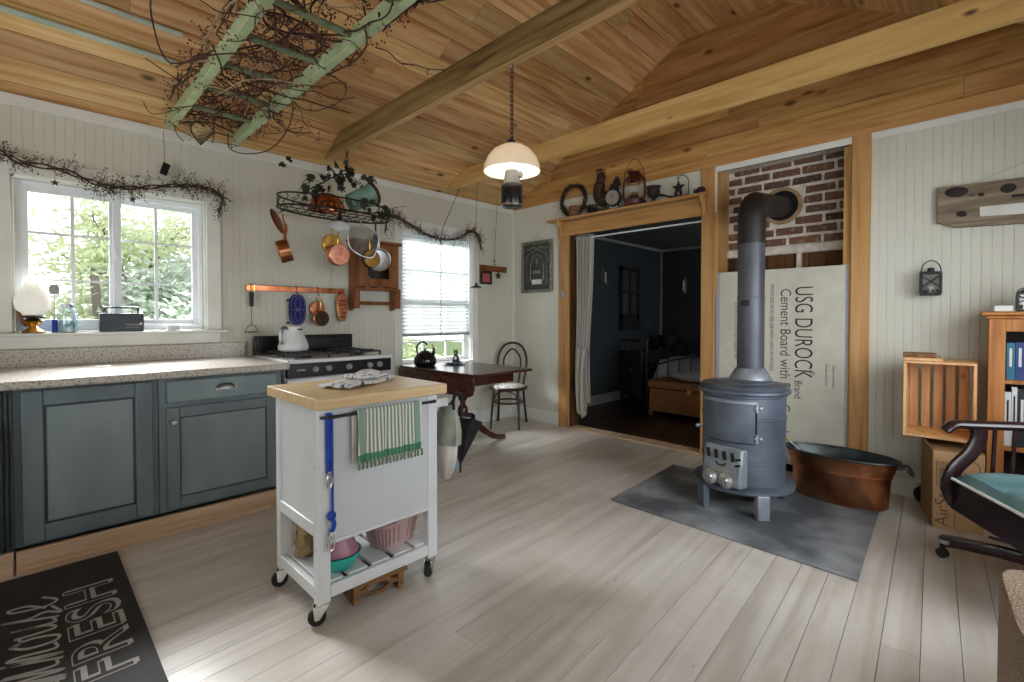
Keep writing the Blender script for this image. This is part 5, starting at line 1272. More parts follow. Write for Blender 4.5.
def mk_mat():
    t = thing('floor_mat', 'black kitchen floor mat lettered in grey, along the base cabinets', 'mat', (.312, 3.118, 0))
    MB().b(-.80, 0, -1.62, 0, .0015, .012).obj('mat_body', 'mat', t, bev=.004)
    # lettering reads along +y, its top towards -x
    mats = M['mat']
    text('FRESH', .222, 'matink', t, (-.052, -1.077, .0122), (0, 1, 0), (-1, 0, 0), name='lettering_shadow', depth=.0002, xs=1.235, offset=.002, space=1.05)
    text('FRESH', .222, 'matink', t, (-.062, -1.085, .0127), (0, 1, 0), (-1, 0, 0), name='lettering_outline', depth=.0002, xs=1.235, offset=.003, space=1.05)
    text('FRESH', .222, 'mat', t, (-.064, -1.087, .0132), (0, 1, 0), (-1, 0, 0), name='lettering_face', depth=.0002, xs=1.235, offset=-.003, space=1.05)
    # hand-drawn script word, one stroke per letter, x along the line, y up
    G = {'F': ([(.02, .0), (.05, .10), (.07, .17)], [(.0, .17), (.06, .185), (.13, .18)], [(.03, .09), (.10, .10)]),
         'a': ([(.07, .07), (.03, .075), (.005, .03), (.03, .0), (.065, .04), (.075, .07), (.072, .02), (.10, .01)],),
         'r': ([(.0, .0), (.02, .06), (.035, .085), (.045, .065), (.07, .07), (.065, .02), (.095, .01)],),
         'm': ([(.0, .0), (.02, .08), (.015, .0), (.05, .085), (.05, .0), (.09, .085), (.085, .015), (.12, .01)],),
         'h': ([(.0, .0), (.06, .13), (.075, .18), (.05, .17), (.03, .0), (.06, .075), (.075, .06), (.07, .01), (.11, .01)],),
         'o': ([(.045, .075), (.01, .05), (.015, .01), (.05, .005), (.07, .045), (.045, .075), (.06, .06), (.10, .065)],),
         'u': ([(.0, .07), (.01, .01), (.045, .02), (.06, .075), (.055, .01), (.09, .01)],),
         's': ([(.0, .0), (.045, .09), (.035, .05), (.06, .02), (.03, -.005), (.10, .01)],),
         'e': ([(.0, .02), (.05, .05), (.045, .08), (.02, .07), (.015, .02), (.05, .0), (.10, .025)],)}
    x = -1.32
    for ch in 'Farmhouse':
        mb = MB()
        for st in G[ch]:
            P = smooth([(-.235 - q[1] * 1.75, x + q[0] * 1.12 + q[1] * .35, .0130) for q in st], 6)
            n = len(P); mb.tube([(p.x, p.y, .0128) for p in P], [.0055 + .003 * abs(sin(i * .7)) for i in range(n)], 6, flat=.08, up=(1, 0, 0) if 0 else (0, 0, 1)) if 0 else None
            L = []
            for i, p in enumerate(P):
                d = P[min(i + 1, n - 1)] - P[max(i - 1, 0)]; d.normalize(); q = V((-d.y, d.x, 0)) * (.0045 + .003 * abs(d.x)); L.append((p - q, p + q))
            for a, b in zip(L[:-1], L[1:]): mb.face([a[0], a[1], b[1], b[0]])
        x += {'F': .13, 'm': .135, 'h': .118}.get(ch, .104); mb.obj('script_letter', 'matink', t, flat=True)
mk_mat()
# ---------------------------------------------------------------- table corner
def mk_table():
    t = thing('drop_leaf_table', 'mahogany drop-leaf pedestal table under the far window', 'table', (2.80, 3.38, 0))
    mb = MB(); w0, w1, d0, d1 = -.33, .38, -.56, .58; c = .05
    P = [(w0 + c, d0), (w1 - c, d0), (w1, d0 + c), (w1, d1 - c), (w1 - c, d1), (w0 + c, d1), (w0, d1 - c), (w0, d0 + c)]
    mb.prism(P, (0, 0, .722), X3, Y3, (0, 0, .02)); mb.obj('tabletop', 'mahog', t, bev=.006)
    lf = MB(); c = .07
    P = [(d0 + .03, 0), (d1 - .03, 0), (d1 - .03, -.165 + c), (d1 - .05, -.165 + .02), (d1 - .03 - c, -.165), (d0 + .03 + c, -.165), (d0 + .05, -.165 + .02), (d0 + .03, -.165 + c)]
    lf.prism(P, (w0 - .0, 0, .718), Y3, Z3, (.018, 0, 0)); lf.obj('drop_leaf', 'mahog', t, bev=.005)
    MB().b(w0 + .10, w1 - .10, d0 + .18, d1 - .18, .62, .722).obj('apron', 'mahog', t, bev=.003)
    MB().lathe([(.06, .62), (.045, .60), (.03, .585), (.032, .50), (.028, .47), (.045, .45), (.028, .43), (.024, .40), (.045, .37), (.05, .33), (.04, .29), (.055, .27), (.06, .25), (.055, .20), (.05, .17), (0, .16)], n=28).obj('pedestal', 'mahog', t)
    for a in (-4, 100, 200):
        a = R(a); c, s = cos(a), sin(a)
        mb = MB(); mb.tube(smooth([(.04 * c, .04 * s, .235), (.14 * c, .14 * s, .20), (.27 * c, .27 * s, .105), (.38 * c, .38 * s, .04), (.47 * c, .47 * s, .024), (.50 * c, .50 * s, .024)], 6), [.036] * 6 + [.032] * 6 + [.028] * 6 + [.024] * 6 + [.022] * 7, 10, up=(0, 0, 1)); mb.obj('leg', 'mahog', t)
    # kettle
    k = thing('whistling_kettle', 'round black speckled kettle with a curled handle on the mahogany table', 'kettle', (2.625, 3.72, .7425), R(-46))
    MB().lathe([(0, 0), (.085, 0), (.1, .012), (.108, .04), (.102, .075), (.078, .112), (.045, .13), (.04, .135), (.0, .135)], n=36).obj('kettle_body', 'kettle', k)
    mb = MB(); mb.lathe([(.042, .132), (.038, .14), (.01, .145), (.009, .155), (.014, .162), (0, .168)], n=20); mb.obj('kettle_lid', 'kettle', k)
    mb = MB(); mb.tube(smooth([(-.07, 0, .105), (-.078, 0, .17), (-.05, 0, .215), (-.01, 0, .222), (.02, 0, .195)], 6), .009, 10); mb.obj('kettle_handle', 'kettle', k)
    mb = MB(); mb.tube(smooth([(.07, 0, .10), (.085, 0, .14), (.078, 0, .17)], 5), [.018] * 5 + [.012] * 6, 10); mb.obj('kettle_spout', 'kettle', k)
    mb = MB(); mb.cyl((.078, 0, .168), (.062, 0, .205), .009, .006, 10); mb.obj('whistle', 'brass', k)
    # plate with a figurine
    p = thing('china_plate', 'blue and white china plate on the mahogany table beside the kettle', 'plate', (2.93, 3.66, .7425))
    MB().lathe([(0, .004), (.08, .004), (.12, .018), (.118, .022), (.08, .009), (0, .009)], n=36).obj('plate', 'china', p)
    g = thing('cat_figurine', 'small black and white seated figurine standing on the china plate', 'figurine', (2.945, 3.66, .753), R(220))
    mb = MB(); mb.lathe([(0, 0), (.034, .0), (.036, .02), (.03, .05), (.02, .075), (.012, .08)], n=18); mb.sph((.008, 0, .10), .023, 14, (1, .95, .95))
    for s in (-1, 1): mb.lathe([(.009, 0), (0, .02)], (.006, s * .013, .116), 8)
    mb.obj('figurine_body', 'blackm', g); mb = MB(); mb.sph((.026, 0, .045), .016, 10, (.6, 1, 1.4)); mb.sph((.028, 0, .096), .008, 8); mb.obj('white_bib', 'enamel', g)
    mb = MB(); mb.tube(smooth([(-.03, .0, .012), (-.03, .03, .01), (.0, .05, .01), (.03, .045, .012)], 5), .007, 8); mb.obj('tail', 'blackm', g)
    mb = MB(); mb.box((0, 0, .001), (.16, .11, .002), rotz(.2)); tag(mb.obj('paper_sheet', 'paperw', loc=(3.07, 3.78, .743)), 'sheet of white paper lying on the table by the window', 'paper')
    c = thing('bentwood_chair', 'dark bentwood cafe chair with a round patterned seat in the room corner', 'chair', (3.715, 3.70, 0), R(-57))
    mb = MB(); mb.tube([(.195 * cos(i * pi / 20), .195 * sin(i * pi / 20), .425) for i in range(40)], .017, 8, True, flat=1.3); mb.obj('seat_hoop', 'bent', c)
    MB().lathe([(0, .418), (.185, .42), (.188, .438), (.165, .455), (.08, .468), (0, .47)], n=36).obj('seat', 'seatfab', c)
    for s in (-1, 1):
        MB().tube([(s * .13, -.13, .42), (s * .145, -.165, .2), (s * .155, -.19, 0)], [.016, .014, .011], 10).obj('leg', 'bent', c)
    mb = MB(); mb.tube(smooth([(-.165, .22, 0), (-.15, .175, .22), (-.14, .155, .43), (-.165, .185, .62), (-.16, .215, .76), (-.10, .235, .87), (0, .24, .905), (.10, .235, .87), (.16, .215, .76), (.165, .185, .62), (.14, .155, .43), (.15, .175, .22), (.165, .22, 0)], 6), .0135, 10, up=(0, 1, 0)); mb.obj('back_hoop', 'bent', c)
    mb = MB(); mb.tube(smooth([(-.075, .175, .43), (-.095, .195, .60), (-.09, .215, .74), (0, .23, .835), (.09, .215, .74), (.095, .195, .60), (.075, .175, .43)], 6), .0105, 10, up=(0, 1, 0)); mb.obj('inner_back_hoop', 'bent', c)
    mb = MB(); mb.tube([(.158 * cos(i * pi / 16), .158 * sin(i * pi / 16), .27) for i in range(32)], .010, 8, True); mb.obj('stretcher_ring', 'bent', c)
    for s in (-1, 1): MB().tube(smooth([(s * .14, -.14, .29), (s * .09, -.15, .38), (0, -.165, .41)], 4), .008, 8).obj('brace', 'bent', c)
mk_table()
# ---------------------------------------------------------------- things hanging on the window wall
def sprig(mb, bb, p, d, r, n=3, L=.05, rad=.0012, berry=.004, up=.3):
    """one side twig with a few berries on it"""
    d = V(d).normalized(); P = [V(p)]
    for i in range(n):
        d = (d + V((r.uniform(-.5, .5), r.uniform(-.5, .5), r.uniform(-.5, .5) + up * .1))).normalized(); P.append(P[-1] + d * L * r.uniform(.6, 1.2))
    mb.tube(P, [rad * (1 - .6 * i / n) for i in range(n + 1)], 4, cap=False)
    for q in P[1:]:
        for _ in range(2 if bb else 0):
            c = q + V((r.uniform(-1, 1), r.uniform(-1, 1), r.uniform(-1, 1))) * .012
            s = berry * r.uniform(.7, 1.3); o = [V((s, 0, 0)), V((-s, 0, 0)), V((0, s, 0)), V((0, -s, 0)), V((0, 0, s)), V((0, 0, -s))]; v = [bb.bm.verts.new(c + x) for x in o]
            for a, b, e in ((0, 2, 4), (2, 1, 4), (1, 3, 4), (3, 0, 4), (2, 0, 5), (1, 2, 5), (3, 1, 5), (0, 3, 5)): bb.bm.faces.new((v[a], v[b], v[e]))
    return P
def garland(name, label, pts, seed, n_side, spread, m_twig='twig', m_bud='greybud', strands=5, stars=()):
    r = random.Random(seed); base = smooth(pts, 10); mb = MB(); bb = MB()
    for s in range(strands):
        ph = r.random() * 6; P = [p + V((0, r.uniform(-.008, .004) + .008 * sin(i * .35 + ph), .012 * cos(i * .41 + ph))) for i, p in enumerate(base)]
        mb.tube(P, .0035, 5)
    for k in range(n_side):
        i = r.randrange(2, len(base) - 1); t = (base[i] - base[i - 1]).normalized()
        d = t * r.uniform(-.4, 1) + V((0, -abs(r.gauss(0, .3)), r.gauss(-.15, .8)))
        sprig(mb, bb, base[i], d, r, 3, spread * r.uniform(.5, 1.2), .0016, .0042)
    t = thing(name, label, 'garland', tuple(base[0]))
    for o in (mb.obj('twigs', m_twig, t, loc=-base[0]), bb.obj('buds', m_bud, t, loc=-base[0], flat=True)): pass
    o['kind'] = 'stuff'
    for c in stars:
        c = V(c) - base[0]; sb = MB(); P = [((.022 if i % 2 == 0 else .009) * sin(i * pi / 5), (.022 if i % 2 == 0 else .009) * cos(i * pi / 5)) for i in range(10)]; sb.prism(P, c, X3, Z3, (0, -.006, 0)); sb.tube([c + V((0, 0, .02)), c + V((0.004, 0, .09))], .001, 4); sb.obj('rusty_star', 'rust', t)
garland('twig_garland', 'long twig garland with rusty star charms draped above the kitchen window', [(-.45, 3.93, 2.16), (-.22, 3.93, 2.15), (-.09, 3.93, 2.125), (-.01, 3.93, 2.085), (.154, 3.93, 2.08), (.30, 3.93, 2.035), (.40, 3.93, 2.022), (.534, 3.93, 2.045), (.70, 3.93, 2.09), (.80, 3.93, 2.11), (.90, 3.93, 2.115), (.98, 3.93, 2.09), (1.005, 3.93, 2.03), (.98, 3.93, 1.96)], 21, 270, .034, stars=((.13, 3.90, 1.99), (.49, 3.90, 1.955)))
garland('twig_garland', 'short twig garland with hanging buds draped over the far blind', [(2.345, 3.95, 1.99), (2.36, 3.95, 2.09), (2.39, 3.95, 2.14), (2.46, 3.95, 2.145), (2.58, 3.95, 2.11), (2.70, 3.95, 2.06), (2.82, 3.95, 2.02), (2.95, 3.95, 2.0), (3.10, 3.95, 2.005), (3.25, 3.95, 2.05), (3.36, 3.95, 2.12), (3.45, 3.95, 2.125), (3.51, 3.95, 2.06), (3.53, 3.95, 1.96)], 5, 210, .034)
def mk_rail():
    t = thing('copper_rail', 'copper-faced utensil rail on the wall above the gas range', 'rail', (1.575, YA, 1.425))
    MB().b(-.395, .395, -.028, -.002, -.022, .022).obj('rail_bar', 'copper', t, bev=.003)
    mb = MB()
    for x in (-.345, -.375): mb.b(x, x + .012, -.030, -.0, -.024, .024)
    mb.obj('brass_clasp', 'brass', t)
    for x in (-.365, -.02, .155, .36):
        mb = MB(); mb.tube(smooth([(x, -.005, .024), (x, -.033, .024), (x, -.036, -.03), (x, -.05, -.05), (x, -.062, -.035)], 4), .003, 6); mb.obj('hook', 'copper', t)
    zb = 1.38; y = YA - .05
    t = thing('potato_masher', 'black-handled wire masher hanging from the left end of the copper rail', 'masher', (1.21, y, zb + .01))
    MB().cyl((0, 0, 0), (0, 0, -.11), .016, .014, 14).obj('grip', 'rubber', t)
    mb = MB(); mb.cyl((0, 0, -.11), (0, 0, -.25), .0025, n=6)
    for s in (-1, 1): mb.tube(smooth([(0, 0, -.25), (s * .025, 0, -.262), (s * .045, 0, -.30)], 4), .0025, 6)
    mb.tube([(.048 * cos(i * pi / 12), .028 * sin(i * pi / 12), -.305) for i in range(24)], .003, 6, True)
    for k in range(4): mb.cyl((-.036 + .024 * k, -.02, -.305), (-.036 + .024 * k, .02, -.305), .002, n=5)
    mb.obj('wire_head', 'wire', t)
    t = thing('oven_mitt', 'navy quilted oval pot holder with white dotted pattern on the copper rail', 'pot holder', (1.555, y + .005, 1.26))
    P = []
    for i in range(40): a = 2 * pi * i / 40; k = lambda q, e: (abs(q) ** e) * (1 if q > 0 else -1); P.append((.068 * k(cos(a), .7), .125 * k(sin(a), .75)))
    mb = MB(); mb.prism(P, (0, .01, 0), X3, Z3, (0, -.02, 0)); mb.b(-.085, -.06, -.006, .006, .065, .085); mb.b(-.09, -.06, -.006, .006, -.115, -.10); mb.obj('quilted_pad', 'navy', t, bev=.006)
    mb = MB()
    for i in range(44): a = 2 * pi * i / 44; mb.sph((.056 * k(cos(a), .7), -.0115, .112 * k(sin(a), .75)), .0026, 6)
    for z0 in (.05, -.05):
        for i in range(16): a = 2 * pi * i / 16; mb.sph((.024 * cos(a), -.0115, z0 + .042 * sin(a)), .0024, 6)
    for i in range(9): mb.sph((-.044 + .011 * i, -.0115, 0), .0024, 6)
    mb.obj('dotted_print', 'enamel', t)
    mb = MB(); mb.tube([(0, 0, .125), (.0, -.008, .14), (0, 0, .15)], .003, 6); mb.obj('hanging_loop', 'navy', t)
    def pan(name, lab, loc, r, dep, face, back, tilt=0.0, hl=.10, hm='brass', lean=0.0, cat='pan'):
        """saucepan hung by its handle, base to the room"""
        p = thing(name, lab, cat, loc, (lean, tilt, 0))
        MB().lathe([(r, dep * .5), (r, -dep * .42), (r * .94, -dep * .5), (r * .94, -dep * .5), (0, -dep * .5)], (0, 0, -r - hl), 32, M=rotx(-pi / 2) if 0 else MX(((1, 0, 0), (0, 0, 1), (0, 1, 0)))).obj('pan_wall', back, p)
        MB().lathe([(r * .93, -dep * .51), (r * .5, -dep * .515), (0, -dep * .515)], (0, 0, -r - hl), 32, M=MX(((1, 0, 0), (0, 0, 1), (0, 1, 0)))).obj('pan_base', face, p)
        mb = MB(); mb.tube(smooth([(0, 0, 0), (0, -.003, -.02), (0, -.004, -hl * .6), (0, .004, -hl - .005)], 4), [.0055] * 12 + [.008], 8, flat=.5, up=(1, 0, 0)); mb.tube([(.008 * cos(i * pi / 6), 0, .007 + .008 * sin(i * pi / 6)) for i in range(12)], .0025, 6, True); mb.obj('pan_handle', hm, p)
        return p
    pan('copper_saucepan', 'small shiny copper saucepan behind the dark pan on the copper rail', (1.725, y + .028, 1.352), .062, .03, 'copper', 'copper', 0, .02)
    pan('dark_saucepan', 'dark tarnished pan with a brass handle on the copper rail', (1.735, y - .022, 1.345), .066, .045, 'rust', 'coppers', 0, .09)
    t = thing('fish_mould', 'copper fish-shaped jelly mould at the right end of the copper rail', 'mould', (1.935, y, 1.29))
    P = [(0, .135), (.03, .10), (.058, .065), (.055, .03), (.05, -.03), (.036, -.09), (.026, -.125), (-.026, -.125), (-.036, -.09), (-.05, -.03), (-.055, .03), (-.05, .065), (-.03, .10)]
    mb = MB(); mb.prism(P, (0, .014, 0), X3, Z3, (0, -.022, 0)); mb.obj('mould_shell', 'coppers', t, bev=.008, seg=3)
    mb = MB()
    for i in range(5):
        for s in (-1, 1): mb.sph((s * .012, -.012, .05 - .034 * i), .016, 10, (1.1, .6, .7))
    mb.obj('scale_relief', 'copper', t)
    return pan
pan = mk_rail()
def mk_wall_cab():
    t = thing('wall_cabinet', 'small honey pine wall cabinet with a glazed door and a towel bar below', 'cabinet', (2.235, YA, 1.56))
    w, d = .205, .135
    for s in (-1, 1):
        P = [(0, -.30), (-.03, -.305), (-.07, -.29), (-d, -.27), (-d, .30), (0, .30)]
        MB().prism(P, (s * w - .010, 0, 0), Y3, Z3, (.02, 0, 0)).obj('side_panel', 'cabw', t, bev=.003)
        MB().b(s * w - .028, s * w + .028, -d - .012, -d + .01, -.285, -.10).obj('lower_post', 'cabw', t, bev=.012)
    MB().b(-w - .035, w + .035, -d - .03, 0, .30, .325).obj('cornice', 'cabw', t, bev=.006)
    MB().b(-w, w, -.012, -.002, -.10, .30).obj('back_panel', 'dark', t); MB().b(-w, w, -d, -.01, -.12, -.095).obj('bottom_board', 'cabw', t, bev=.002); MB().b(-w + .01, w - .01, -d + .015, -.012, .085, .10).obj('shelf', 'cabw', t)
    mb = MB(); a, b, c, e = -w + .005, w - .005, -.09, .297
    for q in ((a, -.11, c, e), (.11, b, c, e), (-.11, .11, c, -.015), (-.11, .11, .235, e)): mb.b(q[0], q[1], -d - .016, -d, q[2], q[3])
    dr = mb.obj('door', 'cabw', t, bev=.003); MB().b(-.11, .11, -d - .01, -d - .008, -.015, .235).obj('door_glass', 'glass', dr)
    mb = MB(); mb.sph((.16, -d - .024, .09), .011, 10); mb.obj('knob', 'cabw', dr)
    MB().cyl((-w, -.075, -.235), (w, -.075, -.235), .016, n=14).obj('towel_bar', 'cabw', t); MB().b(-w, w, -.02, -.004, -.20, -.13).obj('rear_rail', 'cabw', t) if 0 else None
    for x, z, h, r, m in ((-.06, -.094, .10, .022, 'milk'), (.0, -.094, .13, .02, 'dark'), (.055, -.094, .07, .025, 'grey'), (-.04, .101, .09, .022, 'silverpot'), (.04, .101, .06, .024, 'rust')):
        mb = MB(); mb.lathe([(0, 0), (r, 0), (r, h * .6), (r * .5, h * .8), (r * .55, h), (0, h)], n=16)
        tag(mb.obj('spice_bottle', m, loc=(2.235 + x, YA - .07, 1.56 + z + .001)), {'milk': 'white bottle on the floor of the glazed wall cabinet', 'dark': 'tall dark bottle in the middle of the wall cabinet floor', 'grey': 'squat grey jar at the right of the wall cabinet floor', 'silverpot': 'tin canister on the shelf of the wall cabinet', 'rust': 'rusty tin at the right of the wall cabinet shelf'}[m], 'bottle', 'bottles in the wall cabinet')
mk_wall_cab()
def ivy_leaf(mb, c, s, r):
    n = V((r.uniform(-1, 1), -1, r.uniform(-.6, .6))).normalized(); a = n.cross(V((r.uniform(-1, 1), .2, r.uniform(-1, 1)))).normalized(); b = n.cross(a)
    P = [(0, -.5), (.3, -.42), (.55, -.1), (.28, .02), (.42, .4), (.12, .3), (0, .75), (-.12, .3), (-.42, .4), (-.28, .02), (-.55, -.1), (-.3, -.42)]
    mb.bm.faces.new([mb.bm.verts.new(V(c) + a * (x * s) + b * (y * s) + n * (abs(x) * s * .25)) for x, y in P])
def mk_rack():
    cx, cy, cz_ = 1.68, 3.53, 1.985; a, b = .43, .205
    t = thing('pot_rack', 'oval dark wire pot rack hanging from the weathered beam over the range', 'rack', (cx, cy, cz_))
    el = lambda k, z, s=1.0, n=48: [V((s * a * cos(2 * pi * i / n), s * b * sin(2 * pi * i / n), z)) for i in range(n)]
    for z, r in ((0, .007), (.085, .006)): MB().tube(el(0, z), r, 8, True).obj('oval_hoop', 'wire', t)
    mb = MB()
    for i in range(24):
        t0 = 2 * pi * i / 24; p = lambda d, z: V((a * cos(t0 + d), b * sin(t0 + d), z))
        mb.tube(smooth([p(0, 0), p(.05, .03), p(.13, .04), p(.16, .06), p(.10, .085)], 4), .003, 5)
    mb.obj('scroll_band', 'wire', t)
    mb = MB()
    for k in range(-5, 6): x = a * k / 6; h = b * math.sqrt(1 - (k / 6) ** 2); mb.cyl((x, -h, 0), (x, h, 0), .003, n=6)
    for k in (-1, 0, 1): y = b * k / 2; h = a * math.sqrt(1 - (k / 2) ** 2); mb.cyl((-h, y, 0), (h, y, 0), .003, n=6)
    mb.obj('grid', 'wire', t)
    top = V((1.80 - cx, 3.60 - cy, 2.49 - cz_)); mb = MB(); hub = top + V((-.0, 0, -.12))
    for x, y in ((-.30, -.1), (-.30, .1), (.30, -.1), (.30, .1)):
        P = [V((x, y, .085)).lerp(hub, k / 9) for k in range(10)]
        for i, (p, q) in enumerate(zip(P[:-1], P[1:])): mb.tube([p, p.lerp(q, .5) + V((.006 * (-1) ** i, 0, 0)), q], .003, 5)
    for i in range(7):
        c = hub.lerp(top + V((0, 0, .05)), i / 6); mb.tube([c + V((.011 * cos(k * pi / 4) if i % 2 else 0, 0 if i % 2 else .011 * cos(k * pi / 4), .019 * sin(k * pi / 4))) for k in range(8)], .003, 5, True)
    mb.obj('chain', 'wire', t)
    for px, py in ((-.41, -.05), (-.25, -.17), (-.06, -.19), (.06, -.19), (.14, -.18), (.22, -.17), (.30, -.14)):
        mb = MB(); mb.tube(smooth([(px, py, .008), (px + .004, py, -.03), (px - .012, py, -.05), (px - .02, py, -.03)], 4), .003, 6); mb.obj('hook', 'wire', t)
    r = random.Random(4); v = thing('ivy_garland', 'dark ivy garland twined around the oval pot rack and its chains', 'ivy', (cx, cy, cz_))
    mb = MB(); lf = MB()
    paths = ([V((-.30, -.1, .085)).lerp(hub, k / 8) for k in range(9)], [V((.30, -.1, .085)).lerp(hub, k / 8) for k in range(9)], [V((a * cos(q * .25 + 5.0) * 1.02, b * sin(q * .25 + 5.0) * 1.05, .07)) for q in range(8)])
    for P in paths:
        Q = [p + V((r.uniform(-.02, .02), r.uniform(-.02, .02), r.uniform(-.02, .02))) for p in P]; mb.tube(smooth(Q, 4), .003, 5)
        for p in Q:
            ivy_leaf(lf, p + V((r.uniform(-.05, .05), r.uniform(-.04, .03), r.uniform(-.05, .04))), r.uniform(.04, .06), r)
    for _ in range(24): ivy_leaf(lf, hub + V((r.gauss(-.04, .13), r.gauss(0, .04), r.gauss(-.08, .05))), r.uniform(.05, .075), r)
    for c in ((-.40, -.05, .30), (-.12, -.1, .16), (-.18, -.1, .12), (.40, -.1, .05), (.36, -.12, .10), (.26, -.18, .03), (-.28, -.15, .10), (.1, -.2, .06)):
        for _ in range(2): ivy_leaf(lf, V(c) + V((r.uniform(-.03, .03), r.uniform(-.02, .02), r.uniform(-.03, .03))), r.uniform(.045, .07), r)
    mb.tube(smooth([(-.30, -.05, .12), (-.26, -.05, .20), (-.20, -.05, .215), (-.12, -.05, .20)], 5), .0022, 5); mb.tube(smooth([(.42, -.05, .10), (.48, -.08, .12), (.55, -.1, .14)], 4), .0022, 5)
    mb.obj('ivy_stem', 'twig', v); o = lf.obj('ivy_leaves', 'leaf', v, flat=True); o['kind'] = 'stuff'
    zt = cz_ + .0045
    t = thing('copper_colander', 'large copper bowl lying upside down on the pot rack', 'bowl', (1.575, 3.47, zt))
    MB().lathe([(.126, 0), (.134, .004), (.126, .012), (.122, .035), (.108, .075), (.08, .108), (.04, .122), (0, .125)], n=40).obj('bowl_shell', 'copper', t)
    mb = MB()
    for i in range(18): q = 2 * pi * i / 18; mb.sph((.122 * cos(q), .122 * sin(q), .025), .009, 8, (1, 1, 1.3))
    mb.obj('relief_band', 'coppers', t)
    t = thing('green_watering_can', 'verdigris green tin pot lying tilted on the right of the pot rack', 'pot', (1.90, 3.47, zt + .078), (0, R(62), R(-8)))
    MB().lathe([(0, -.12), (.06, -.12), (.068, -.11), (.082, .08), (.085, .085), (.08, .085), (.066, -.1), (0, -.11)], (-.075, 0, .0), 32).obj('pot_body', 'verdi', t)
    MB().lathe([(.088, .083), (.092, .10), (.08, .115), (.0, .118)], (-.075, 0, 0), 32).obj('dark_end', 'rust', t)
    # pans hanging below
    t = thing('hanging_saucepan', 'copper saucepan hanging sideways off the left end of the pot rack', 'pan', (1.262, 3.47, 1.915), (0, 0, 0))
    Mq = V((.93, -.33, .32)).normalized().to_track_quat('Z', 'X').to_matrix(); c = V((.005, 0, -.255))
    MB().lathe([(0, -.04), (.072, -.04), (.078, -.034), (.078, .04), (.075, .04), (.072, -.03), (0, -.034)], c, 36, M=Mq).obj('pan_wall', 'coppers', t)
    MB().lathe([(.074, -.0405), (0, -.0415)], c, 36, M=Mq).obj('pan_base', 'copperpink', t)
    mb = MB(); mb.tube(smooth([(0, 0, 0), (.002, 0, -.04), (.02, 0, -.09), (.012, 0, -.15), (.01, 0, -.19)], 5), [.006] * 8 + [.010] * 8 + [.012] * 5, 8, flat=.5); mb.obj('pan_handle', 'copper', t)
    t = thing('hanging_lid', 'thin dark copper lid hanging edge-on beside the leftmost saucepan', 'pan', (1.225, 3.47, 1.86), (0, 0, 0))
    MB().lathe([(0, -.004), (.085, -.004), (.092, 0), (.085, .004), (.02, .008), (0, .008)], (0, 0, 0), 32, M=V((.70, -.60, .36)).normalized().to_track_quat('Z', 'X').to_matrix()).obj('lid_disc', 'coppers', t)  # copper lid as a thin disc, hung edge-on
    mb = MB(); mb.tube([(.01, 0, .06), (.03, 0, .07), (.035, 0, .085)], .003, 6); mb.obj('lid_hook', 'wire', t)
    p = pan('hanging_saucepan', 'brass-handled copper pan with a hammered pink base hanging under the pot rack', (1.60, 3.345, 1.805), .078, .055, 'copperpink', 'coppers', 0, .075)
    p = pan('hanging_saucepan', 'brass pan hanging behind the pink-based copper pan', (1.60, 3.43, 1.84), .072, .04, 'brass', 'brass', R(4), .03)
    t = thing('enamel_reflector', 'small white enamel lamp reflector hanging under the pot rack', 'reflector', (1.64, 3.40, 1.90), (R(-12), R(10), 0))
    MB().lathe([(0, .012), (.02, .01), (.076, -.022), (.078, -.026), (.074, -.024), (.02, .002), (0, .004)], n=32).obj('reflector_inside', 'enamel', t); MB().lathe([(.0, .075), (.006, .07), (.014, .05), (.02, .014), (.076, -.0195), (.078, -.0235)], n=32).obj('dark_top', 'blackm', t)
    t = thing('wire_basket', 'wire frying basket hanging in the middle of the pot rack', 'basket', (1.80, 3.36, 1.775), (0, R(8), R(-12)))
    fr = [(-.105, .07), (-.02, .11), (.10, .075), (.115, 0.0), (.095, -.10), (0.02, -.115), (-.08, -.075), (-.11, -.0)]
    mb = MB(); P = [V((x, -.012, z)) for x, z in fr]; mb.tube(smooth(P, 4, True), .0055, 6, True); mb.obj('basket_rim', 'steel', t)
    mb = MB()
    for k in range(-10, 11):
        u = k * .0102
        for vert in (0, 1):
            L = []
            for j in range(9):
                q = -.1 + .2 * j / 8; x, z = (u, q) if vert else (q, u)
                rr = 1 - max(abs(x), abs(z)) / .105
                if rr > .02: L.append(V((x, -.012 + .055 * min(1, rr * 3.0), z * .95)))
            if len(L) > 1: mb.tube(L, .0019, 4)
    mb.obj('wire_mesh', 'steel', t)
    mb = MB(); mb.tube(smooth([(-.02, -.012, .11), (-.03, -.0, .15), (-.01, .0, .185)], 4), .004, 6); mb.obj('basket_handle', 'steel', t)
    t = thing('black_ladle', 'black iron ladle hanging on the pot rack between the wire basket and the tin pan', 'ladle', (1.935, 3.40, 1.93), R(-30))
    mb = MB(); mb.cyl((0, 0, 0), (0, 0, -.2), .006, .008, 8); mb.obj('ladle_handle', 'blackm', t); mb = MB(); mb.sph((0, 0, -.12), .035, 12, (.6, .4, 1.3)); mb.obj('ladle_bowl', 'blackm', t)
    p = pan('hanging_saucepan', 'gold-faced little pan hanging at the right end of the pot rack', (1.87, 3.38, 1.80), .070, .045, 'brass', 'rust', R(-4), .08, 'brass')
    p = thing('hanging_saucepan', 'shiny tin saucepan hanging open side out at the right end of the rack', 'pan', (1.985, 3.44, 1.80), (0, 0, R(-28)))
    MB().lathe([(0, .045), (.078, .045), (.085, .03), (.088, -.035), (.092, -.04), (.084, -.038), (.08, .03), (0, .038)], (0, 0, -.145), 36, M=MX(((1, 0, 0), (0, 0, 1), (0, 1, 0)))).obj('pan_wall', 'silverpot', p)
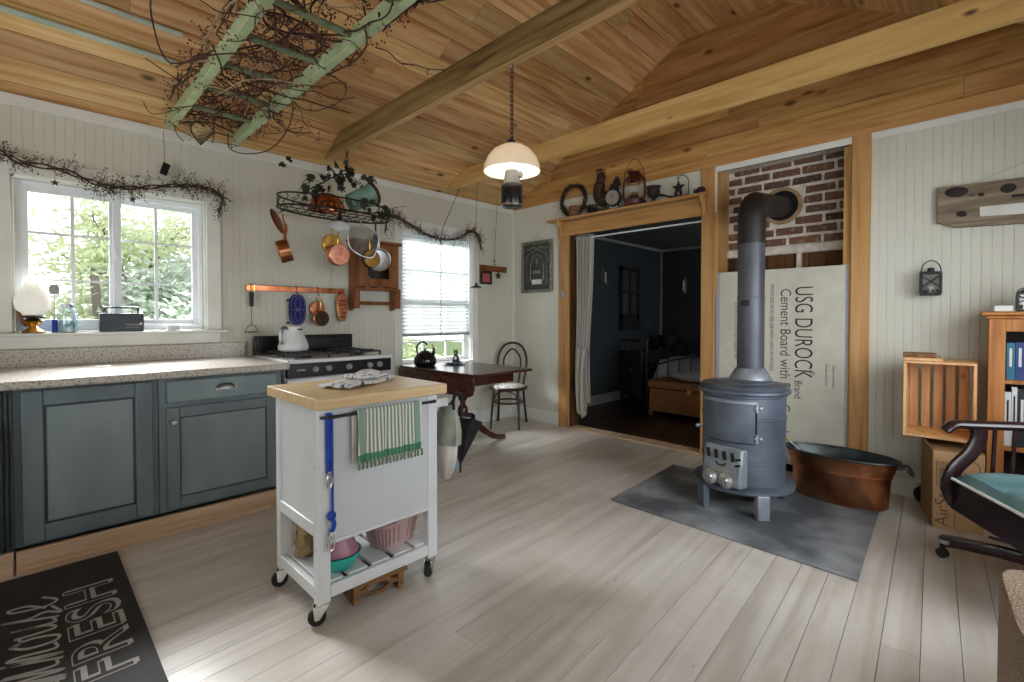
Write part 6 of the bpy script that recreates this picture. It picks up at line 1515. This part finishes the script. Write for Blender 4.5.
    mb = MB(); mb.tube([(0, .0, 0), (0, .012, -.06)], .007, 8, flat=.5); mb.tube([(.008 * cos(i * pi / 6), 0, .008 + .008 * sin(i * pi / 6)) for i in range(12)], .0025, 6, True); mb.obj('pan_handle', 'silverpot', p)
mk_rack()
def mk_small_hangings():
    t = thing('cord_lamp', 'tiny black cone lamp shade on a long cord near the room corner', 'lamp', (3.245, 3.70, 1.50))
    mb = MB(); mb.tube(smooth([(0, 0, .05), (.0, 0, .50), (.01, .0, .98), (-.03, -.10, 1.08), (-.135, -.30, 1.15)], 5), .0022, 5); mb.obj('cord', 'twig', t)
    mb = MB(); mb.lathe([(.0, .05), (.012, .048), (.014, .026), (.06, .004), (.062, 0), (.056, 0), (.01, .022)], n=28); mb.obj('cone_shade', 'blackm', t); MB().lathe([(.052, .0025), (0, .003)], n=20).obj('shade_lining', 'enamel', t)
    t = thing('cord_twist', 'thin twisted cord dropping in front of the far blind from the pine beam', 'cord', (2.985, 3.95, 1.0))
    r = random.Random(2); mb = MB(); mb.tube([V((.004 * sin(i * 1.3), .004 * cos(i * 1.3), 1.03 * i / 40)) for i in range(41)] + [(-.01, -.06, 1.12), (.09, -.2, 1.5)], .0035, 5); mb.obj('cord', 'twig', t)
    t = thing('chain_hook', 'rusty double hook on a thin cord beside the peg plaque', 'hook', (3.765, 3.975, 1.80))
    mb = MB(); mb.cyl((0, 0, .10), (0.005, -.04, .69), .0018, n=5); mb.obj('cord', 'twig', t)
    mb = MB(); mb.tube(smooth([(0, 0, .11), (.012, 0, .09), (-.012, 0, .06), (.012, 0, .04), (-.012, 0, .012), (.01, 0, -.005), (.02, 0, .01)], 4), .003, 6); mb.sph((0, 0, .045), .015, 10, (1, .6, .5)); mb.obj('double_hook', 'rust', t)
    t = thing('peg_plaque', 'small pine plaque on the wall next to the room corner', 'plaque', (3.79, YA, 1.755))
    MB().b(-.21, .205, -.022, -.002, -.034, .034).obj('plaque_board', 'cabw', t, bev=.003)
    s = thing('rusty_star', 'rusty star hanging from the small pine plaque', 'star', (3.845, YA - .028, 1.68))
    MB().prism([((.048 if i % 2 == 0 else .02) * sin(i * pi / 5), (.048 if i % 2 == 0 else .02) * cos(i * pi / 5)) for i in range(10)], (0, 0, 0), X3, Z3, (0, -.01, 0)).obj('star', 'rust', s)
    MB().tube([(0, -.004, .045), (0, -.004, .07)], .002, 5).obj('star_loop', 'wire', s)
    s = thing('small_picture', 'small square dark-framed picture hanging below the pine plaque', 'picture', (3.655, YA - .024, 1.645))
    mb = MB()
    for q in ((-.085, -.06, -.075, .075), (.06, .085, -.075, .075), (-.06, .06, -.075, -.05), (-.06, .06, .05, .075)): mb.b(q[0], q[1], -.014, .0, q[2], q[3])
    mb.obj('picture_frame', 'dark', s, bev=.002); MB().b(-.06, .06, -.006, -.002, -.05, .05).obj('picture_print', 'red', s)
    t = thing('hanging_tag', 'small black box-shaped tag hanging on a string from the green ladder', 'tag', (.672, 3.95, 2.20))
    mb = MB(); mb.cyl((0, 0, .04), (-.012, -.03, .25), .0015, n=5); mb.obj('string', 'twig', t); mb = MB(); mb.box((0, 0, 0), (.042, .02, .082), roty(R(16))); mb.obj('tag_body', 'black', t, bev=.003)
    # framed picture on the short white wall
    t = thing('framed_print', 'pewter-framed dark print of an ornate arch on the white wall left of the doorway', 'picture', (XB, 3.632, 1.775), -pi / 2)
    w, h = .232, .295; mb = MB()
    for q in ((-w, -w + .035, -h, h), (w - .035, w, -h, h), (-w + .035, w - .035, -h, -h + .035), (-w + .035, w - .035, h - .035, h)): mb.b(q[0], q[1], -.026, -.003, q[2], q[3])
    mb.obj('picture_frame', 'frame', t, bev=.006); MB().b(-w + .034, w - .034, -.012, -.004, -h + .034, h - .034).obj('picture_print', 'picture', t)
    mb = MB(); yy = -.0135
    mb.tube([(.10 * cos(pi * i / 12), yy, -.02 + .16 * sin(pi * i / 12)) for i in range(13)], .006, 5); mb.cyl((-.10, yy, -.16), (-.10, yy, -.02), .006, n=5); mb.cyl((.10, yy, -.16), (.10, yy, -.02), .006, n=5)
    for s in (-1, 1):
        mb.tube(smooth([(0, yy, .20), (s * .06, yy, .225), (s * .12, yy, .20), (s * .16, yy, .215)], 4), .010, 5, flat=.4); mb.tube(smooth([(s * .02, yy, .19), (s * .09, yy, .165), (s * .15, yy, .13), (s * .165, yy, .05)], 4), .007, 5, flat=.4)
        for k in range(7): mb.tube([(s * (.15 + .018 * cos(q)), yy, .05 - .04 * k + .016 * sin(q)) for q in (0, 1, 2, 3, 4, 5)], .004, 5)
    for k in range(3): mb.sph((-.04 + .04 * k, yy, -.06), .025, 10, (1, .15, 1))
    mb.sph((0, yy, .06), .03, 10, (.6, .15, 1.4)); mb.obj('print_ornament', 'frame', t); MB().b(-.075, .075, -.0145, -.0125, -.20, -.145).obj('print_caption', 'paperw', t)
    mb = MB(); mb.tube([(-.07, -.005, h), (0, -.002, h + .06), (.07, -.005, h)], .0015, 4); mb.obj('hanging_wire', 'wire', t)
mk_small_hangings()
# ---------------------------------------------------------------- green ladder with dried vines under the ceiling
def mk_ladder():
    t = thing('painted_ladder', 'old pale green wooden ladder hung flat under the ceiling and wrapped in dried vines', 'ladder', (.87, 2.4, 2.46))
    for x in (-.185, .205): MB().b(x - .021, x + .021, -2.2, 1.47, -.015, .055).obj('ladder_rail', 'green', t, bev=.004)
    for k in range(8):
        y = 1.05 - .345 * k; mb = MB(); mb.cyl((-.17, y, .03), (.19, y, .03), .0155, n=12); mb.obj('rung', 'greend', t)
    mb = MB()
    for x in (-.185, .205):
        for y in (1.2, -.6):
            z1 = cz(2.4 + y) - 2.46; mb.cyl((x, y, .07), (x, y, z1), .003, n=6)
    mb.obj('hanging_wire', 'wire', t)
    r = random.Random(17); v = thing('dried_vines', 'tangle of dried brown berry vines woven through the green ladder', 'vines', (.87, 2.4, 2.46)); mb = MB(); bb = MB(); ml = MB()
    for k in range(120):
        y0 = r.uniform(-1.5, 1.35); p = V((r.uniform(-.22, .22), y0, r.uniform(.03, .12))); a = r.uniform(0, 2 * pi); P = [p]
        n = r.randrange(7, 13); cur = r.uniform(-.5, .5)
        for i in range(n):
            a += cur * .6 + r.uniform(-.35, .35); q = P[-1] + V((cos(a) * .8, sin(a), r.uniform(-.25, .25))) * .085
            q.x = max(-.24, min(.27, q.x)); q.y = min(q.y, 1.40); q.z = max(-.03, min(.15, q.z, cz(2.4 + q.y) - 2.46 - .02)); P.append(q)
        (ml if k % 6 == 0 else mb).tube(smooth(P, 3), r.uniform(.0024, .0058), 5)
        for q in P[::2]:
            for _ in range(1): sprig(mb, bb, q, (r.gauss(0, 1), r.gauss(0, 1), r.gauss(-.1, .6)), r, 2, .035, .0014, .0052)
    for k in range(34):
        a = r.uniform(0, 6.28); P = [V((r.uniform(-.24, .26), r.uniform(-1.3, 1.25), r.uniform(-.055, -.02)))]
        for i in range(r.randrange(4, 8)):
            a += r.uniform(-.6, .6); q = P[-1] + V((cos(a) * .07, sin(a) * .09, r.uniform(-.02, .02))); q.z = max(-.08, min(-.018, q.z)); q.y = min(q.y, 1.38); P.append(q)
        (ml if k % 5 == 0 else mb).tube(smooth(P, 3), r.uniform(.002, .0042), 5)
        for q in P[::2]: sprig(mb, bb, q, (r.gauss(0, 1), r.gauss(0, 1), -.3), r, 2, .03, .0014, .0052)
    for k in range(26):   # denser clumps
        c = V(r.choice(((-.02, .95, .04), (.17, .72, .03), (.05, .2, .05), (.10, -.1, .06), (-.08, .5, .05), (.02, -.7, .05))))
        for _ in range(5): sprig(mb, bb, c + V((r.gauss(0, .07), r.gauss(0, .09), r.gauss(0, .03))), (r.gauss(0, 1), r.gauss(0, 1), r.gauss(0, .7)), r, 3, .045, .0016, .0055)
    for P, rad in (([(.12, 1.30, .0), (.18, 1.50, -.035), (.29, 1.52, -.045), (.39, 1.32, -.04), (.37, .95, -.02), (.30, .65, .0), (.22, .45, .03)], .0042), ([(-.19, .25, .05), (-.34, .55, .03), (-.47, .20, .06), (-.50, -.1, .10)], .004), ([(.20, .05, .02), (.33, .02, -.03), (.40, .22, -.03), (.36, .48, -.02), (.26, .52, .0)], .003), ([(-.16, .85, .04), (-.30, .75, .05), (-.42, .70, .08)], .0028), ([(-.18, 1.1, .02), (-.30, 1.28, .0), (-.36, 1.2, .03)], .0025), ([(-.20, 1.25, .0), (-.16, 1.42, -.03), (-.10, 1.50, -.06)], .003)):
        mb.tube(smooth(P, 6), rad, 5)
    mb.obj('vine_stems', 'twig', v)['kind'] = 'stuff'; ml.obj('pale_stems', 'twigl', v)['kind'] = 'stuff'; bb.obj('berries', 'berry', v, flat=True)['kind'] = 'stuff'
    f = thing('woven_fan', 'heart-shaped wire and leaf fan hanging under the green ladder', 'fan', (.84, 3.62, 2.41))
    mb = MB(); A, B, C, D = V((-.09, -.10, .01)), V((.02, .24, -.02)), V((.04, -.03, .0)), V((.0, -.12, .02))
    mb.tube(smooth([C, V((-.03, -.12, .01)), A, V((-.08, .03, 0)), V((-.03, .15, -.01)), B], 5), .004, 6); mb.tube([B, C], .005, 6)
    for k in range(4): mb.tube([C, A.lerp(B, .2 + .2 * k)], .0035, 5)
    mb.tube([C, C + V((.09, .02, .0))], .005, 6); mb.tube([C, C + V((.03, .17, -.02))], .004, 6); mb.tube([C + V((-.01, -.02, 0)), C + V((-.03, -.12, .04))], .006, 6); mb.obj('fan_ribs', 'twig', f)
    mb = MB(); mb.face([C, A.lerp(C, .1), V((-.08, .03, .002)), V((-.03, .15, -.008)), B.lerp(C, .06)]); mb.obj('fan_web', 'paper', f, solid=.002)
    for k, (y, z) in enumerate(((3.515, 0), (3.34, 0))):
        zz = cz(y) - .028
        o = MB().b(-1.3, .66, y - (.022 if k == 0 else .014), y + (.022 if k == 0 else .014), zz - .012, zz + .004).obj('pale_batten', 'palelath', bev=.003)
        tag(o, ('wider' if k == 0 else 'narrower') + ' pale grey-green batten fixed along the ceiling boards left of the ladder', 'batten', 'pale ceiling battens')
mk_ladder()
def mk_pendant():
    t = thing('pendant_lamp', 'white glass dome pendant lamp on a black chain over the room', 'lamp', (1.80, 1.767, 1.80))
    mb = MB(); z = .33; k = 0
    while z < .725:
        mb.tube([(.009 * cos(i * pi / 4) if k % 2 else 0, 0 if k % 2 else .009 * cos(i * pi / 4), z + .016 * sin(i * pi / 4)) for i in range(8)], .0026, 5, True); z += .024; k += 1
    mb.obj('chain', 'blackm', t)
    mb = MB(); mb.tube(smooth([(0, 0, .73), (.012, 0, .718), (0, 0, .705), (-.008, 0, .715)], 4), .004, 6); mb.obj('ceiling_hook', 'silverpot', t)
    mb = MB(); mb.tube([(.03 * cos(i * pi / 10), 0, .30 + .03 * sin(i * pi / 10)) for i in range(11)], .006, 8); mb.cyl((0, 0, .285), (0, 0, .33), .010, n=12); mb.lathe([(.034, .298), (.03, .306), (0, .31)], n=20); mb.obj('yoke', 'blackm', t)
    MB().lathe([(.02, .303), (.06, .296), (.10, .272), (.13, .235), (.146, .195), (.150, .17), (.148, .163), (.143, .17), (.126, .23), (.096, .266), (.058, .289), (.02, .296)], n=56).obj('glass_dome', 'opal', t)
    b = MB(); b.sph((0, 0, .235), .026, 16, (1, 1, 1.25)); m = mat('warm_bulb', 'fff3dc', 'fff3dc', emit=5.0); b.obj('bulb', m, t)
    MB().lathe([(0, .17), (.034, .168), (.038, .15), (.044, .105), (.046, .095), (0, .095)], n=32).obj('grey_neck', 'grey', t)
    mb = MB(); mb.lathe([(0, .012), (.018, .01), (.02, 0)], (.02, -.036, .145), 12, M=rotx(R(80))); mb.obj('neck_screw', 'steel', t)
    MB().lathe([(0, .096), (.052, .096), (.056, .09), (.056, -.01), (.053, -.02), (.045, -.024), (0, -.02)], n=40).obj('black_lens_barrel', 'black', t)
    MB().lathe([(.054, -.006), (.0575, -.01), (.0575, -.014), (.054, -.018)], n=40).obj('chrome_ring', 'chrome', t)
    d = bpy.data.lights.new('bulb_light', 'POINT'); d.energy = 4.0; d.color = (1, .90, .76); d.shadow_soft_size = .03; o = bpy.data.objects.new('bulb_light', d); COL.objects.link(o); o.location = (1.80, 1.767, 2.0)
mk_pendant()
# ---------------------------------------------------------------- row of things on the doorway shelf (top at z 2.2545)
def mk_shelf():
    z = 2.2545; x = 4.045
    r = random.Random(8); t = thing('twig_wreath', 'dark berry-twig wreath standing at the left end of the doorway shelf', 'wreath', (4.06, 3.075, z + .175)); mb = MB(); bb = MB()
    for k in range(7):
        ph = r.random() * 6; mb.tube([V((.012 * sin(3 * i * pi / 16 + ph), (.150 + .014 * cos(2 * i * pi / 16 + ph)) * cos(i * pi / 16), (.155 + .014 * cos(2 * i * pi / 16 + ph)) * sin(i * pi / 16))) for i in range(32)], .011, 5, True)
    for k in range(120): q = r.random() * 6.28; sprig(mb, bb, (r.uniform(-.01, .01), .152 * cos(q), .156 * sin(q)), (r.gauss(-.3, .5), cos(q) * r.uniform(-.6, 1), sin(q) * r.uniform(-.6, 1)), r, 2, .012, .0018, .006)
    mb.obj('wreath_twigs', 'twig', t); bb.obj('wreath_berries', 'dark', t, flat=True)['kind'] = 'stuff'
    t = thing('small_crock', 'small brown crock standing in front of the wreath on the shelf', 'crock', (4.035, 3.04, z)); MB().lathe([(0, 0), (.055, 0), (.062, .01), (.064, .075), (.058, .09), (.06, .10), (.05, .10), (.05, .02), (0, .015)], n=28).obj('crock', 'oldwood', t)
    MB().tube([(.0645 * cos(i * pi / 12), .0645 * sin(i * pi / 12), .05) for i in range(24)], .003, 5, True).obj('crock_band', 'dark', t)
    mb = MB(); bb = MB()
    for k in range(40): sprig(mb, bb, (r.uniform(-.02, .02), r.uniform(-.06, .06), .01), (r.gauss(0, .6), r.gauss(0, .8), 1), r, 3, .03, .002, .007)
    t = thing('dried_berry_bunch', 'low bunch of dried dark berries between the wreath and the rooster', 'dried flowers', (4.05, 2.83, z)); mb.obj('stems', 'twig', t); bb.obj('berries', 'dark', t, flat=True)['kind'] = 'stuff'
    # rooster
    t = thing('rooster_figure', 'tall dark wooden rooster figure on the doorway shelf', 'figurine', (4.075, 2.69, z), R(95))
    mb = MB(); mb.tube(smooth([(.05, 0, .12), (.075, 0, .20), (.06, 0, .29), (.045, 0, .36), (.055, 0, .385)], 5), [.06] * 5 + [.056] * 5 + [.042] * 5 + [.032] * 5 + [.028], 14); mb.sph((.02, 0, .13), .085, 16, (1, .65, .9)); mb.obj('rooster_body', 'rust', t)
    mb = MB(); mb.sph((.065, 0, .39), .031, 12); mb.lathe([(.010, 0), (0, .03)], (.09, 0, .385), 8, M=roty(pi / 2)); mb.obj('head', 'oldwood', t)
    mb = MB()
    for k in range(4): mb.sph((.045 + .016 * k, 0, .422 + .004 * (k % 2)), .014, 8, (.8, .35, 1.2))
    mb.sph((.085, 0, .355), .014, 8, (.6, .4, 1.3)); mb.obj('comb', 'reden', t)
    mb = MB()
    for k in range(5): mb.tube(smooth([(-.05, (k - 2) * .012, .13), (-.11, (k - 2) * .016, .20 + .015 * k), (-.15, (k - 2) * .018, .23 + .02 * k), (-.165, (k - 2) * .02, .19 + .02 * k)], 4), [.014] * 8 + [.007] * 5, 8, flat=.5); 
    mb.obj('tail', 'dark', t)
    mb = MB()
    for s in (-1, 1): mb.cyl((.02, s * .025, .01), (.02, s * .025, .08), .008, n=8)
    mb.b(-.06, .09, -.045, .045, 0, .012); mb.obj('leg_stand', 'dark', t)
    # alarm clock
    t = thing('alarm_clock', 'black bell-topped clock with a round dial on the doorway shelf', 'clock', (4.0, 2.55, z), R(-90 + 8)); t.scale = (.86, .86, .9)
    MB().lathe([(0, .03), (.085, .03), (.092, .02), (.092, -.025), (.085, -.032), (.08, -.026), (.0, -.022)], (0, 0, .11), 36, M=MX(((1, 0, 0), (0, 0, 1), (0, 1, 0)))).obj('clock_case', 'blackm', t)
    MB().lathe([(.078, -.0275), (0, -.028)], (0, 0, .11), 32, M=MX(((1, 0, 0), (0, 0, 1), (0, 1, 0)))).obj('dial', 'dial', t)
    for k in range(12):
        a = k * pi / 6; s = str(12 if k == 0 else k); text(s, .024, 'ink', t, (.060 * sin(a), -.0292, .11 + .060 * cos(a) - .008), (1, 0, 0), (0, 0, 1), name='numeral', depth=.0004, align='CENTER')
    mb = MB(); mb.bar((0, -.030, .11), (.024, -.030, .135), .003, .002, (0, 1, 0)); mb.bar((0, -.030, .11), (-.012, -.030, .165), .003, .002, (0, 1, 0)); mb.obj('clock_hands', 'ink', t)
    mb = MB(); mb.lathe([(.05, .19), (.045, .22), (.03, .245), (.035, .255), (.0, .262)], n=20); mb.obj('bell_cap', 'blackm', t)
    mb = MB()
    for s in (-1, 1): mb.tube([(s * .05, 0, .04), (s * .075, 0, 0.004)], .01, 8)
    mb.tube([(.0, -.06, .01), (.0, -.028, .03)], .008, 8); mb.obj('clock_feet', 'blackm', t)
    # barn lantern
    t = thing('barn_lantern', 'dark red barn lantern with a clear globe and wire bail on the shelf', 'lantern', (4.045, 2.35, z), R(10)); t.scale = (1.1, 1.1, 1.1)
    MB().lathe([(0, 0), (.078, 0), (.084, .008), (.084, .05), (.06, .066), (.036, .07), (.034, .085), (0, .085)], n=32).obj('fuel_tank', 'reden', t)
    MB().lathe([(.034, .085), (.052, .12), (.056, .15), (.048, .185), (.038, .205)], n=28).obj('glass_globe', 'glass', t)
    MB().lathe([(.0, .085), (.026, .085), (.026, .10), (.012, .115), (0, .115)], n=18).obj('wick_burner', 'brass', t)
    MB().lathe([(.042, .205), (.06, .21), (.046, .23), (.034, .262), (.05, .272), (.048, .285), (.02, .292), (0, .292)], n=28).obj('chimney_cap', 'reden', t)
    mb = MB()
    for s in (-1, 1): mb.tube(smooth([(0, s * .06, .05), (0, s * .092, .07), (0, s * .092, .19), (0, s * .08, .225), (0, s * .04, .262)], 5), .0095, 8)
    mb.obj('side_tube', 'reden', t)
    mb = MB(); mb.tube(smooth([(0, -.088, .20), (0, -.08, .30), (0, 0, .40), (0, .08, .30), (0, .088, .20)], 7), .0022, 6); mb.tube([(.05 * cos(i * pi / 10), .05 * sin(i * pi / 10), .185) for i in range(20)], .002, 5, True); mb.obj('bail_handle', 'wire', t)
    # pewter cup
    t = thing('pewter_goblet', 'dark pewter goblet right of the red lantern on the shelf', 'goblet', (4.055, 2.155, z)); MB().lathe([(0, 0), (.034, 0), (.036, .008), (.014, .02), (.014, .03), (.044, .05), (.056, .08), (.056, .125), (.066, .142), (.058, .142), (.05, .08), (0, .045)], n=28).obj('goblet', 'dark', t)
    mb = MB(); mb.tube(smooth([(-.0, -.05, .06), (0, -.10, .045), (0, -.17, .02), (0, -.24, .018)], 5), [.012] * 6 + [.008] * 10, 8); mb.obj('tarnished_stem', 'dark', t)
    s = MB(); s.sph((0, 0, .02), .026, 12, (1, 1.2, .8)); s.sph((.0, .05, .016), .02, 10, (1, 1.2, .8)); tag(s.obj('dark_pebble', 'dark', loc=(4.04, 2.255, z)), 'dark rounded pebbles lying between the red lantern and the goblet', 'pebble')
    # star candle holder
    t = thing('star_candle_holder', 'black iron star-shaped candle holder with a crook on the shelf', 'candle holder', (4.05, 1.915, z))
    mb = MB(); P = [((.062 if i % 2 == 0 else .026) * sin(i * pi / 5), .085 + (.068 if i % 2 == 0 else .03) * cos(i * pi / 5)) for i in range(10)]; Q = [(x * .45, .085 + (zz - .085) * .45) for x, zz in P]
    for i in range(10):
        a, b, c, d = P[i], P[(i + 1) % 10], Q[(i + 1) % 10], Q[i]; mb.hexa([(xx, y, zz) for xx in (-.006, .006) for y, zz in (a, b, c, d)])
    mb.prism([(p * .62, .085 + (q - .085) * .62) for p, q in P], (-.002, 0, 0), Y3, Z3, (.004, 0, 0)); mb.b(-.006, .006, -.03, -.012, .004, .05); mb.b(-.006, .006, .012, .03, .004, .05); mb.obj('iron_star', 'blackm', t)
    mb = MB(); mb.tube(smooth([(.0, -.09, .005), (0, -.092, .12), (0, -.075, .165), (0, -.035, .19), (0, .0, .185), (0, .005, .168), (0, -.01, .165)], 5), .004, 6); mb.cyl((0, 0, .155), (0, 0, .172), .002, n=5); mb.obj('crook', 'blackm', t)
    mb = MB(); mb.b(-.03, .03, -.10, .04, 0, .006); mb.obj('foot_plate', 'blackm', t)
    t = thing('votive_candle', 'small white votive candle beside the iron star', 'candle', (4.05, 1.79, z)); MB().lathe([(0, 0), (.018, 0), (.02, .004), (.02, .038), (.017, .042), (0, .04)], n=18).obj('wax', 'milk', t); MB().cyl((0, 0, .04), (0, 0, .05), .0012, n=5).obj('wick', 'ink', t)
    s = MB(); s.sph((0, 0, .03), .034, 12, (.9, 1.2, .85)); s.sph((-.02, .035, .02), .02, 10); tag(s.obj('dark_bird', 'dark', loc=(4.05, 1.715, z)), 'small dark bird ornament at the right end of the doorway shelf', 'ornament')
mk_shelf()
# ---------------------------------------------------------------- outdoors
def mk_outside():
    o = MB().b(-14, 22, 4.3, 40, -.75, -.6).obj('ground_outside', 'lawn'); struct(o)
    r = random.Random(31)
    def tree(x, y, h, w, m, lab, n, bare=False):
        t = thing('garden_tree', lab, 'tree', (x, y, -.6), 0, 'trees outside the windows'); mb = MB(); tips = []
        def br(p, d, L, rad, k):
            P = [p]
            for i in range(4): d = (d + V((r.uniform(-.3, .3), r.uniform(-.3, .3), r.uniform(-.1, .2)))).normalized(); P.append(P[-1] + d * L / 4)
            mb.tube(P, [rad * (1 - .13 * i) for i in range(5)], 6, cap=False); tips.extend(P[2:])
            if k > 0:
                for i in range(4): a = r.uniform(0, 6.28); br(P[r.randrange(1, 5)], (d * .35 + V((cos(a), sin(a), r.uniform(-.1, .7)))).normalized(), L * .62, rad * .5, k - 1)
        br(V((0, 0, 0)), V((0, 0, 1)), h * .5, .10, 3); mb.obj('branches', 'bark', t)
        lf = MB()
        for i in range(n):
            c = r.choice(tips) + V((r.gauss(0, .18), r.gauss(0, .18), r.gauss(0, .18))) * w
            a = V((r.gauss(0, 1), r.gauss(0, 1), r.gauss(0, .6))).normalized(); b = a.orthogonal().normalized(); s = r.uniform(.04, .085); lf.face([c - a * s, c - b * s * .5, c + a * s, c + b * s * .5])
        lf.obj('leaves', m, t, flat=True)['kind'] = 'stuff'
    tree(-.6, 9.2, 5.0, 1.0, 'foliage', 'bright green leafy tree outside the left half of the kitchen window', 11000)
    tree(.9, 10.0, 5.2, 1.0, 'foliage', 'thin branching tree with yellow-green leaves outside the middle of the window', 11000)
    tree(2.4, 9.2, 4.6, 1.1, 'foliage2', 'dense grey-green tree outside the right half of the kitchen window', 15000)
    tree(3.9, 11.2, 4.8, 1.1, 'foliage2', 'grey-green tree farther right outside the kitchen window', 9000)
    tree(-1.6, 12, 5.4, 1.2, 'foliage', 'pale tree farther back outside the left window edge', 11000)
    tree(5.2, 8.2, 1.7, .9, 'foliage', 'low green shrub outside the far window under the blind', 2600)
mk_outside()
